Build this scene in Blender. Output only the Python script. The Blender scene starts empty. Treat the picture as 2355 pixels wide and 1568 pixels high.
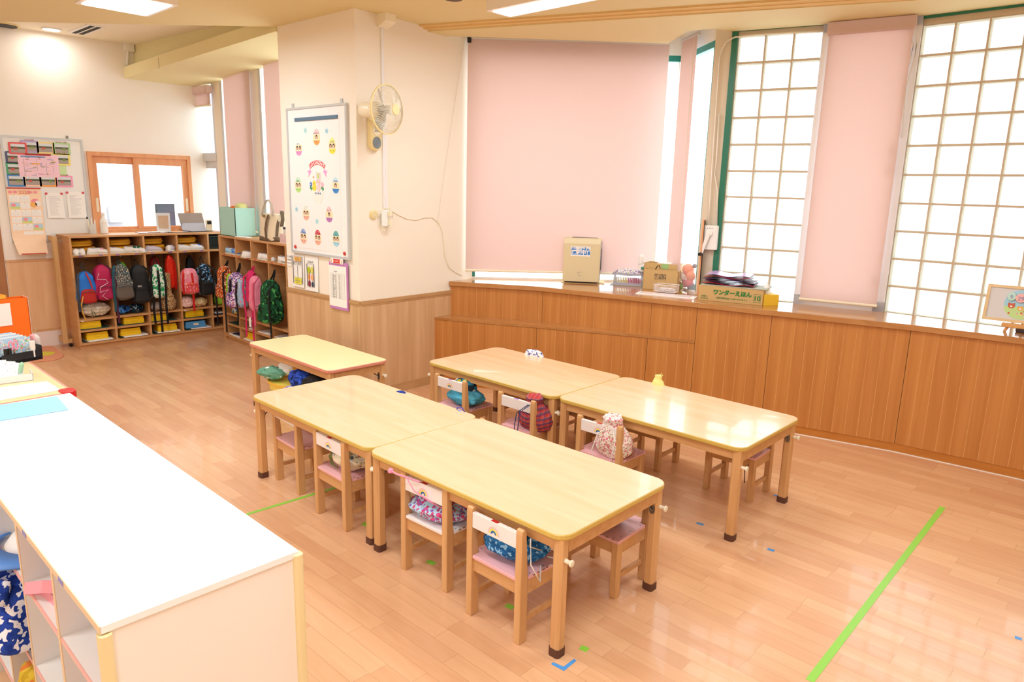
import bpy, math, random
from math import sin, cos, pi, radians as RD
from mathutils import Vector, Matrix
random.seed(7)
SC = bpy.context.scene
# ---------------------------------------------------------------- camera
IW, IH, FPX = 2355, 1568, 1625.06
CAM = Vector((0.15610542, -0.1029, 1.74261094))
YAW, PIT, ROL = RD(133.0897216), RD(12.21855076), RD(1.45744051)
FWD = Vector((cos(YAW)*cos(PIT), sin(YAW)*cos(PIT), -sin(PIT)))
_r0 = Vector((sin(YAW), -cos(YAW), 0)); _u0 = _r0.cross(FWD)
RGT = cos(ROL)*_r0 + sin(ROL)*_u0; UPV = -sin(ROL)*_r0 + cos(ROL)*_u0
cd = bpy.data.cameras.new('camera'); co = bpy.data.objects.new('camera', cd); SC.collection.objects.link(co)
cd.sensor_width = 36.0; cd.lens = FPX/IW*36.0; cd.clip_start = 0.02; cd.clip_end = 200
M = Matrix((RGT, UPV, -FWD)).transposed().to_4x4(); M.translation = CAM; co.matrix_world = M
SC.camera = co
# ---------------------------------------------------------------- world and exposure
wd = bpy.data.worlds.new('world'); SC.world = wd; wd.use_nodes = True
wb = wd.node_tree.nodes['Background']; wb.inputs[0].default_value = (0.84, 0.92, 1.0, 1); wb.inputs[1].default_value = 4.5
SC.view_settings.view_transform = 'Standard'; SC.view_settings.look = 'None'; SC.view_settings.gamma = 1
SC.view_settings.exposure = 0.02; SC.view_settings.use_curve_mapping = False
SC.cycles.use_denoising = True; SC.cycles.max_bounces = 8; SC.cycles.diffuse_bounces = 5; SC.cycles.glossy_bounces = 3
SC.cycles.transparent_max_bounces = 16; SC.cycles.sample_clamp_indirect = 6
LAMP_W = 26.0

# ---------------------------------------------------------------- survey helpers: where a sight line meets a real plane
def ray(px, py): return FWD + RGT*((px-IW/2)/FPX) + UPV*((IH/2-py)/FPX)
def G(px, py, z=0.0):
    d = ray(px, py); return CAM + d*((z-CAM.z)/d.z)
class Fr:
    """a vertical plane: u runs along it (image left to right), v goes away from the room, z up"""
    def __init__(s, P, Q):
        s.o = Vector((P[0], P[1], 0)); d = Vector((Q[0]-P[0], Q[1]-P[1], 0)); s.len = d.length
        s.u = d.normalized(); s.n = Vector((-s.u.y, s.u.x, 0)); s.ang = math.atan2(s.u.y, s.u.x)
    def w(s, u, v=0.0, z=0.0): return s.o + s.u*u + s.n*v + Vector((0, 0, z))
    def hit(s, px, py, v=0.0):
        d = ray(px, py); o = s.o + s.n*v
        p = CAM + d*(((o-CAM).dot(s.n))/d.dot(s.n)); return (p-s.o).dot(s.u), p.z
WORLD = Fr((0, 0), (1, 0))

# ---------------------------------------------------------------- materials
MATS = {}
def lin(c):
    if isinstance(c, str): c = [int(c[i:i+2], 16)/255 for i in (0, 2, 4)]
    return tuple(((x/12.92) if x <= .04045 else ((x+.055)/1.055)**2.4) for x in c[:3]) + (1,)
def mat(name, col, rough=.5, spec=.5, metal=0, emit=None, es=0, coat=0, alpha=1, bump=0, bscale=200, var=0, vscale=6):
    if name in MATS: return MATS[name]
    m = bpy.data.materials.new(name); m.use_nodes = True; nt = m.node_tree; b = nt.nodes['Principled BSDF']
    b.inputs['Base Color'].default_value = lin(col); b.inputs['Roughness'].default_value = rough
    b.inputs['Specular IOR Level'].default_value = spec; b.inputs['Metallic'].default_value = metal
    b.inputs['Coat Weight'].default_value = coat; b.inputs['Alpha'].default_value = alpha
    if emit: b.inputs['Emission Color'].default_value = lin(emit); b.inputs['Emission Strength'].default_value = es
    tc = nt.nodes.new('ShaderNodeTexCoord')
    if var:
        n = nt.nodes.new('ShaderNodeTexNoise'); n.inputs['Scale'].default_value = vscale; nt.links.new(tc.outputs['Object'], n.inputs['Vector'])
        mx = nt.nodes.new('ShaderNodeMix'); mx.data_type = 'RGBA'; c = lin(col)
        mx.inputs[6].default_value = tuple(x*(1-var) for x in c[:3])+(1,); mx.inputs[7].default_value = tuple(min(1, x*(1+var)) for x in c[:3])+(1,)
        nt.links.new(n.outputs['Fac'], mx.inputs[0]); nt.links.new(mx.outputs[2], b.inputs['Base Color'])
    if bump:
        n = nt.nodes.new('ShaderNodeTexNoise'); n.inputs['Scale'].default_value = bscale; nt.links.new(tc.outputs['Object'], n.inputs['Vector'])
        bp = nt.nodes.new('ShaderNodeBump'); bp.inputs['Strength'].default_value = bump; bp.inputs['Distance'].default_value = .01
        nt.links.new(n.outputs['Fac'], bp.inputs['Height']); nt.links.new(bp.outputs['Normal'], b.inputs['Normal'])
    MATS[name] = m; return m
def wood(name, c1, c2, scale=(2, 30, 30), rough=.4, dark=None, coat=0, detail=6, lines=None):
    """streaky grain, stretched along the axis with the small scale"""
    if name in MATS: return MATS[name]
    m = mat(name, c1, rough, coat=coat); nt = m.node_tree; b = nt.nodes['Principled BSDF']; L = nt.links
    tc = nt.nodes.new('ShaderNodeTexCoord'); mp = nt.nodes.new('ShaderNodeMapping'); mp.inputs['Scale'].default_value = scale
    L.new(tc.outputs['Object'], mp.inputs['Vector'])
    n = nt.nodes.new('ShaderNodeTexNoise'); n.inputs['Scale'].default_value = 1; n.inputs['Detail'].default_value = detail; n.inputs['Distortion'].default_value = .6
    L.new(mp.outputs['Vector'], n.inputs['Vector'])
    r = nt.nodes.new('ShaderNodeValToRGB'); r.color_ramp.elements[0].position = .3; r.color_ramp.elements[1].position = .72
    r.color_ramp.elements[0].color = lin(c2); r.color_ramp.elements[1].color = lin(c1)
    L.new(n.outputs['Fac'], r.inputs['Fac']); L.new(r.outputs['Color'], b.inputs['Base Color'])
    return m
def pat(name, base, cols, scale=40, kind='voronoi', rough=.8, cut=.45):
    """printed cloth: spots (voronoi), blotches (noise), checks"""
    if name in MATS: return MATS[name]
    m = mat(name, base, rough, spec=.2); nt = m.node_tree; b = nt.nodes['Principled BSDF']; L = nt.links
    tc = nt.nodes.new('ShaderNodeTexCoord'); prev = None; rgb = nt.nodes.new('ShaderNodeRGB'); rgb.outputs[0].default_value = lin(base); prev = rgb.outputs[0]
    for i, c in enumerate(cols):
        mp = nt.nodes.new('ShaderNodeMapping'); mp.inputs['Location'].default_value = (i*3.7, i*1.9, i*5.1); mp.inputs['Scale'].default_value = (1, 1, 1)
        L.new(tc.outputs['Object'], mp.inputs['Vector']); mx = nt.nodes.new('ShaderNodeMix'); mx.data_type = 'RGBA'; mx.inputs[7].default_value = lin(c)
        if kind == 'check':
            w = nt.nodes.new('ShaderNodeTexWave'); w.bands_direction = 'XYZ'[(0, 2)[i % 2]]; w.inputs['Scale'].default_value = scale; L.new(mp.outputs['Vector'], w.inputs['Vector'])
            t = nt.nodes.new('ShaderNodeMath'); t.operation = 'GREATER_THAN'; t.inputs[1].default_value = .6; L.new(w.outputs['Fac'], t.inputs[0]); f = nt.nodes.new('ShaderNodeMath'); f.operation = 'MULTIPLY'; f.inputs[1].default_value = .6; L.new(t.outputs[0], f.inputs[0])
        elif kind == 'noise':
            w = nt.nodes.new('ShaderNodeTexNoise'); w.inputs['Scale'].default_value = scale*(1+.3*i); w.inputs['Detail'].default_value = 1; L.new(mp.outputs['Vector'], w.inputs['Vector'])
            f = nt.nodes.new('ShaderNodeMath'); f.operation = 'GREATER_THAN'; f.inputs[1].default_value = 1-cut; L.new(w.outputs['Fac'], f.inputs[0])
        else:
            w = nt.nodes.new('ShaderNodeTexVoronoi'); w.inputs['Scale'].default_value = scale*(1+.35*i); L.new(mp.outputs['Vector'], w.inputs['Vector'])
            f = nt.nodes.new('ShaderNodeMath'); f.operation = 'LESS_THAN'; f.inputs[1].default_value = cut*.6; L.new(w.outputs['Distance'], f.inputs[0])
        L.new(f.outputs[0], mx.inputs[0]); L.new(prev, mx.inputs[6]); prev = mx.outputs[2]
    L.new(prev, b.inputs['Base Color']); return m
def sheer(name, col, t=.35):
    """window blind cloth: daylight comes through it"""
    if name in MATS: return MATS[name]
    m = bpy.data.materials.new(name); m.use_nodes = True; nt = m.node_tree; nt.nodes.clear(); L = nt.links
    o = nt.nodes.new('ShaderNodeOutputMaterial'); d = nt.nodes.new('ShaderNodeBsdfDiffuse'); tr = nt.nodes.new('ShaderNodeBsdfTranslucent'); mx = nt.nodes.new('ShaderNodeMixShader')
    d.inputs[0].default_value = lin(col); tr.inputs[0].default_value = lin(col); mx.inputs[0].default_value = t
    L.new(d.outputs[0], mx.inputs[1]); L.new(tr.outputs[0], mx.inputs[2]); L.new(mx.outputs[0], o.inputs[0]); MATS[name] = m; return m
def glassy(name, col=(1, 1, 1), t=.9, rough=.05):
    if name in MATS: return MATS[name]
    m = bpy.data.materials.new(name); m.use_nodes = True; nt = m.node_tree; nt.nodes.clear(); L = nt.links
    o = nt.nodes.new('ShaderNodeOutputMaterial'); d = nt.nodes.new('ShaderNodeBsdfTransparent'); g = nt.nodes.new('ShaderNodeBsdfGlossy'); mx = nt.nodes.new('ShaderNodeMixShader')
    d.inputs[0].default_value = tuple(col)+(1,); g.inputs[0].default_value = (.9, .93, .93, 1); g.inputs[1].default_value = rough; mx.inputs[0].default_value = 1-t
    L.new(d.outputs[0], mx.inputs[1]); L.new(g.outputs[0], mx.inputs[2]); L.new(mx.outputs[0], o.inputs[0]); MATS[name] = m; return m

# ---------------------------------------------------------------- mesh builder
class MB:
    def __init__(s): s.v = []; s.f = []; s.m = []
    def add(s, vs, fs, mi=0, M=None):
        k = len(s.v); s.v += [tuple(M @ Vector(p)) if M else tuple(p) for p in vs]; s.f += [tuple(i+k for i in f) for f in fs]; s.m += [mi]*len(fs); return s
    def box(s, x0, x1, y0, y1, z0, z1, mi=0, M=None):
        return s.add([(x0,y0,z0),(x1,y0,z0),(x1,y1,z0),(x0,y1,z0),(x0,y0,z1),(x1,y0,z1),(x1,y1,z1),(x0,y1,z1)],
                     [(0,3,2,1),(4,5,6,7),(0,1,5,4),(1,2,6,5),(2,3,7,6),(3,0,4,7)], mi, M)
    def prism(s, poly, a0, a1, axis='z', mi=0, M=None):
        """extrude a 2-D polygon along an axis"""
        def P(p, a): return {'z': (p[0], p[1], a), 'y': (p[0], a, p[1]), 'x': (a, p[0], p[1])}[axis]
        n = len(poly); vs = [P(p, a0) for p in poly]+[P(p, a1) for p in poly]
        return s.add(vs, [tuple(range(n))[::-1], tuple(range(n, 2*n))]+[(i, (i+1) % n, n+(i+1) % n, n+i) for i in range(n)], mi, M)
    def tube(s, pts, r, n=8, mi=0, flat=1.0):
        pts = [Vector(p) for p in pts]; k = len(s.v); N = len(pts); rr = r if isinstance(r, (list, tuple)) else [r]*N
        up = Vector((0, 0, 1))
        for i, p in enumerate(pts):
            t = (pts[min(i+1, N-1)]-pts[max(i-1, 0)]).normalized(); a = t.cross(up)
            if a.length < .05: a = t.cross(Vector((0, 1, 0)))
            a.normalize(); b = t.cross(a)
            for j in range(n):
                q = 2*pi*j/n; s.v.append(tuple(p + a*(cos(q)*rr[i]) + b*(sin(q)*rr[i]*flat)))
        for i in range(N-1):
            for j in range(n): s.f.append((k+i*n+j, k+i*n+(j+1) % n, k+(i+1)*n+(j+1) % n, k+(i+1)*n+j)); s.m.append(mi)
        s.f += [tuple(k+j for j in range(n))[::-1], tuple(k+(N-1)*n+j for j in range(n))]; s.m += [mi, mi]; return s
    def lathe(s, prof, n=20, M=None, mi=0, cap=True):
        k = len(prof); vs = [(r*cos(2*pi*j/n), r*sin(2*pi*j/n), z) for r, z in prof for j in range(n)]
        fs = [(i*n+j, i*n+(j+1) % n, (i+1)*n+(j+1) % n, (i+1)*n+j) for i in range(k-1) for j in range(n)]
        if cap: fs += [tuple(range(n))[::-1], tuple((k-1)*n+j for j in range(n))]
        return s.add(vs, fs, mi, M)
    def ribbon(s, pts, wdir, w, t=.002, mi=0):
        """a strap: flat band of width w along wdir following pts"""
        pts = [Vector(p) for p in pts]; wd_ = Vector(wdir).normalized(); N = len(pts); vs = []
        for i, p in enumerate(pts):
            tg = (pts[min(i+1, N-1)]-pts[max(i-1, 0)]).normalized(); nn = tg.cross(wd_); nn = nn.normalized() if nn.length > .01 else Vector((0, -1, 0))
            for a, b in ((-1, -1), (1, -1), (1, 1), (-1, 1)): vs.append(tuple(p + wd_*(a*w/2) + nn*(b*t/2)))
        fs = [(i*4+j, i*4+(j+1) % 4, (i+1)*4+(j+1) % 4, (i+1)*4+j) for i in range(N-1) for j in range(4)] + [(3, 2, 1, 0), tuple((N-1)*4+j for j in range(4))]
        return s.add(vs, fs, mi)
    def rings(s, rs, mi=0, M=None):
        """skin closed rings of equal count"""
        n = len(rs[0]); vs = [p for r in rs for p in r]
        fs = [(i*n+j, i*n+(j+1) % n, (i+1)*n+(j+1) % n, (i+1)*n+j) for i in range(len(rs)-1) for j in range(n)]
        fs += [tuple(range(n))[::-1], tuple((len(rs)-1)*n+j for j in range(n))]
        return s.add(vs, fs, mi, M)
    def build(s, name, mats, parent=None, smooth=False, bevel=0, seg=2, sub=0, loc=None, rotz=0):
        me = bpy.data.meshes.new(name); me.from_pydata(s.v, [], s.f)
        for m in (mats if isinstance(mats, (list, tuple)) else [mats]): me.materials.append(m)
        me.polygons.foreach_set('material_index', s.m); me.polygons.foreach_set('use_smooth', [bool(smooth)]*len(s.f)); me.update()
        o = bpy.data.objects.new(name, me); SC.collection.objects.link(o)
        if parent: o.parent = parent
        if loc is not None: o.location = loc; o.rotation_euler = (0, 0, rotz)
        if bevel:
            b = o.modifiers.new('bevel', 'BEVEL'); b.width = bevel; b.segments = seg; b.limit_method = 'ANGLE'; b.angle_limit = RD(40)
        if sub:
            b = o.modifiers.new('sub', 'SUBSURF'); b.levels = sub; b.render_levels = sub
        if smooth == 'auto' or (smooth and bevel):
            pass
        return o
def tag(o, label, cat=None, group=None, kind=None):
    if label: o['label'] = label
    if cat: o['category'] = cat
    if group: o['group'] = group
    if kind: o['kind'] = kind
    return o
def thing(name, label, cat, loc=(0, 0, 0), rotz=0, group=None, rot=None):
    o = bpy.data.objects.new(name, None); SC.collection.objects.link(o); o.empty_display_size = .1
    o.location = loc; o.rotation_euler = rot if rot else (0, 0, rotz); return tag(o, label, cat, group)
def struct(name, mb, m, **k):
    o = mb.build(name, m, **k); o['kind'] = 'structure'; return o
def copy_tree(o, parent=None, link=True):
    c = o.copy(); SC.collection.objects.link(c)
    if parent: c.parent = parent
    for ch in list(KIDS.get(o.name, [])) or [x for x in bpy.data.objects if x.parent == o]: copy_tree(ch, c)
    return c
KIDS = {}
def text(body, size, m, parent, x=0, y=0, z=0, name='lettering', rot=(pi/2, 0, 0), ext=.0004, bold=0, sx=1):
    cu = bpy.data.curves.new(name, 'FONT'); cu.body = body; cu.size = size; cu.align_x = 'CENTER'; cu.align_y = 'CENTER'; cu.extrude = ext; cu.offset = bold
    cu.materials.append(m); o = bpy.data.objects.new(name, cu); SC.collection.objects.link(o)
    TEXTS.append((o, name, parent, (x, y, z), rot, sx)); return o
TEXTS = []
def finish_text():
    """turn every lettering curve into a plain mesh part of its thing"""
    SC.view_layers[0].update(); dg = bpy.context.evaluated_depsgraph_get(); made = []
    for o, name, parent, loc, rot, sx in TEXTS: made.append(bpy.data.meshes.new_from_object(o.evaluated_get(dg)))
    for (o, name, parent, loc, rot, sx), me in zip(TEXTS, made):
        cu = o.data; bpy.data.objects.remove(o); bpy.data.curves.remove(cu)
        me.name = name; n = bpy.data.objects.new(name, me); SC.collection.objects.link(n); n.parent = parent; n.location = loc; n.rotation_euler = rot; n.scale = (sx, 1, 1)
def ellipse(cx, cz, rx, rz, n=24, egg=0):
    return [(cx+rx*cos(2*pi*i/n)*(1-egg*sin(2*pi*i/n)), cz+rz*sin(2*pi*i/n)) for i in range(n)]
def rrect(x0, x1, y0, y1, r, n=5):
    out = []
    for cx, cy, a in ((x1-r, y0+r, -pi/2), (x1-r, y1-r, 0), (x0+r, y1-r, pi/2), (x0+r, y0+r, pi)):
        out += [(cx+r*cos(a+pi/2*i/n), cy+r*sin(a+pi/2*i/n)) for i in range(n+1)]
    return out
def wrinkle(o, amt=.012, size=.05):
    """crumpled cloth surface"""
    t = bpy.data.textures.get('crumple_%g' % size)
    if not t: t = bpy.data.textures.new('crumple_%g' % size, 'CLOUDS'); t.noise_scale = size; t.noise_depth = 2
    m = o.modifiers.new('crumple', 'DISPLACE'); m.texture = t; m.strength = amt; m.mid_level = .5; m.texture_coords = 'LOCAL'; return o
def sq(a, e):  # signed power for superellipses
    return math.copysign(abs(a)**e, a)
def softbox(w, d, h, e=.35, nz=10, n=24, top=.6, bulge=0, seed=0, amp=0, lean=0):
    """a soft rounded bag body standing on z=0, centred in x, y; narrower towards the top"""
    rnd = random.Random(seed); ph = [rnd.uniform(0, 6) for _ in range(6)]; rs = []
    for i in range(nz+1):
        t = i/nz; k = 1-(1-top)*t**2
        end = min(1, (1-abs(2*t-1)**5)+.25) if 0 < t < 1 else .35
        r = []
        for j in range(n):
            a = 2*pi*j/n; wob = 1+amp*(sin(3*a+ph[0]+4*t)+.6*sin(7*a+ph[1]-6*t)+.4*sin(11*a+ph[2]))
            r.append((w/2*sq(cos(a), e)*k*end*wob + lean*t, d/2*sq(sin(a), e)*end*wob*(1-.3*t), h*t))
        rs.append(r)
    return rs
def sackrings(w, d, h, seed=0, amp=.07, neck=.16, flare=.3, n=28, nz=14, nk=.74):
    """drawstring bag: round belly, gathered neck at nk, small flared mouth"""
    rnd = random.Random(seed); ph = [rnd.uniform(0, 6) for _ in range(6)]; rs = []
    for i in range(nz+1):
        t = i/nz
        if t < nk:
            q = t/nk; k = (.72+.28*(q/.36)**.5 if q > 0 else .6) if q < .36 else 1-(1-neck)*((q-.36)/.64)**1.7
        else: q = (t-nk)/(1-nk); k = neck+(flare-neck)*q
        fold = amp*(1+2.0*max(0, t-.5))
        rs.append([(w/2*k*cos(a)*(1+fold*sin(9*a+ph[0])+amp*sin(3*a+ph[1]+5*t)), d/2*k*sin(a)*(1+fold*sin(8*a+ph[2])+amp*sin(4*a+ph[3]-4*t)), h*t) for a in [2*pi*j/n for j in range(n)]])
    return rs
# ================================================================ materials in use
m_wall = mat('cream_wall', (.955, .925, .87), .75, bump=.05, bscale=120)
m_wallw = mat('white_wall', (.965, .945, .915), .8, bump=.05, bscale=120)
m_ceil = mat('ceiling_cream', (.89, .82, .62), .85)
m_step = mat('ceiling_trim_tan', (.90, .77, .53), .8)
m_bulk = mat('bulkhead_yellow', (.91, .87, .68), .85)
m_white = mat('white_paint', (.95, .95, .94), .35)
m_offw = mat('ivory_plastic', (.95, .92, .82), .35)
m_cream = mat('cream_plastic', (.93, .86, .64), .35)
m_black = mat('black_cloth', (.045, .045, .05), .8)
m_blackp = mat('black_plastic', (.05, .05, .055), .4)
m_chrome = mat('chrome', (.8, .8, .8), .2, metal=1)
m_steel = mat('dull_steel', (.55, .53, .5), .4, metal=.9)
m_alu = mat('aluminium_frame', (.82, .83, .84), .35, metal=.3)
m_green = mat('green_frame_paint', (.11, .46, .36), .35)
m_teal = mat('teal_frame_paint', (.16, .55, .50), .35)
m_grout = mat('block_grout', (.80, .74, .65), .8)
m_beige = mat('beige_post', (.86, .81, .73), .6)
m_pink = sheer('pink_blind_cloth', (.935, .855, .835), .37)
m_glass = glassy('window_glass', (.97, 1, .99), .93)
m_block = glassy('glass_block', (.96, .985, .98), .9, .15)
m_blocke = mat('glass_block_edge', (.80, .90, .87), .15, alpha=.55)
m_wains = wood('wainscot_oak', 'DDB98F', 'C89F72', (14, 14, .9), .5)
m_wainsf = wood('wainscot_far', 'EBC49B', 'DDB084', (12, 12, .9), .5)
m_lock = wood('locker_wood', 'D3A06C', 'C4905C', (3, 3, 22), .45)
m_orange = wood('sliding_window_wood', 'EBAA78', 'DE9A68', (16, 16, 2), .4)
m_beech = wood('beech', 'DDAE78', 'CC9A64', (26, 26, 2.5), .38)
m_beechx = wood('beech_rail', 'DBAB75', 'C99660', (2.5, 26, 26), .38)
m_top = wood('table_laminate', 'F0D2AA', 'E7C497', (1.6, 16, 8), .22, coat=.3)
m_edge = mat('yellow_edging', (.83, .71, .36), .35)
m_ytop = mat('pale_yellow_laminate', (.95, .93, .72), .25, var=.02)
m_salmon = mat('salmon_edging', (.87, .58, .50), .4)
m_foot = mat('brown_rubber', (.36, .22, .16), .6)
m_paper = mat('white_paper', (.97, .97, .96), .6)
m_boardw = mat('whiteboard_enamel', (.95, .96, .96), .12)
m_boardf = mat('whiteboard_frame', (.80, .82, .83), .35, metal=.2)

def counter_mat():
    m = wood('teak_laminate', 'CC8B48', 'BA7838', (22, 22, .8), .42, detail=8); nt = m.node_tree; L = nt.links; b = nt.nodes['Principled BSDF']
    src = b.inputs['Base Color'].links[0].from_socket
    tc = nt.nodes.new('ShaderNodeTexCoord'); sp = nt.nodes.new('ShaderNodeSeparateXYZ'); L.new(tc.outputs['Object'], sp.inputs[0])
    a = nt.nodes.new('ShaderNodeMath'); a.operation = 'MULTIPLY'; a.inputs[1].default_value = 12.2; L.new(sp.outputs[0], a.inputs[0])
    f = nt.nodes.new('ShaderNodeMath'); f.operation = 'FRACT'; L.new(a.outputs[0], f.inputs[0])
    g = nt.nodes.new('ShaderNodeMath'); g.operation = 'LESS_THAN'; g.inputs[1].default_value = .035; L.new(f.outputs[0], g.inputs[0])
    n = nt.nodes.new('ShaderNodeTexNoise'); n.inputs['Scale'].default_value = 2.2; L.new(tc.outputs['Object'], n.inputs['Vector'])
    n2 = nt.nodes.new('ShaderNodeMath'); n2.operation = 'MULTIPLY'; L.new(g.outputs[0], n2.inputs[0]); L.new(n.outputs['Fac'], n2.inputs[1])
    mx = nt.nodes.new('ShaderNodeMix'); mx.data_type = 'RGBA'; mx.inputs[7].default_value = lin('F0BC7A'); L.new(n2.outputs[0], mx.inputs[0]); L.new(src, mx.inputs[6]); L.new(mx.outputs[2], b.inputs['Base Color'])
    return m
m_teak = counter_mat()
m_teakx = wood('teak_worktop', 'C28A52', 'B07840', (2, 20, 20), .2, coat=.4)

def floor_mat():
    m = mat('maple_plank_floor', 'E0A070', .27, coat=.2); nt = m.node_tree; L = nt.links; b = nt.nodes['Principled BSDF']
    tc = nt.nodes.new('ShaderNodeTexCoord'); br = nt.nodes.new('ShaderNodeTexBrick'); L.new(tc.outputs['Object'], br.inputs['Vector'])
    br.offset = .37; br.offset_frequency = 3; br.squash = 1.45; br.squash_frequency = 2; br.inputs['Scale'].default_value = 1; br.inputs['Brick Width'].default_value = .40; br.inputs['Row Height'].default_value = .0758
    br.inputs['Mortar Size'].default_value = .0011; br.inputs['Mortar Smooth'].default_value = .2
    br.inputs['Color1'].default_value = lin('E7B98E'); br.inputs['Color2'].default_value = lin('D6A178'); br.inputs['Mortar'].default_value = lin('B98A60')
    mp = nt.nodes.new('ShaderNodeMapping'); mp.inputs['Scale'].default_value = (1.8, 13, 1); L.new(tc.outputs['Object'], mp.inputs['Vector'])
    n = nt.nodes.new('ShaderNodeTexNoise'); n.inputs['Scale'].default_value = 1.3; n.inputs['Detail'].default_value = 5; n.inputs['Distortion'].default_value = 1.2; L.new(mp.outputs['Vector'], n.inputs['Vector'])
    r = nt.nodes.new('ShaderNodeValToRGB'); r.color_ramp.elements[0].position = .3; r.color_ramp.elements[1].position = .75
    r.color_ramp.elements[0].color = lin('D2A076'); r.color_ramp.elements[1].color = lin('EDC39A'); L.new(n.outputs['Fac'], r.inputs['Fac'])
    mx = nt.nodes.new('ShaderNodeMix'); mx.data_type = 'RGBA'; mx.inputs[0].default_value = .30; L.new(br.outputs['Color'], mx.inputs[6]); L.new(r.outputs['Color'], mx.inputs[7]); L.new(mx.outputs[2], b.inputs['Base Color'])
    return m
# ================================================================ the setting
struct('floor', MB().box(-9.2, 4, -4, 6.3, -.1, 0), floor_mat())
# pillar between the alcove and the windows
PA, PB, PC, PD = (-4.538, 3.131), (-4.598, 4.44), (-5.6, 4.44), (-5.6, 3.10)
fL = Fr(PD, PA); fR = Fr(PA, PB)
struct('wall_pillar', MB().prism([PD, PA, PB, PC], 0, 3.02), m_wall)
def on_frame(name, fr, mb, m, **k):
    o = mb.build(name, m, loc=fr.o, rotz=fr.ang, **k); o['kind'] = 'structure'; return o
for i, (fr, L_) in enumerate(((fL, fL.len), (fR, 1.02))):
    x0 = 0.0; x1 = L_+(.008 if i == 0 else 0)
    w = on_frame('wall_pillar_wainscot' if i == 0 else 'wall_pillar_wainscot.001', fr, MB().box(x0, x1, -.008, 0, .075, .805), m_wains)
    on_frame('trim_%d' % (i+1), fr, MB().box(x0, x1, -.016, 0, .80, .828).box(x0, x1, -.012, 0, .785, .80), wood('oak_trim', 'C9A274', 'B98F60', (3, 12, 12), .45))
    on_frame('baseboard_pillar' if i == 0 else 'baseboard_pillar.001', fr, MB().box(x0, x1, -.014, 0, 0, .075), MATS['oak_trim'])
on_frame('trim_3', fR, MB().box(-.012, .03, -.011, 0, .075, .80), m_wains)
# far wall of the alcove with its sliding window
FX = -8.34
fF = Fr((FX, 0), (FX, 5))
wy0, wz1 = fF.hit(199, 352); wy1, _ = fF.hit(434, 361); _, wz0 = fF.hit(215, 527)
wz1 = 1.995; wz0 = 1.175
mb = MB()
mb.box(-2.5, wy0, 0, .12, 0, 3.2).box(wy0, wy1, 0, .12, 0, wz0).box(wy0, wy1, 0, .12, wz1, 3.2).box(wy1, 3.66, 0, .12, 0, 3.2)
on_frame('wall_far', fF, mb, m_wallw)
on_frame('wall_far_wainscot', fF, MB().box(1.565, 2.35, -.008, 0, .17, .90), m_wainsf)
on_frame('trim_4', fF, MB().box(1.565, 2.35, -.016, 0, .89, .912).box(1.565, 2.35, -.014, 0, .16, .185), wood('pale_trim', 'DDB080', 'CF9F70', (12, 3, 12), .45))
on_frame('baseboard_far', fF, MB().box(1.565, 2.35, -.012, 0, 0, .16), mat('pinkish_white', (.93, .88, .86), .5))
d = struct('door_1', MB().box(-.02, 0, .72, 1.555, .0, 2.0), wood('brown_door', 'B07A50', '9A6844', (12, 12, 1), .4), loc=(FX+.012, 0, 0)); 
h = MB().tube([(.012, 1.49, .96), (.05, 1.49, .96), (.05, 1.40, .955)], .009).lathe([(.022, 0), (.022, .008)], 14, M=Matrix.Translation((.0, 1.49, .96)) @ Matrix.Rotation(pi/2, 4, 'Y')).build('handle', m_chrome, d)
# wooden sliding window: frame, two sashes
def sliding():
    fr = on_frame('window_1', fF, MB().box(wy0-.004, wy1+.004, -.03, .121, wz1-.03, wz1+.012).box(wy0-.004, wy1+.004, -.03, .121, wz0-.02, wz0+.02).box(wy0-.004, wy0+.035, -.029, .121, wz0+.02, wz1-.03).box(wy1-.035, wy1+.004, -.029, .121, wz0+.02, wz1-.03), m_orange)
    mid = fF.hit(318, 440)[0]
    for k, (a, b, v) in enumerate(((wy0+.035, mid+.03, .02), (mid-.03, wy1-.035, -.012))):
        t = .055
        s = MB().box(a+t, b-t, v, v+.03, wz1-.03-t-.02, wz1-.031).box(a+t, b-t, v, v+.03, wz0+.021, wz0+.045).box(a+.001, a+t, v, v+.03, wz0+.021, wz1-.031).box(b-t, b-.001, v, v+.03, wz0+.021, wz1-.031).build('sash', m_orange, fr)
        MB().box(a+t, b-t, v+.012, v+.016, wz0+.045, wz1-.1).build('pane', m_glass, s)
        hx = a+t*.5 if k == 0 else b-t*.5
        MB().prism(rrect(hx-.013, hx+.013, 1.38, 1.53, .0129), v-.004, v+.001, 'y').build('finger_pull', m_offw, s)
    for r_ in (.012,):
        pass
sliding()
# the office room behind the sliding window
m_room = mat('office_white', (.93, .93, .96), .7)
struct('wall_office', MB().box(-10.6, -10.5, 1.2, 5.2, 0, 2.9).box(-10.6, FX-.12, 1.1, 1.2, 0, 2.9), m_room)
struct('wall_office_side', MB().box(-10.6, FX-.12, 5.2, 5.3, 0, 2.9), m_room)
struct('floor_office', MB().box(-10.6, FX-.12, 1.1, 5.3, -.02, -.001), m_room)
struct('ceiling_office', MB().box(-10.6, FX-.12, 1.1, 5.3, 2.9, 3.0), m_room)
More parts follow.
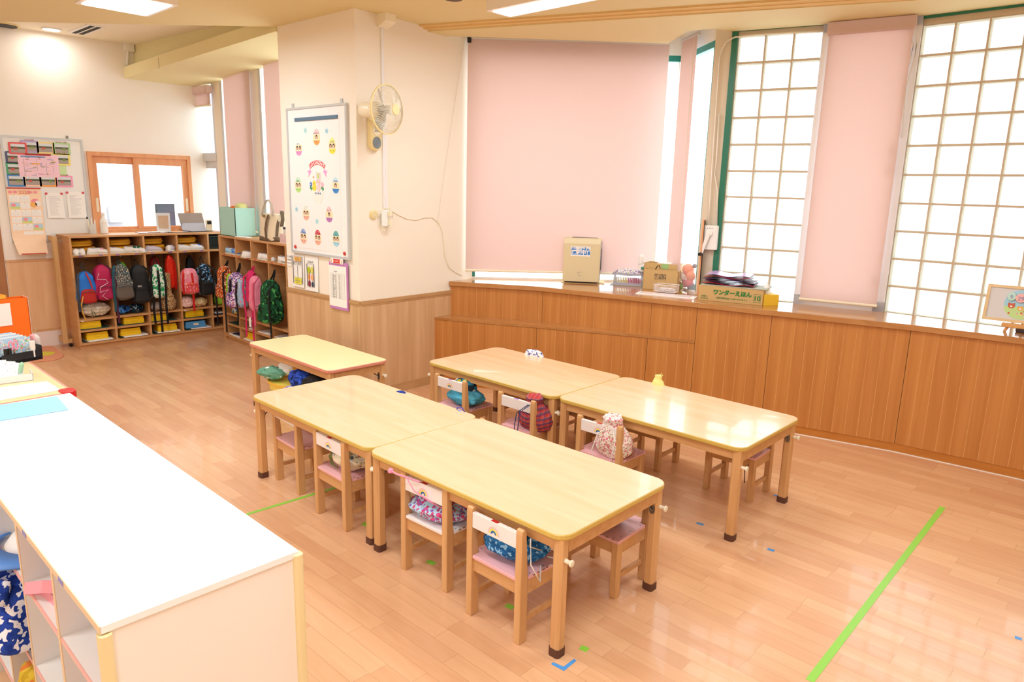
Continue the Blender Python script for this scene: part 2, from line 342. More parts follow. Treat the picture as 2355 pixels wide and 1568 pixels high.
# alcove window wall
fA = Fr((FX, 3.62), (-5.6, 3.71))
aw = [fA.hit(x, y)[0] for x, y in ((446, 330), (497, 330), (509, 300), (581, 300), (598, 300), (655, 300))]
low, head = 1.0, 2.97
mb = MB(); e = [0, aw[0]+.02, aw[1]+.02, aw[2], aw[3]+.05, aw[4]-.0]
mb.box(0, fA.len, 0, .12, 0, low).box(0, fA.len, 0, .12, head, 3.15)
for a, b in ((-.1, aw[0]), (aw[1], aw[2]+.01), (aw[3], aw[4])): mb.box(a, b, 0, .12, low, head)
on_frame('wall_alcove', fA, mb, m_wall)
wA = [None]*3
for k, (a, b) in enumerate(((aw[0], aw[1]), (aw[2]+.01, aw[3]), (aw[4], fA.len-.02))):
    z1 = head
    fr = MB().box(a, a+.05, .0, .09, low, z1).box(b-.04, b, .0, .09, low, z1).box(a, b, .0, .09, low, low+.04).box(a, b, .0, .09, z1-.05, z1)
    if k == 0: fr.box(a, b, -.01, .09, 1.96, 2.05).box(a+.05, a+.1, .02, .07, low, 2.0).box(a+.05, b, .02, .07, 1.88, 1.97)
    w = on_frame('window_%d' % (k+2), fA, fr, m_alu)
    MB().box(a+.05, b-.04, .05, .055, low+.04, z1-.05).build('pane', m_glass, w)
# bulkhead over the alcove windows
b0 = G(281, 182, 2.78); b1 = (-5.55, 2.84)
fB = Fr((b0.x, b0.y), b1)
def slab(front, back, zf, top):
    (ax, ay), (bx, by) = front; (cx, cy), (dx, dy) = back; za, zb = zf; ta, tb = top
    v = [(ax, ay, za), (bx, by, zb), (cx, cy, zb), (dx, dy, za), (ax, ay, ta), (bx, by, tb), (cx, cy, tb), (dx, dy, ta)]
    return MB().add(v, [(0, 3, 2, 1), (4, 5, 6, 7), (0, 1, 5, 4), (1, 2, 6, 5), (2, 3, 7, 6), (3, 0, 4, 7)])
struct('ceiling_bulkhead', slab(((FX, 2.82), (-5.602, 3.085)), ((-5.602, 3.72), (FX, 3.62)), (2.78, 2.962), (2.895, 3.075)), m_bulk)
struct('ceiling_bulkhead_upper', slab(((FX, 2.935), (-5.602, 3.15)), ((-5.602, 3.72), (FX, 3.62)), (2.88, 3.06), (3.13, 3.13)), m_bulk)
uq, zq = Fr((FX, 2.82), (-5.602, 3.085)).hit(365, 145)
struct('trim_5', MB().box(uq-.003, uq+.003, -.0015, 0, zq-.052, zq+.050), mat('seam_grey', (.6, .58, .5), .8), loc=(FX, 2.82, 0), rotz=Fr((FX, 2.82), (-5.602, 3.085)).ang)
struct('ceiling_alcove', MB().box(-8.5, -4.9, -1, 3.72, 3.13, 3.2), mat('alcove_ceiling', (.96, .93, .85), .85))
# main ceiling, its stepped trim and the lower margin beside the windows
CL = [(-4.61, 3.745), (-1.0, 5.15), (3.0, 5.36)]
cm = MB().prism([(-9.2, -.06), (-5.58, 3.124), (-5.58, 3.2), (-4.61, 3.2), CL[0], CL[1], CL[2], (4, 5.35), (4, -4), (-9.2, -4)], 3.0, 3.12)
struct('ceiling', cm, m_ceil)
def step(k, dz, last=None):
    o = lambda a, d: (a[0]-d*.36, a[1]+d*.93)
    p = [o(c, .046*k) for c in CL]; q = last or [o(c, .046*(k+1)) for c in CL]
    z = 3.0-.013*(k+1); r = -.035
    vs = [(p[0][0], p[0][1], z+.0), (p[1][0], p[1][1], z), (p[2][0], p[2][1], z+r)] + [(x, y, z if x < -1.5 else z+r*(x+1.5)/1.5 if x < 0 else z+r) for x, y in q[::-1]]
    n = len(vs); top = [(x, y, 3.11) for x, y, _ in vs]
    return MB().add(vs+top, [tuple(range(n))]+[(i, n+i, n+(i+1) % n, (i+1) % n) for i in range(n)])
struct('trim_6', step(0, 0), m_step); struct('trim_7', step(1, 0), m_step)
W0, W1, W2, W3, W4, W5, W6 = (-4.60, 4.41), (-3.31, 5.68), (-2.76, 5.255), (-2.635, 5.285), (-2.005, 5.455), (-1.385, 5.584), (.6, 5.585)
struct('ceiling_margin', step(2, 0, [(-4.60, 4.035), (-3.265, 5.385), (-2.905, 5.06), (-2.69, 5.10), (-2.64, 5.30), (-2.08, 5.47), (-1.385, 5.62), (.6, 5.62), (3.0, 5.62)]), m_ceil)
struct('ceiling_pocket', MB().prism([(-4.63, 3.95), (-3.1, 4.9), (-2.6, 5.1), (-2.72, 5.32), (-3.31, 5.80), (-4.63, 4.5)], 3.06, 3.14), m_beige)
# bay window: long pane and return pane
CZ = .91
def bay(n, P, Q, ext=0):
    f = Fr(P, Q); L_ = f.len
    w = on_frame('window_%d' % n, f, MB().box(0, L_, 0, .05, 2.86, 2.91).box(*((0, .03) if n == 5 else (L_-.014, L_)), 0, .05, CZ+.02, 2.86), m_teal)
    MB().box(.0, L_, .0, .05, CZ-.01, CZ+.018).box(*((L_-.012, L_) if n == 5 else (0, .012)), 0.01, .05, CZ+.018, 2.86).build('sill', m_white, w)  # white colour stands in for daylight bleaching the teal sill and corner jamb
    MB().box(0, L_, -.01, .06, 2.91, 3.08).build('head_panel', m_white, w); MB().box(.03, L_-.03, .02, .026, CZ+.02, 2.87).build('pane', m_glass, w); return f
fW1 = bay(5, W0, W1); fW2 = bay(6, W1, W2)
struct('wall_window_post', MB().prism([W2, (-2.635, 5.285), (-2.66, 5.40), (-2.80, 5.36)], CZ-.02, 3.0), m_beige)
fP = Fr(W2, W3)
# glass block walls
def blocks(n, P, Q, cols, jx, ztop):
    """joint grid with pillowed glass blocks; one window, its panes one part"""
    f = Fr(P, Q); u0, u1 = jx; zb = CZ-.005; rows = 10; pz = (ztop-zb-.012)/rows; pu = (u1-u0)/cols; g = .0058
    mb = MB().box(u0-.0, u1, .0, .09, ztop-.012, ztop+.035)
    for r in range(rows+1): mb.box(u0, u1, .008, .085, zb+pz*r-g-.0015, zb+pz*r+g+.0015)
    for c in range(cols+1): mb.box(u0+pu*c-g, u0+pu*c+g, .007, .086, zb, ztop)
    w = on_frame('window_%d' % n, f, mb, m_grout)
    gb = MB()
    for r in range(rows):
        for c in range(cols):
            x0, x1, z0, z1 = u0+pu*c+g, u0+pu*(c+1)-g, zb+pz*r+g, zb+pz*(r+1)-g
            # raised rim then a slightly sunk clear centre
            R = lambda k, y: [(x, y, z) for x, z in rrect(x0+k, x1-k, z0+k, z1-k, .012)]
            n_ = 24; a, b_, c_, d_ = R(0, .02), R(.004, .010), R(.016, .012), R(.022, .018)
            gb.add(a+b_+c_+d_, [(i, (i+1) % n_, n_+(i+1) % n_, n_+i) for i in range(n_)]+[(n_+i, n_+(i+1) % n_, 2*n_+(i+1) % n_, 2*n_+i) for i in range(n_)]+[(2*n_+i, 2*n_+(i+1) % n_, 3*n_+(i+1) % n_, 3*n_+i) for i in range(n_)], 1)
            gb.add(d_, [tuple(range(n_))], 0)
    gb.build('glass_blocks', [m_block, m_blocke], w)
    return f, w
fB1, w7 = blocks(7, W3, W4, 3, (.045, Fr(W3, W4).len), 2.945)
MB().box(0, .045, -.012, .09, CZ-.01, 2.985).box(0, fB1.len+.03, -.012, .09, 2.958, 2.99).build('frame', m_green, w7)
fB2, w8 = blocks(8, W5, W6, 10, (0, 1.985), 2.915)
MB().box(0, 1.985, -.012, .09, 2.94, 2.975).build('frame', m_green, w8)
# opening sash frame between the block walls, behind the narrow blind
fM = Fr(W4, W5)
w9 = on_frame('window_9', fM, MB().box(0, .075, -.03, .08, CZ, 2.98).box(fM.len-.075, fM.len, -.03, .08, CZ, 2.98).box(.0, fM.len, -.03, .08, CZ, CZ+.075).box(0, fM.len, -.03, .08, 2.9, 2.98), mat('white_sash', (.90, .90, .92), .35))
MB().box(.075, fM.len-.075, .03, .036, CZ+.07, 2.9).build('pane', m_glass, w9)
for z in (2.06, 1.93, 1.13): MB().box(fM.len-.10, fM.len-.088, -.045, -.028, z-.035, z+.035).build('catch', m_blackp, w9)
# the rest of the room, outside the view
struct('wall_back', MB().box(-9.3, 3.3, -3.9, -3.8, 0, 3.1), m_wall)
struct('wall_right', MB().box(3.2, 3.3, -3.8, 5.8, 0, 3.1), m_wall)
struct('wall_left', MB().box(-9.3, -9.2, -3.8, -2.4, 0, 3.2).box(-9.2, FX-.12, -2.6, -2.5, 0, 3.2), m_wall)
struct('wall_window_side', MB().box(.6, 3.2, 5.585, 5.7, 0, 3.1).box(-4.7, .6, 5.70, 5.72, 0, .86), m_wall)
# outside: nothing built, only the bright world background shows through the panes
# ================================================================ window counter, step bench
FT = [(-4.582, 4.13), (-3.86, 4.53), (-2.873, 4.76), (-2.509, 4.85), (-1.977, 4.965), (-1.09, 5.17), (-.40, 5.235), (.7, 5.30)]
LT = [(-4.572, 3.93), (-3.72, 4.35), (-2.885, 4.725), (-2.509, 4.85)]
cnt = thing('window_counter', 'long teak-look counter with flush panels running under the windows', 'counter', (0, 0, 0))
def ppoly(front, back, z0, z1): return MB().prism(list(front)+list(back)[::-1], z0, z1)
def panels(poly, joints, z0, z1, parent, off=0.0, gap=.0018):
    """flush panels following a faceted front; joints = x positions of the seams"""
    pts = [poly[0]]+[None]; segs = []
    xs = sorted(set([poly[0][0], poly[-1][0]]+joints))
    def yat(x):
        for a, b in zip(poly, poly[1:]):
            if a[0] <= x <= b[0]+1e-6: return a[1]+(b[1]-a[1])*(x-a[0])/(b[0]-a[0])
        return poly[-1][1]
    for a, b in zip(xs, xs[1:]):
        A, B = (a, yat(a)), (b, yat(b)); inner = [p for p in poly if a+.01 < p[0] < b-.01]
        f = Fr(A, B); fr = [A]+inner+[B]; loc = [((Vector((p[0], p[1], 0))-f.o).dot(f.u), (Vector((p[0], p[1], 0))-f.o).dot(f.n)+off) for p in fr]
        loc[0] = (loc[0][0]+gap, loc[0][1]); loc[-1] = (loc[-1][0]-gap, loc[-1][1])
        o = MB().prism(loc+[(q[0], q[1]+.018) for q in loc[::-1]], z0, z1).build('front_panel', m_teak, parent, loc=f.o, rotz=f.ang)
jt = []
for px, py in ((1249, 700), (1497, 728)): 
    f = Fr(FT[1], FT[2]) if px > 1300 else Fr(FT[0], FT[1])
    jt.append(f.w(f.hit(px, py)[0]).x)
j2 = []
for px, py, a in ((1765, 830, 3), (2079, 870, 4)):
    f = Fr(FT[a], FT[a+1]); j2.append(f.w(f.hit(px, py)[0]).x)
panels(FT[:4], jt, .60, .868, cnt)
panels(FT[3:], j2+[-.02], .062, .868, cnt)
back = [W0, W1, W2, W3, W4, W5, (.7, 5.585)]
MB().prism([(x, y+.03) for x, y in FT]+[(x, y-.001) for x, y in back][::-1], .05, .867).build('carcass', m_teak, cnt)
m_kick = wood('teak_kick', 'C98238', 'B87228', (2, 20, 20), .45)
MB().prism([(x, y+.004) for x, y in FT[3:]]+[(x, y+.02) for x, y in FT[3:]][::-1], 0.004, .06).build('kick_board', m_kick, cnt)
MB().prism([(x, y-.006) for x, y in FT[3:]]+[(x, y+.006) for x, y in FT[3:]][::-1], 0, .004).build('sealant_strip', m_white, cnt)
wt = MB().prism([(x+.006, y-.022) for x, y in FT]+[(x, y) for x, y in back][::-1], .87, CZ).build('worktop', m_teakx, None, bevel=.003)
tag(wt, 'glossy brown worktop along the windows with items standing on it', 'worktop')
sb = thing('step_bench', 'low teak-look step bench in front of the window counter', 'bench', (0, 0, 0))
jl = []
for (px, py), a in (((1233, 800), 0), ((1488, 800), 1)):
    f = Fr(LT[a], LT[a+1]); jl.append(f.w(f.hit(px, py)[0]).x)
panels(LT, jl, .062, .582, sb)
MB().prism([(x, y-.004) for x, y in LT]+[(x, y+.03) for x, y in FT[:4]][::-1], .584, .604).build('bench_top', m_teakx, sb)
MB().prism([(x, y+.006) for x, y in LT]+[(x, y+.02) for x, y in LT][::-1], 0, .06).build('kick_board', m_kick, sb)

# ================================================================ roller blinds
m_chain = mat('ball_chain', (.93, .90, .86), .4)
def blind(fr, u0, u1, v, z0, z1, label, box=None, rail=True, chain=None, group='pink roller blinds'):
    t = thing('roller_blind', label, 'roller blind', fr.w(u0, v, z0), fr.ang, group); w = u1-u0
    MB().box(0, w, 0, .0015, .012, z1-z0).build('blind_cloth', m_pink, t)
    if rail: MB().tube([(-.004, .001, .008), (w+.004, .001, .008)], .011, 10).build('bottom_rail', m_offw, t)
    if box: MB().prism([(-.035, z1-z0-.03), (.03, z1-z0-.03), (.03, z1-z0+.055), (-.035, z1-z0+.055)], -.012, w+.012, 'x').build('headbox', box, t, bevel=.008)
    else: MB().tube([(0, .012, z1-z0+.0), (w, .012, z1-z0+.0)], .017, 12).build('roller_tube', m_alu, t)
    if chain is not None:
        x, zb = chain; mb = MB()
        n = int((z1-z0-zb)/.035)
        for s in (-.006, .006): mb.tube([(x+s, -.014, zb+.0), (x+s*.6, -.012, z1-z0-.02)], .0016, 5)
        for i in range(n): 
            z = zb+.035*i; mb.lathe([(.0005, -.003), (.003, 0), (.0005, .003)], 6, Matrix.Translation((x-.006, -.014, z)))
        mb.build('pull_chain', m_chain, t)
    return t
fb = Fr((W0[0]+.07, W0[1]-.062), (W1[0]+.07, W1[1]-.062))
u0 = fb.hit(1074, 300)[0]; u1 = fb.hit(1527, 300)[0]; zb = fb.hit(1240, 627)[1]
blind(fb, u0, u1, 0, zb, 2.99, 'widest pink roller blind, lowered behind the cream humidifier')
fb2 = Fr((W1[0]-.06, W1[1]-.075), (W2[0]-.03, W2[1]-.075))
ua = fb2.hit(1552, 330)[0]; ub = fb2.hit(1588, 300)[0]
blind(fb2, ua, ub, 0, 1.0, 2.99, 'narrow pink blind on the return pane of the bay, seen at a slant', chain=(ub-ua-.03, .3))
fb3 = Fr((W4[0], W4[1]-.07), (W5[0], W5[1]-.07))
ua = fb3.hit(1893, 190)[0]+.0; ub = fb3.hit(2085, 190)[0]; zr = fb3.hit(1920, 697)[1]
blind(fb3, ua+.005, ub, 0, zr, 2.90, 'pink roller blind with pink headbox between the two glass block walls', box=m_pink, chain=(-.02, .75))
fb4 = Fr((FX, 3.57), (-5.6, 3.66))
def bl4(x0, x1, ztop, zbot, lab, box=None, chain=None):
    a = fb4.hit(x0, 300)[0]; b = fb4.hit(x1, 300)[0]; return blind(fb4, a, b, 0, zbot, ztop, lab, box=box, chain=chain)
bl4(519, 579, 2.96, 1.2, 'pink alcove blind nearest the balcony-side sash, above the mint box')
bl4(612, 652, 2.99, 1.2, 'pink alcove blind half hidden by the pillar, above the tote bag', chain=(-.02, .2))
t = bl4(413, 487, 2.72, fb4.hit(450, 247)[1], 'short pink blind rolled most of the way up in the alcove corner', box=m_pink)
MB().tube([(.02, -.02, 0), (.06, -.035, -.9), (.03, -.03, -1.1)], .002, 5).build('pull_cord', m_white, t)
# thin slanting cord beside the widest blind
tag(MB().tube([fR.w(h[0], -.012, h[1]) for h in [fR.hit(x, y) for x, y in ((1066, 92), (1041, 260), (1020, 400), (1004, 520))]], .0022, 5).build('blind_cord', m_chain), 'thin pull cord slanting down the cream wall beside the widest blind', 'cord')
tag(MB().box(-.014, .014, -.02, 0, -.03, .012).build('cord_bracket', m_blackp, None, loc=fR.w(1.17, -.03, 2.975), rotz=fR.ang), 'small dark bracket at the top corner of the widest blind', 'bracket')

# ================================================================ ceiling fittings
m_glow = mat('lit_diffuser', (1, 1, 1), .5, emit=(1, .985, .95), es=4)
def ceiling_lamp(cx, cy, sx, sy, label, group='ceiling lamps', boost=1.0):
    t = thing('ceiling_lamp', label, 'ceiling lamp', (cx, cy, 3.0), 0, group)
    MB().prism(rrect(-sx/2, sx/2, -sy/2, sy/2, .015), -.09, -.001).build('housing', mat('lamp_housing', (.95, .93, .90), .4), t)
    k = .03
    MB().prism(rrect(-sx/2+k, sx/2-k, -sy/2+k, sy/2-k, .02), -.094, -.0895).build('diffuser', m_glow, t)
    ld = bpy.data.lights.new('lamp_light', 'AREA'); ld.shape = 'RECTANGLE'; ld.size = sx; ld.size_y = sy; ld.energy = LAMP_W*boost; ld.color = (.86, .93, 1.0)
    lo = bpy.data.objects.new('lamp_light', ld); SC.collection.objects.link(lo); lo.parent = t; lo.location = (0, 0, -.1)
    return t
q0, q1, q2 = G(170, 9, 2.91), G(341, 39, 2.91), G(404, 11, 2.91)
ceiling_lamp((q1.x+q2.x)/2, (q0.y+q1.y)/2, abs(q2.x-q1.x), abs(q1.y-q0.y), 'square lit ceiling lamp nearest the alcove')
a, b = G(1118, 26, 2.91), G(1170, 40, 2.91)
ceiling_lamp(a.x+.63, (a.y+b.y)/2, 1.25, abs(b.y-a.y)+.02, 'long lit ceiling lamp above the wooden tables')
for i, (x, y) in enumerate(((-.6, 3.3), (-3.2, 1.0), (-.6, .6), (-5.6, -1.2), (-2.6, -1.6), (1.0, -1.8))):  # unseen lamps added to fill the room with light, rear ones stronger
    ceiling_lamp(x, y, 1.2, .3, ('added fill lamp outside the view, lamp %s' % ('near the block wall', 'over the shelf unit', 'over the camera', 'over the entrance side', 'over the rear play area', 'in the rear corner')[i]), boost=(.8, 1, 1.5, 1, 1.9, 2.2)[i])
ol = thing('ceiling_lamp', 'added ceiling lamp brightening the office behind the sliding window', 'ceiling lamp', (-9.4, 3.0, 2.9), 0)  # lamp added because the office came out too dark
MB().box(-.5, .5, -.3, .3, -.06, -.001).build('housing', mat('lamp_housing', (.95, .93, .90), .4), ol); MB().box(-.47, .47, -.27, .27, -.064, -.0605).build('diffuser', m_glow, ol)
ld = bpy.data.lights.new('lamp_light', 'AREA'); ld.shape = 'RECTANGLE'; ld.size = 1; ld.size_y = .6; ld.energy = 45; ld.color = (.9, .94, 1)
lo = bpy.data.objects.new('lamp_light', ld); SC.collection.objects.link(lo); lo.parent = ol; lo.location = (0, 0, -.07)
dl = thing('downlight', 'round lit downlight in the alcove ceiling', 'downlight', tuple(G(118, 66, 3.13)))
MB().lathe([(.085, -.012), (.085, 0)], 24).build('trim_ring', m_white, dl); MB().lathe([(.07, -.014), (.07, -.012)], 24).build('diffuser', m_glow, dl)
ld = bpy.data.lights.new('lamp_light', 'AREA'); ld.shape = 'DISK'; ld.size = .15; ld.energy = 3; ld.color = (1, .96, .9)
lo = bpy.data.objects.new('lamp_light', ld); SC.collection.objects.link(lo); lo.parent = dl; lo.location = (0, 0, -.02)
sp = thing('ceiling_speaker', 'round dark ceiling speaker in the alcove with a cream rim', 'speaker', tuple(G(8, 56, 3.13)))
MB().lathe([(.13, -.012), (.13, 0)], 28).build('rim', m_cream, sp); MB().lathe([(.11, -.016), (.11, -.01)], 28).build('grille', mat('speaker_grey', (.25, .25, .26), .7), sp)
p = G(1043, -12, 3.0); sp2 = thing('smoke_detector', 'dark round ceiling fitting cut by the top of the frame', 'detector', (p.x, p.y, 3.0)); MB().lathe([(.03, -.035), (.06, -.03), (.065, 0)], 20).build('body', mat('brown_fitting', (.35, .2, .12), .5), sp2)
va, vb = G(155, 73, 3.13), G(200, 55, 3.13); fv = Fr((va.x, va.y), (vb.x, vb.y)); 
vt = thing('air_vent', 'slotted air vent in the alcove ceiling', 'vent', (va.x, va.y, 3.13), fv.ang); L_ = fv.len
MB().box(0, L_, -.0, .16, -.008, 0).build('vent_frame', m_white, vt)
for k in (0, 1): MB().box(.02, L_-.02, .03+.06*k, .07+.06*k, -.0095, -.008).build('slot', mat('vent_dark', (.12, .11, .1), .7), vt)
# ================================================================ tables
TH = .512
def table(o, ang, L_, W_, label, cat='table', top=None, edge=None, group=None, h=TH, name='classroom_table', r=.06, knobs=True):
    t = thing(name, label, cat, (o[0], o[1], 0), ang, group); top = top or m_top; edge = edge or m_edge
    tp = MB().prism(rrect(.003, L_-.003, .003, W_-.003, r), h-.004, h).build('tabletop', top, t)
    a = rrect(0, L_, 0, W_, r+.002); b = rrect(.003, L_-.003, .003, W_-.003, r); c = rrect(.004, L_-.004, .004, W_-.004, r); n = len(a)
    rs = [[(x, y, h-.0005) for x, y in b], [(x, y, h-.004) for x, y in a], [(x, y, h-.018) for x, y in a], [(x, y, h-.024) for x, y in c]]
    MB().rings(rs).build('edge_band', edge, tp, smooth=False)
    s, ins = .046, .018
    for ix in (0, 1):
        for iy in (0, 1):
            x0 = ins if ix == 0 else L_-ins-s; y0 = ins if iy == 0 else W_-ins-s; k = .008
            def oct_(g): 
                q = lambda x, y: (x, y)
                return [q(x0+k-g, y0-g), q(x0+s-k+g, y0-g), q(x0+s+g, y0+k-g), q(x0+s+g, y0+s-k+g), q(x0+s-k+g, y0+s+g), q(x0+k-g, y0+s+g), q(x0-g, y0+s-k+g), q(x0-g, y0+k-g)]
            lg = MB().prism(oct_(0), .03, h-.024).build('leg', m_beech, t)
            MB().prism(oct_(.0025), 0, .034).build('foot_cap', m_foot, lg)
            sx = -1 if ix == 0 else 1; xo = x0 if ix == 0 else x0+s
            if knobs:
                MB().lathe([(.010, 0), (.0085, .006), (.0085, .022), (.0135, .026), (.0135, .032), (.011, .034), (.004, .033)], 16, Matrix.Translation((xo, y0+s/2, h-.11)) @ Matrix.Rotation(sx*pi/2, 4, 'Y')).build('peg_knob', m_offw, lg, smooth=True)
            # folding brace: plate on the leg, bent rod up to the rail
            xi = x0+s if ix == 0 else x0; d = -sx; yb = y0+(s if iy == 0 else 0); yd = 1 if iy == 0 else -1
            br = MB().prism(ellipse(x0+s*.5, h-.12, .015, .024, 12), yb, yb+.002*yd, 'y').tube([(x0+s*.5, yb+.006*yd, h-.125), (x0+s*.5+.012*d, yb+.012*yd, h-.108), (x0+s*.5+.05*d, yb+.02*yd, h-.10), (x0+.30*d+(s if d < 0 else 0), yb+.02*yd, h-.03)], .004, 6)
            br.build('folding_brace', m_steel, t)
    for y in (ins+.012, W_-ins-.032): MB().box(ins+s, L_-ins-s, y, y+.02, h-.075, h-.024).build('side_rail', m_beechx, t)
    for x in (ins+.004, L_-ins-.026): MB().box(x, x+.022, ins+s, W_-ins-s, h-.085, h-.024).build('end_rail', m_beechx, t)
    return t
TW = .734
g = 'wooden activity tables in the middle of the room'
table((-3.696, 1.762), -.0075, 1.2, TW, 'wooden table with three cloth bags under it, in front of the pale yellow table', group=g)
table((-2.493, 1.739), .004, 1.2, TW, 'wooden table standing closest to the blue tape corner on the floor', group=g)
table((-3.658, 3.075), .0006, 1.2, TW, 'wooden table beside the step bench, with the teal bag chair tucked in', group=g)
table((-2.453, 3.086), .0028, 1.2, TW, 'wooden table with strong window glare on its top', group=g)
table((-5.035, 2.415), -.012, 1.17, .50, 'narrow pale yellow table with salmon edging against the pillar', top=m_ytop, edge=m_salmon, name='side_table', r=.05)

# ================================================================ chairs
m_spink = mat('pink_seat_paint', (.93, .72, .74), .35, var=.03)
m_swhite = mat('white_seat_paint', (.95, .93, .92), .35)
m_chip = mat('chipped_plywood', (.55, .42, .30), .8)
m_r1, m_r2, m_r3 = mat('rainbow_pink', (.96, .80, .80), .5), mat('rainbow_yellow', (.98, .90, .42), .5), mat('rainbow_blue', (.12, .42, .68), .5)
SH, BHH, CW, CD = .276, .485, .305, .265
def make_chair(seat_m, rainbow=True, tabm=None, dots=True):
    t = thing('child_chair', '', 'chair')
    hw = CW/2
    for s in (-1, 1):
        x0 = -hw if s < 0 else hw-.032
        prof = [(0, 0), (.044, 0), (.042, SH), (.026, BHH-.012), (.020, BHH-.002), (.010, BHH), (.003, BHH-.006), (0, BHH-.02)]
        MB().prism(prof, x0, x0+.032, 'x').build('leg', m_beech, t, bevel=.003)
        x1 = x0 + (0 if s < 0 else 0)
        MB().box(x0, x0+.032, CD-.036, CD, 0, SH-.014).build('leg', m_beech, t, bevel=.003)
        MB().box(x0+.006, x0+.028, .042, CD-.036, SH-.072, SH-.014).build('side_rail', m_beechx, t)
        MB().box(x0+.009, x0+.024, .042, CD-.036, .082, .104).build('stretcher', m_beechx, t)
    MB().box(-hw+.032, hw-.032, .012, .030, SH-.072, SH-.014).build('back_rail', m_beechx, t)
    MB().box(-hw+.032, hw-.032, CD-.03, CD-.010, SH-.072, SH-.014).build('front_rail', m_beechx, t)
    st = MB().prism([(-hw+.033, .004), (hw-.033, .004), (hw-.033, .046), (hw-.004, .048), (hw+.004, CD+.004), (-hw-.004, CD+.004), (-hw+.004, .048), (-hw+.033, .046)], SH-.014, SH+.001).build('seat', seat_m, t, bevel=.002)
    if dots:
        d = MB()
        for x in (-.12, -.06, 0, .06, .12): d.lathe([(.0028, SH+.001), (.0028, SH+.0016)], 8, Matrix.Translation((x, CD-.012, 0)))
        for y in (.07, .15, .22):
            for x in (-.135, .135): d.lathe([(.0028, SH+.001), (.0028, SH+.0016)], 8, Matrix.Translation((x, y, 0)))
        d.build('nail_head', mat('nail_dark', (.18, .13, .12), .5), st)
        c = MB(); rnd = random.Random(3)
        for i in range(9):
            x = -.13+.03*i+rnd.uniform(-.01, .01); w = rnd.uniform(.006, .02); c.box(x, x+w, CD+.0025, CD+.0048, SH-.001, SH+.0016)
        for i in range(7):
            y = .07+.026*i; c.box(hw+.0005, hw+.0042, y, y+rnd.uniform(.008, .02), SH-.001, SH+.0016)
        c.build('chipped_edge', m_chip, st)
    b = MB().box(-hw+.032, hw-.032, .002, .020, .400, .466).build('backrest', m_swhite, t, bevel=.002)
    if rainbow:
        k = MB(); 
        for i, (r0, r1) in enumerate(((.0235, .031), (.0155, .0235), (.0075, .0155))):
            n = 14
            for j in range(n):
                a0, a1 = pi*j/n, pi*(j+1)/n
                k.add([(r0*cos(a0), .0012, .414+r0*sin(a0)), (r1*cos(a0), .0012, .414+r1*sin(a0)), (r1*cos(a1), .0012, .414+r1*sin(a1)), (r0*cos(a1), .0012, .414+r0*sin(a1))], [(0, 1, 2, 3)], i)
        k.build('rainbow_sticker', [m_r1, m_r2, m_r3], b)
    if tabm: MB().box(-.018, .018, .003, .019, .4662, .4667).build('name_tab', tabm, b)
    d = MB()
    for s in (-1, 1): 
        for z in (.42, .45): d.lathe([(.0022, 0), (.0022, .0008)], 8, Matrix.Translation((s*(hw-.016), .001+.0, z)) @ Matrix.Rotation(pi/2, 4, 'X'))
    d.build('screw', m_steel, t)
    return t
m_redtab = mat('red_tab', (.75, .12, .12), .5); m_purptab = mat('purple_tab', (.55, .45, .80), .5)
protos = {}
def chair(x, y, rz, label, seat='pink', rainbow=True, tab='red'):
    key = (seat, rainbow, tab)
    if key not in protos: o = protos[key] = make_chair(m_spink if seat == 'pink' else m_swhite, rainbow, {'red': m_redtab, 'purple': m_purptab, None: None}[tab])
    else: o = copy_tree(protos[key])
    o.location = (x, y, 0); o.rotation_euler = (0, 0, rz); o['label'] = label; o['group'] = 'small wooden chairs at the tables'; return o
chair(-1.622, 1.718, .0, 'small chair whose pink seat holds the blue swirl-print bag', tab='red')
chair(-2.092, 1.752, .04, 'small chair with a white seat holding the light blue floral cushion-like bag', seat='white')
chair(-2.868, 1.765, -.03, 'small chair with pink seat holding the cream cartoon-print bag and green cords')
chair(-3.422, 1.826, -.06, 'small chair with an empty pink seat at the open table end', tab=None)
chair(-3.292, 2.975, .02, 'small chair holding the teal and yellow print bag', tab='purple')
chair(-2.690, 2.985, .02, 'small chair without rainbow sticker, holding the navy and red plaid bag', rainbow=False, tab='purple')
chair(-2.055, 2.985, .02, 'small chair with the white flower-print bag hung on its back')
chair(-1.545, 2.515, pi, 'small chair pushed in with the black bag on its pink seat')
chair(-2.19, 3.895, pi, 'small chair on the window side, under the yellow pouch')
chair(-1.565, 3.885, pi, 'small chair on the window side with black cord hanging from it')
chair(-3.29, 3.885, pi, 'small chair on the step bench side, under the white and lilac bag', tab=None)
chair(-2.72, 3.87, pi, 'small chair by the step bench with nothing showing above the tabletop', tab=None)
chair(-3.20, 2.555, pi, 'small chair between the tables with the blue bag top just showing', tab='purple')
chair(-2.66, 2.55, pi, 'small chair between the tables with the blue cord bag top just showing', tab='purple')

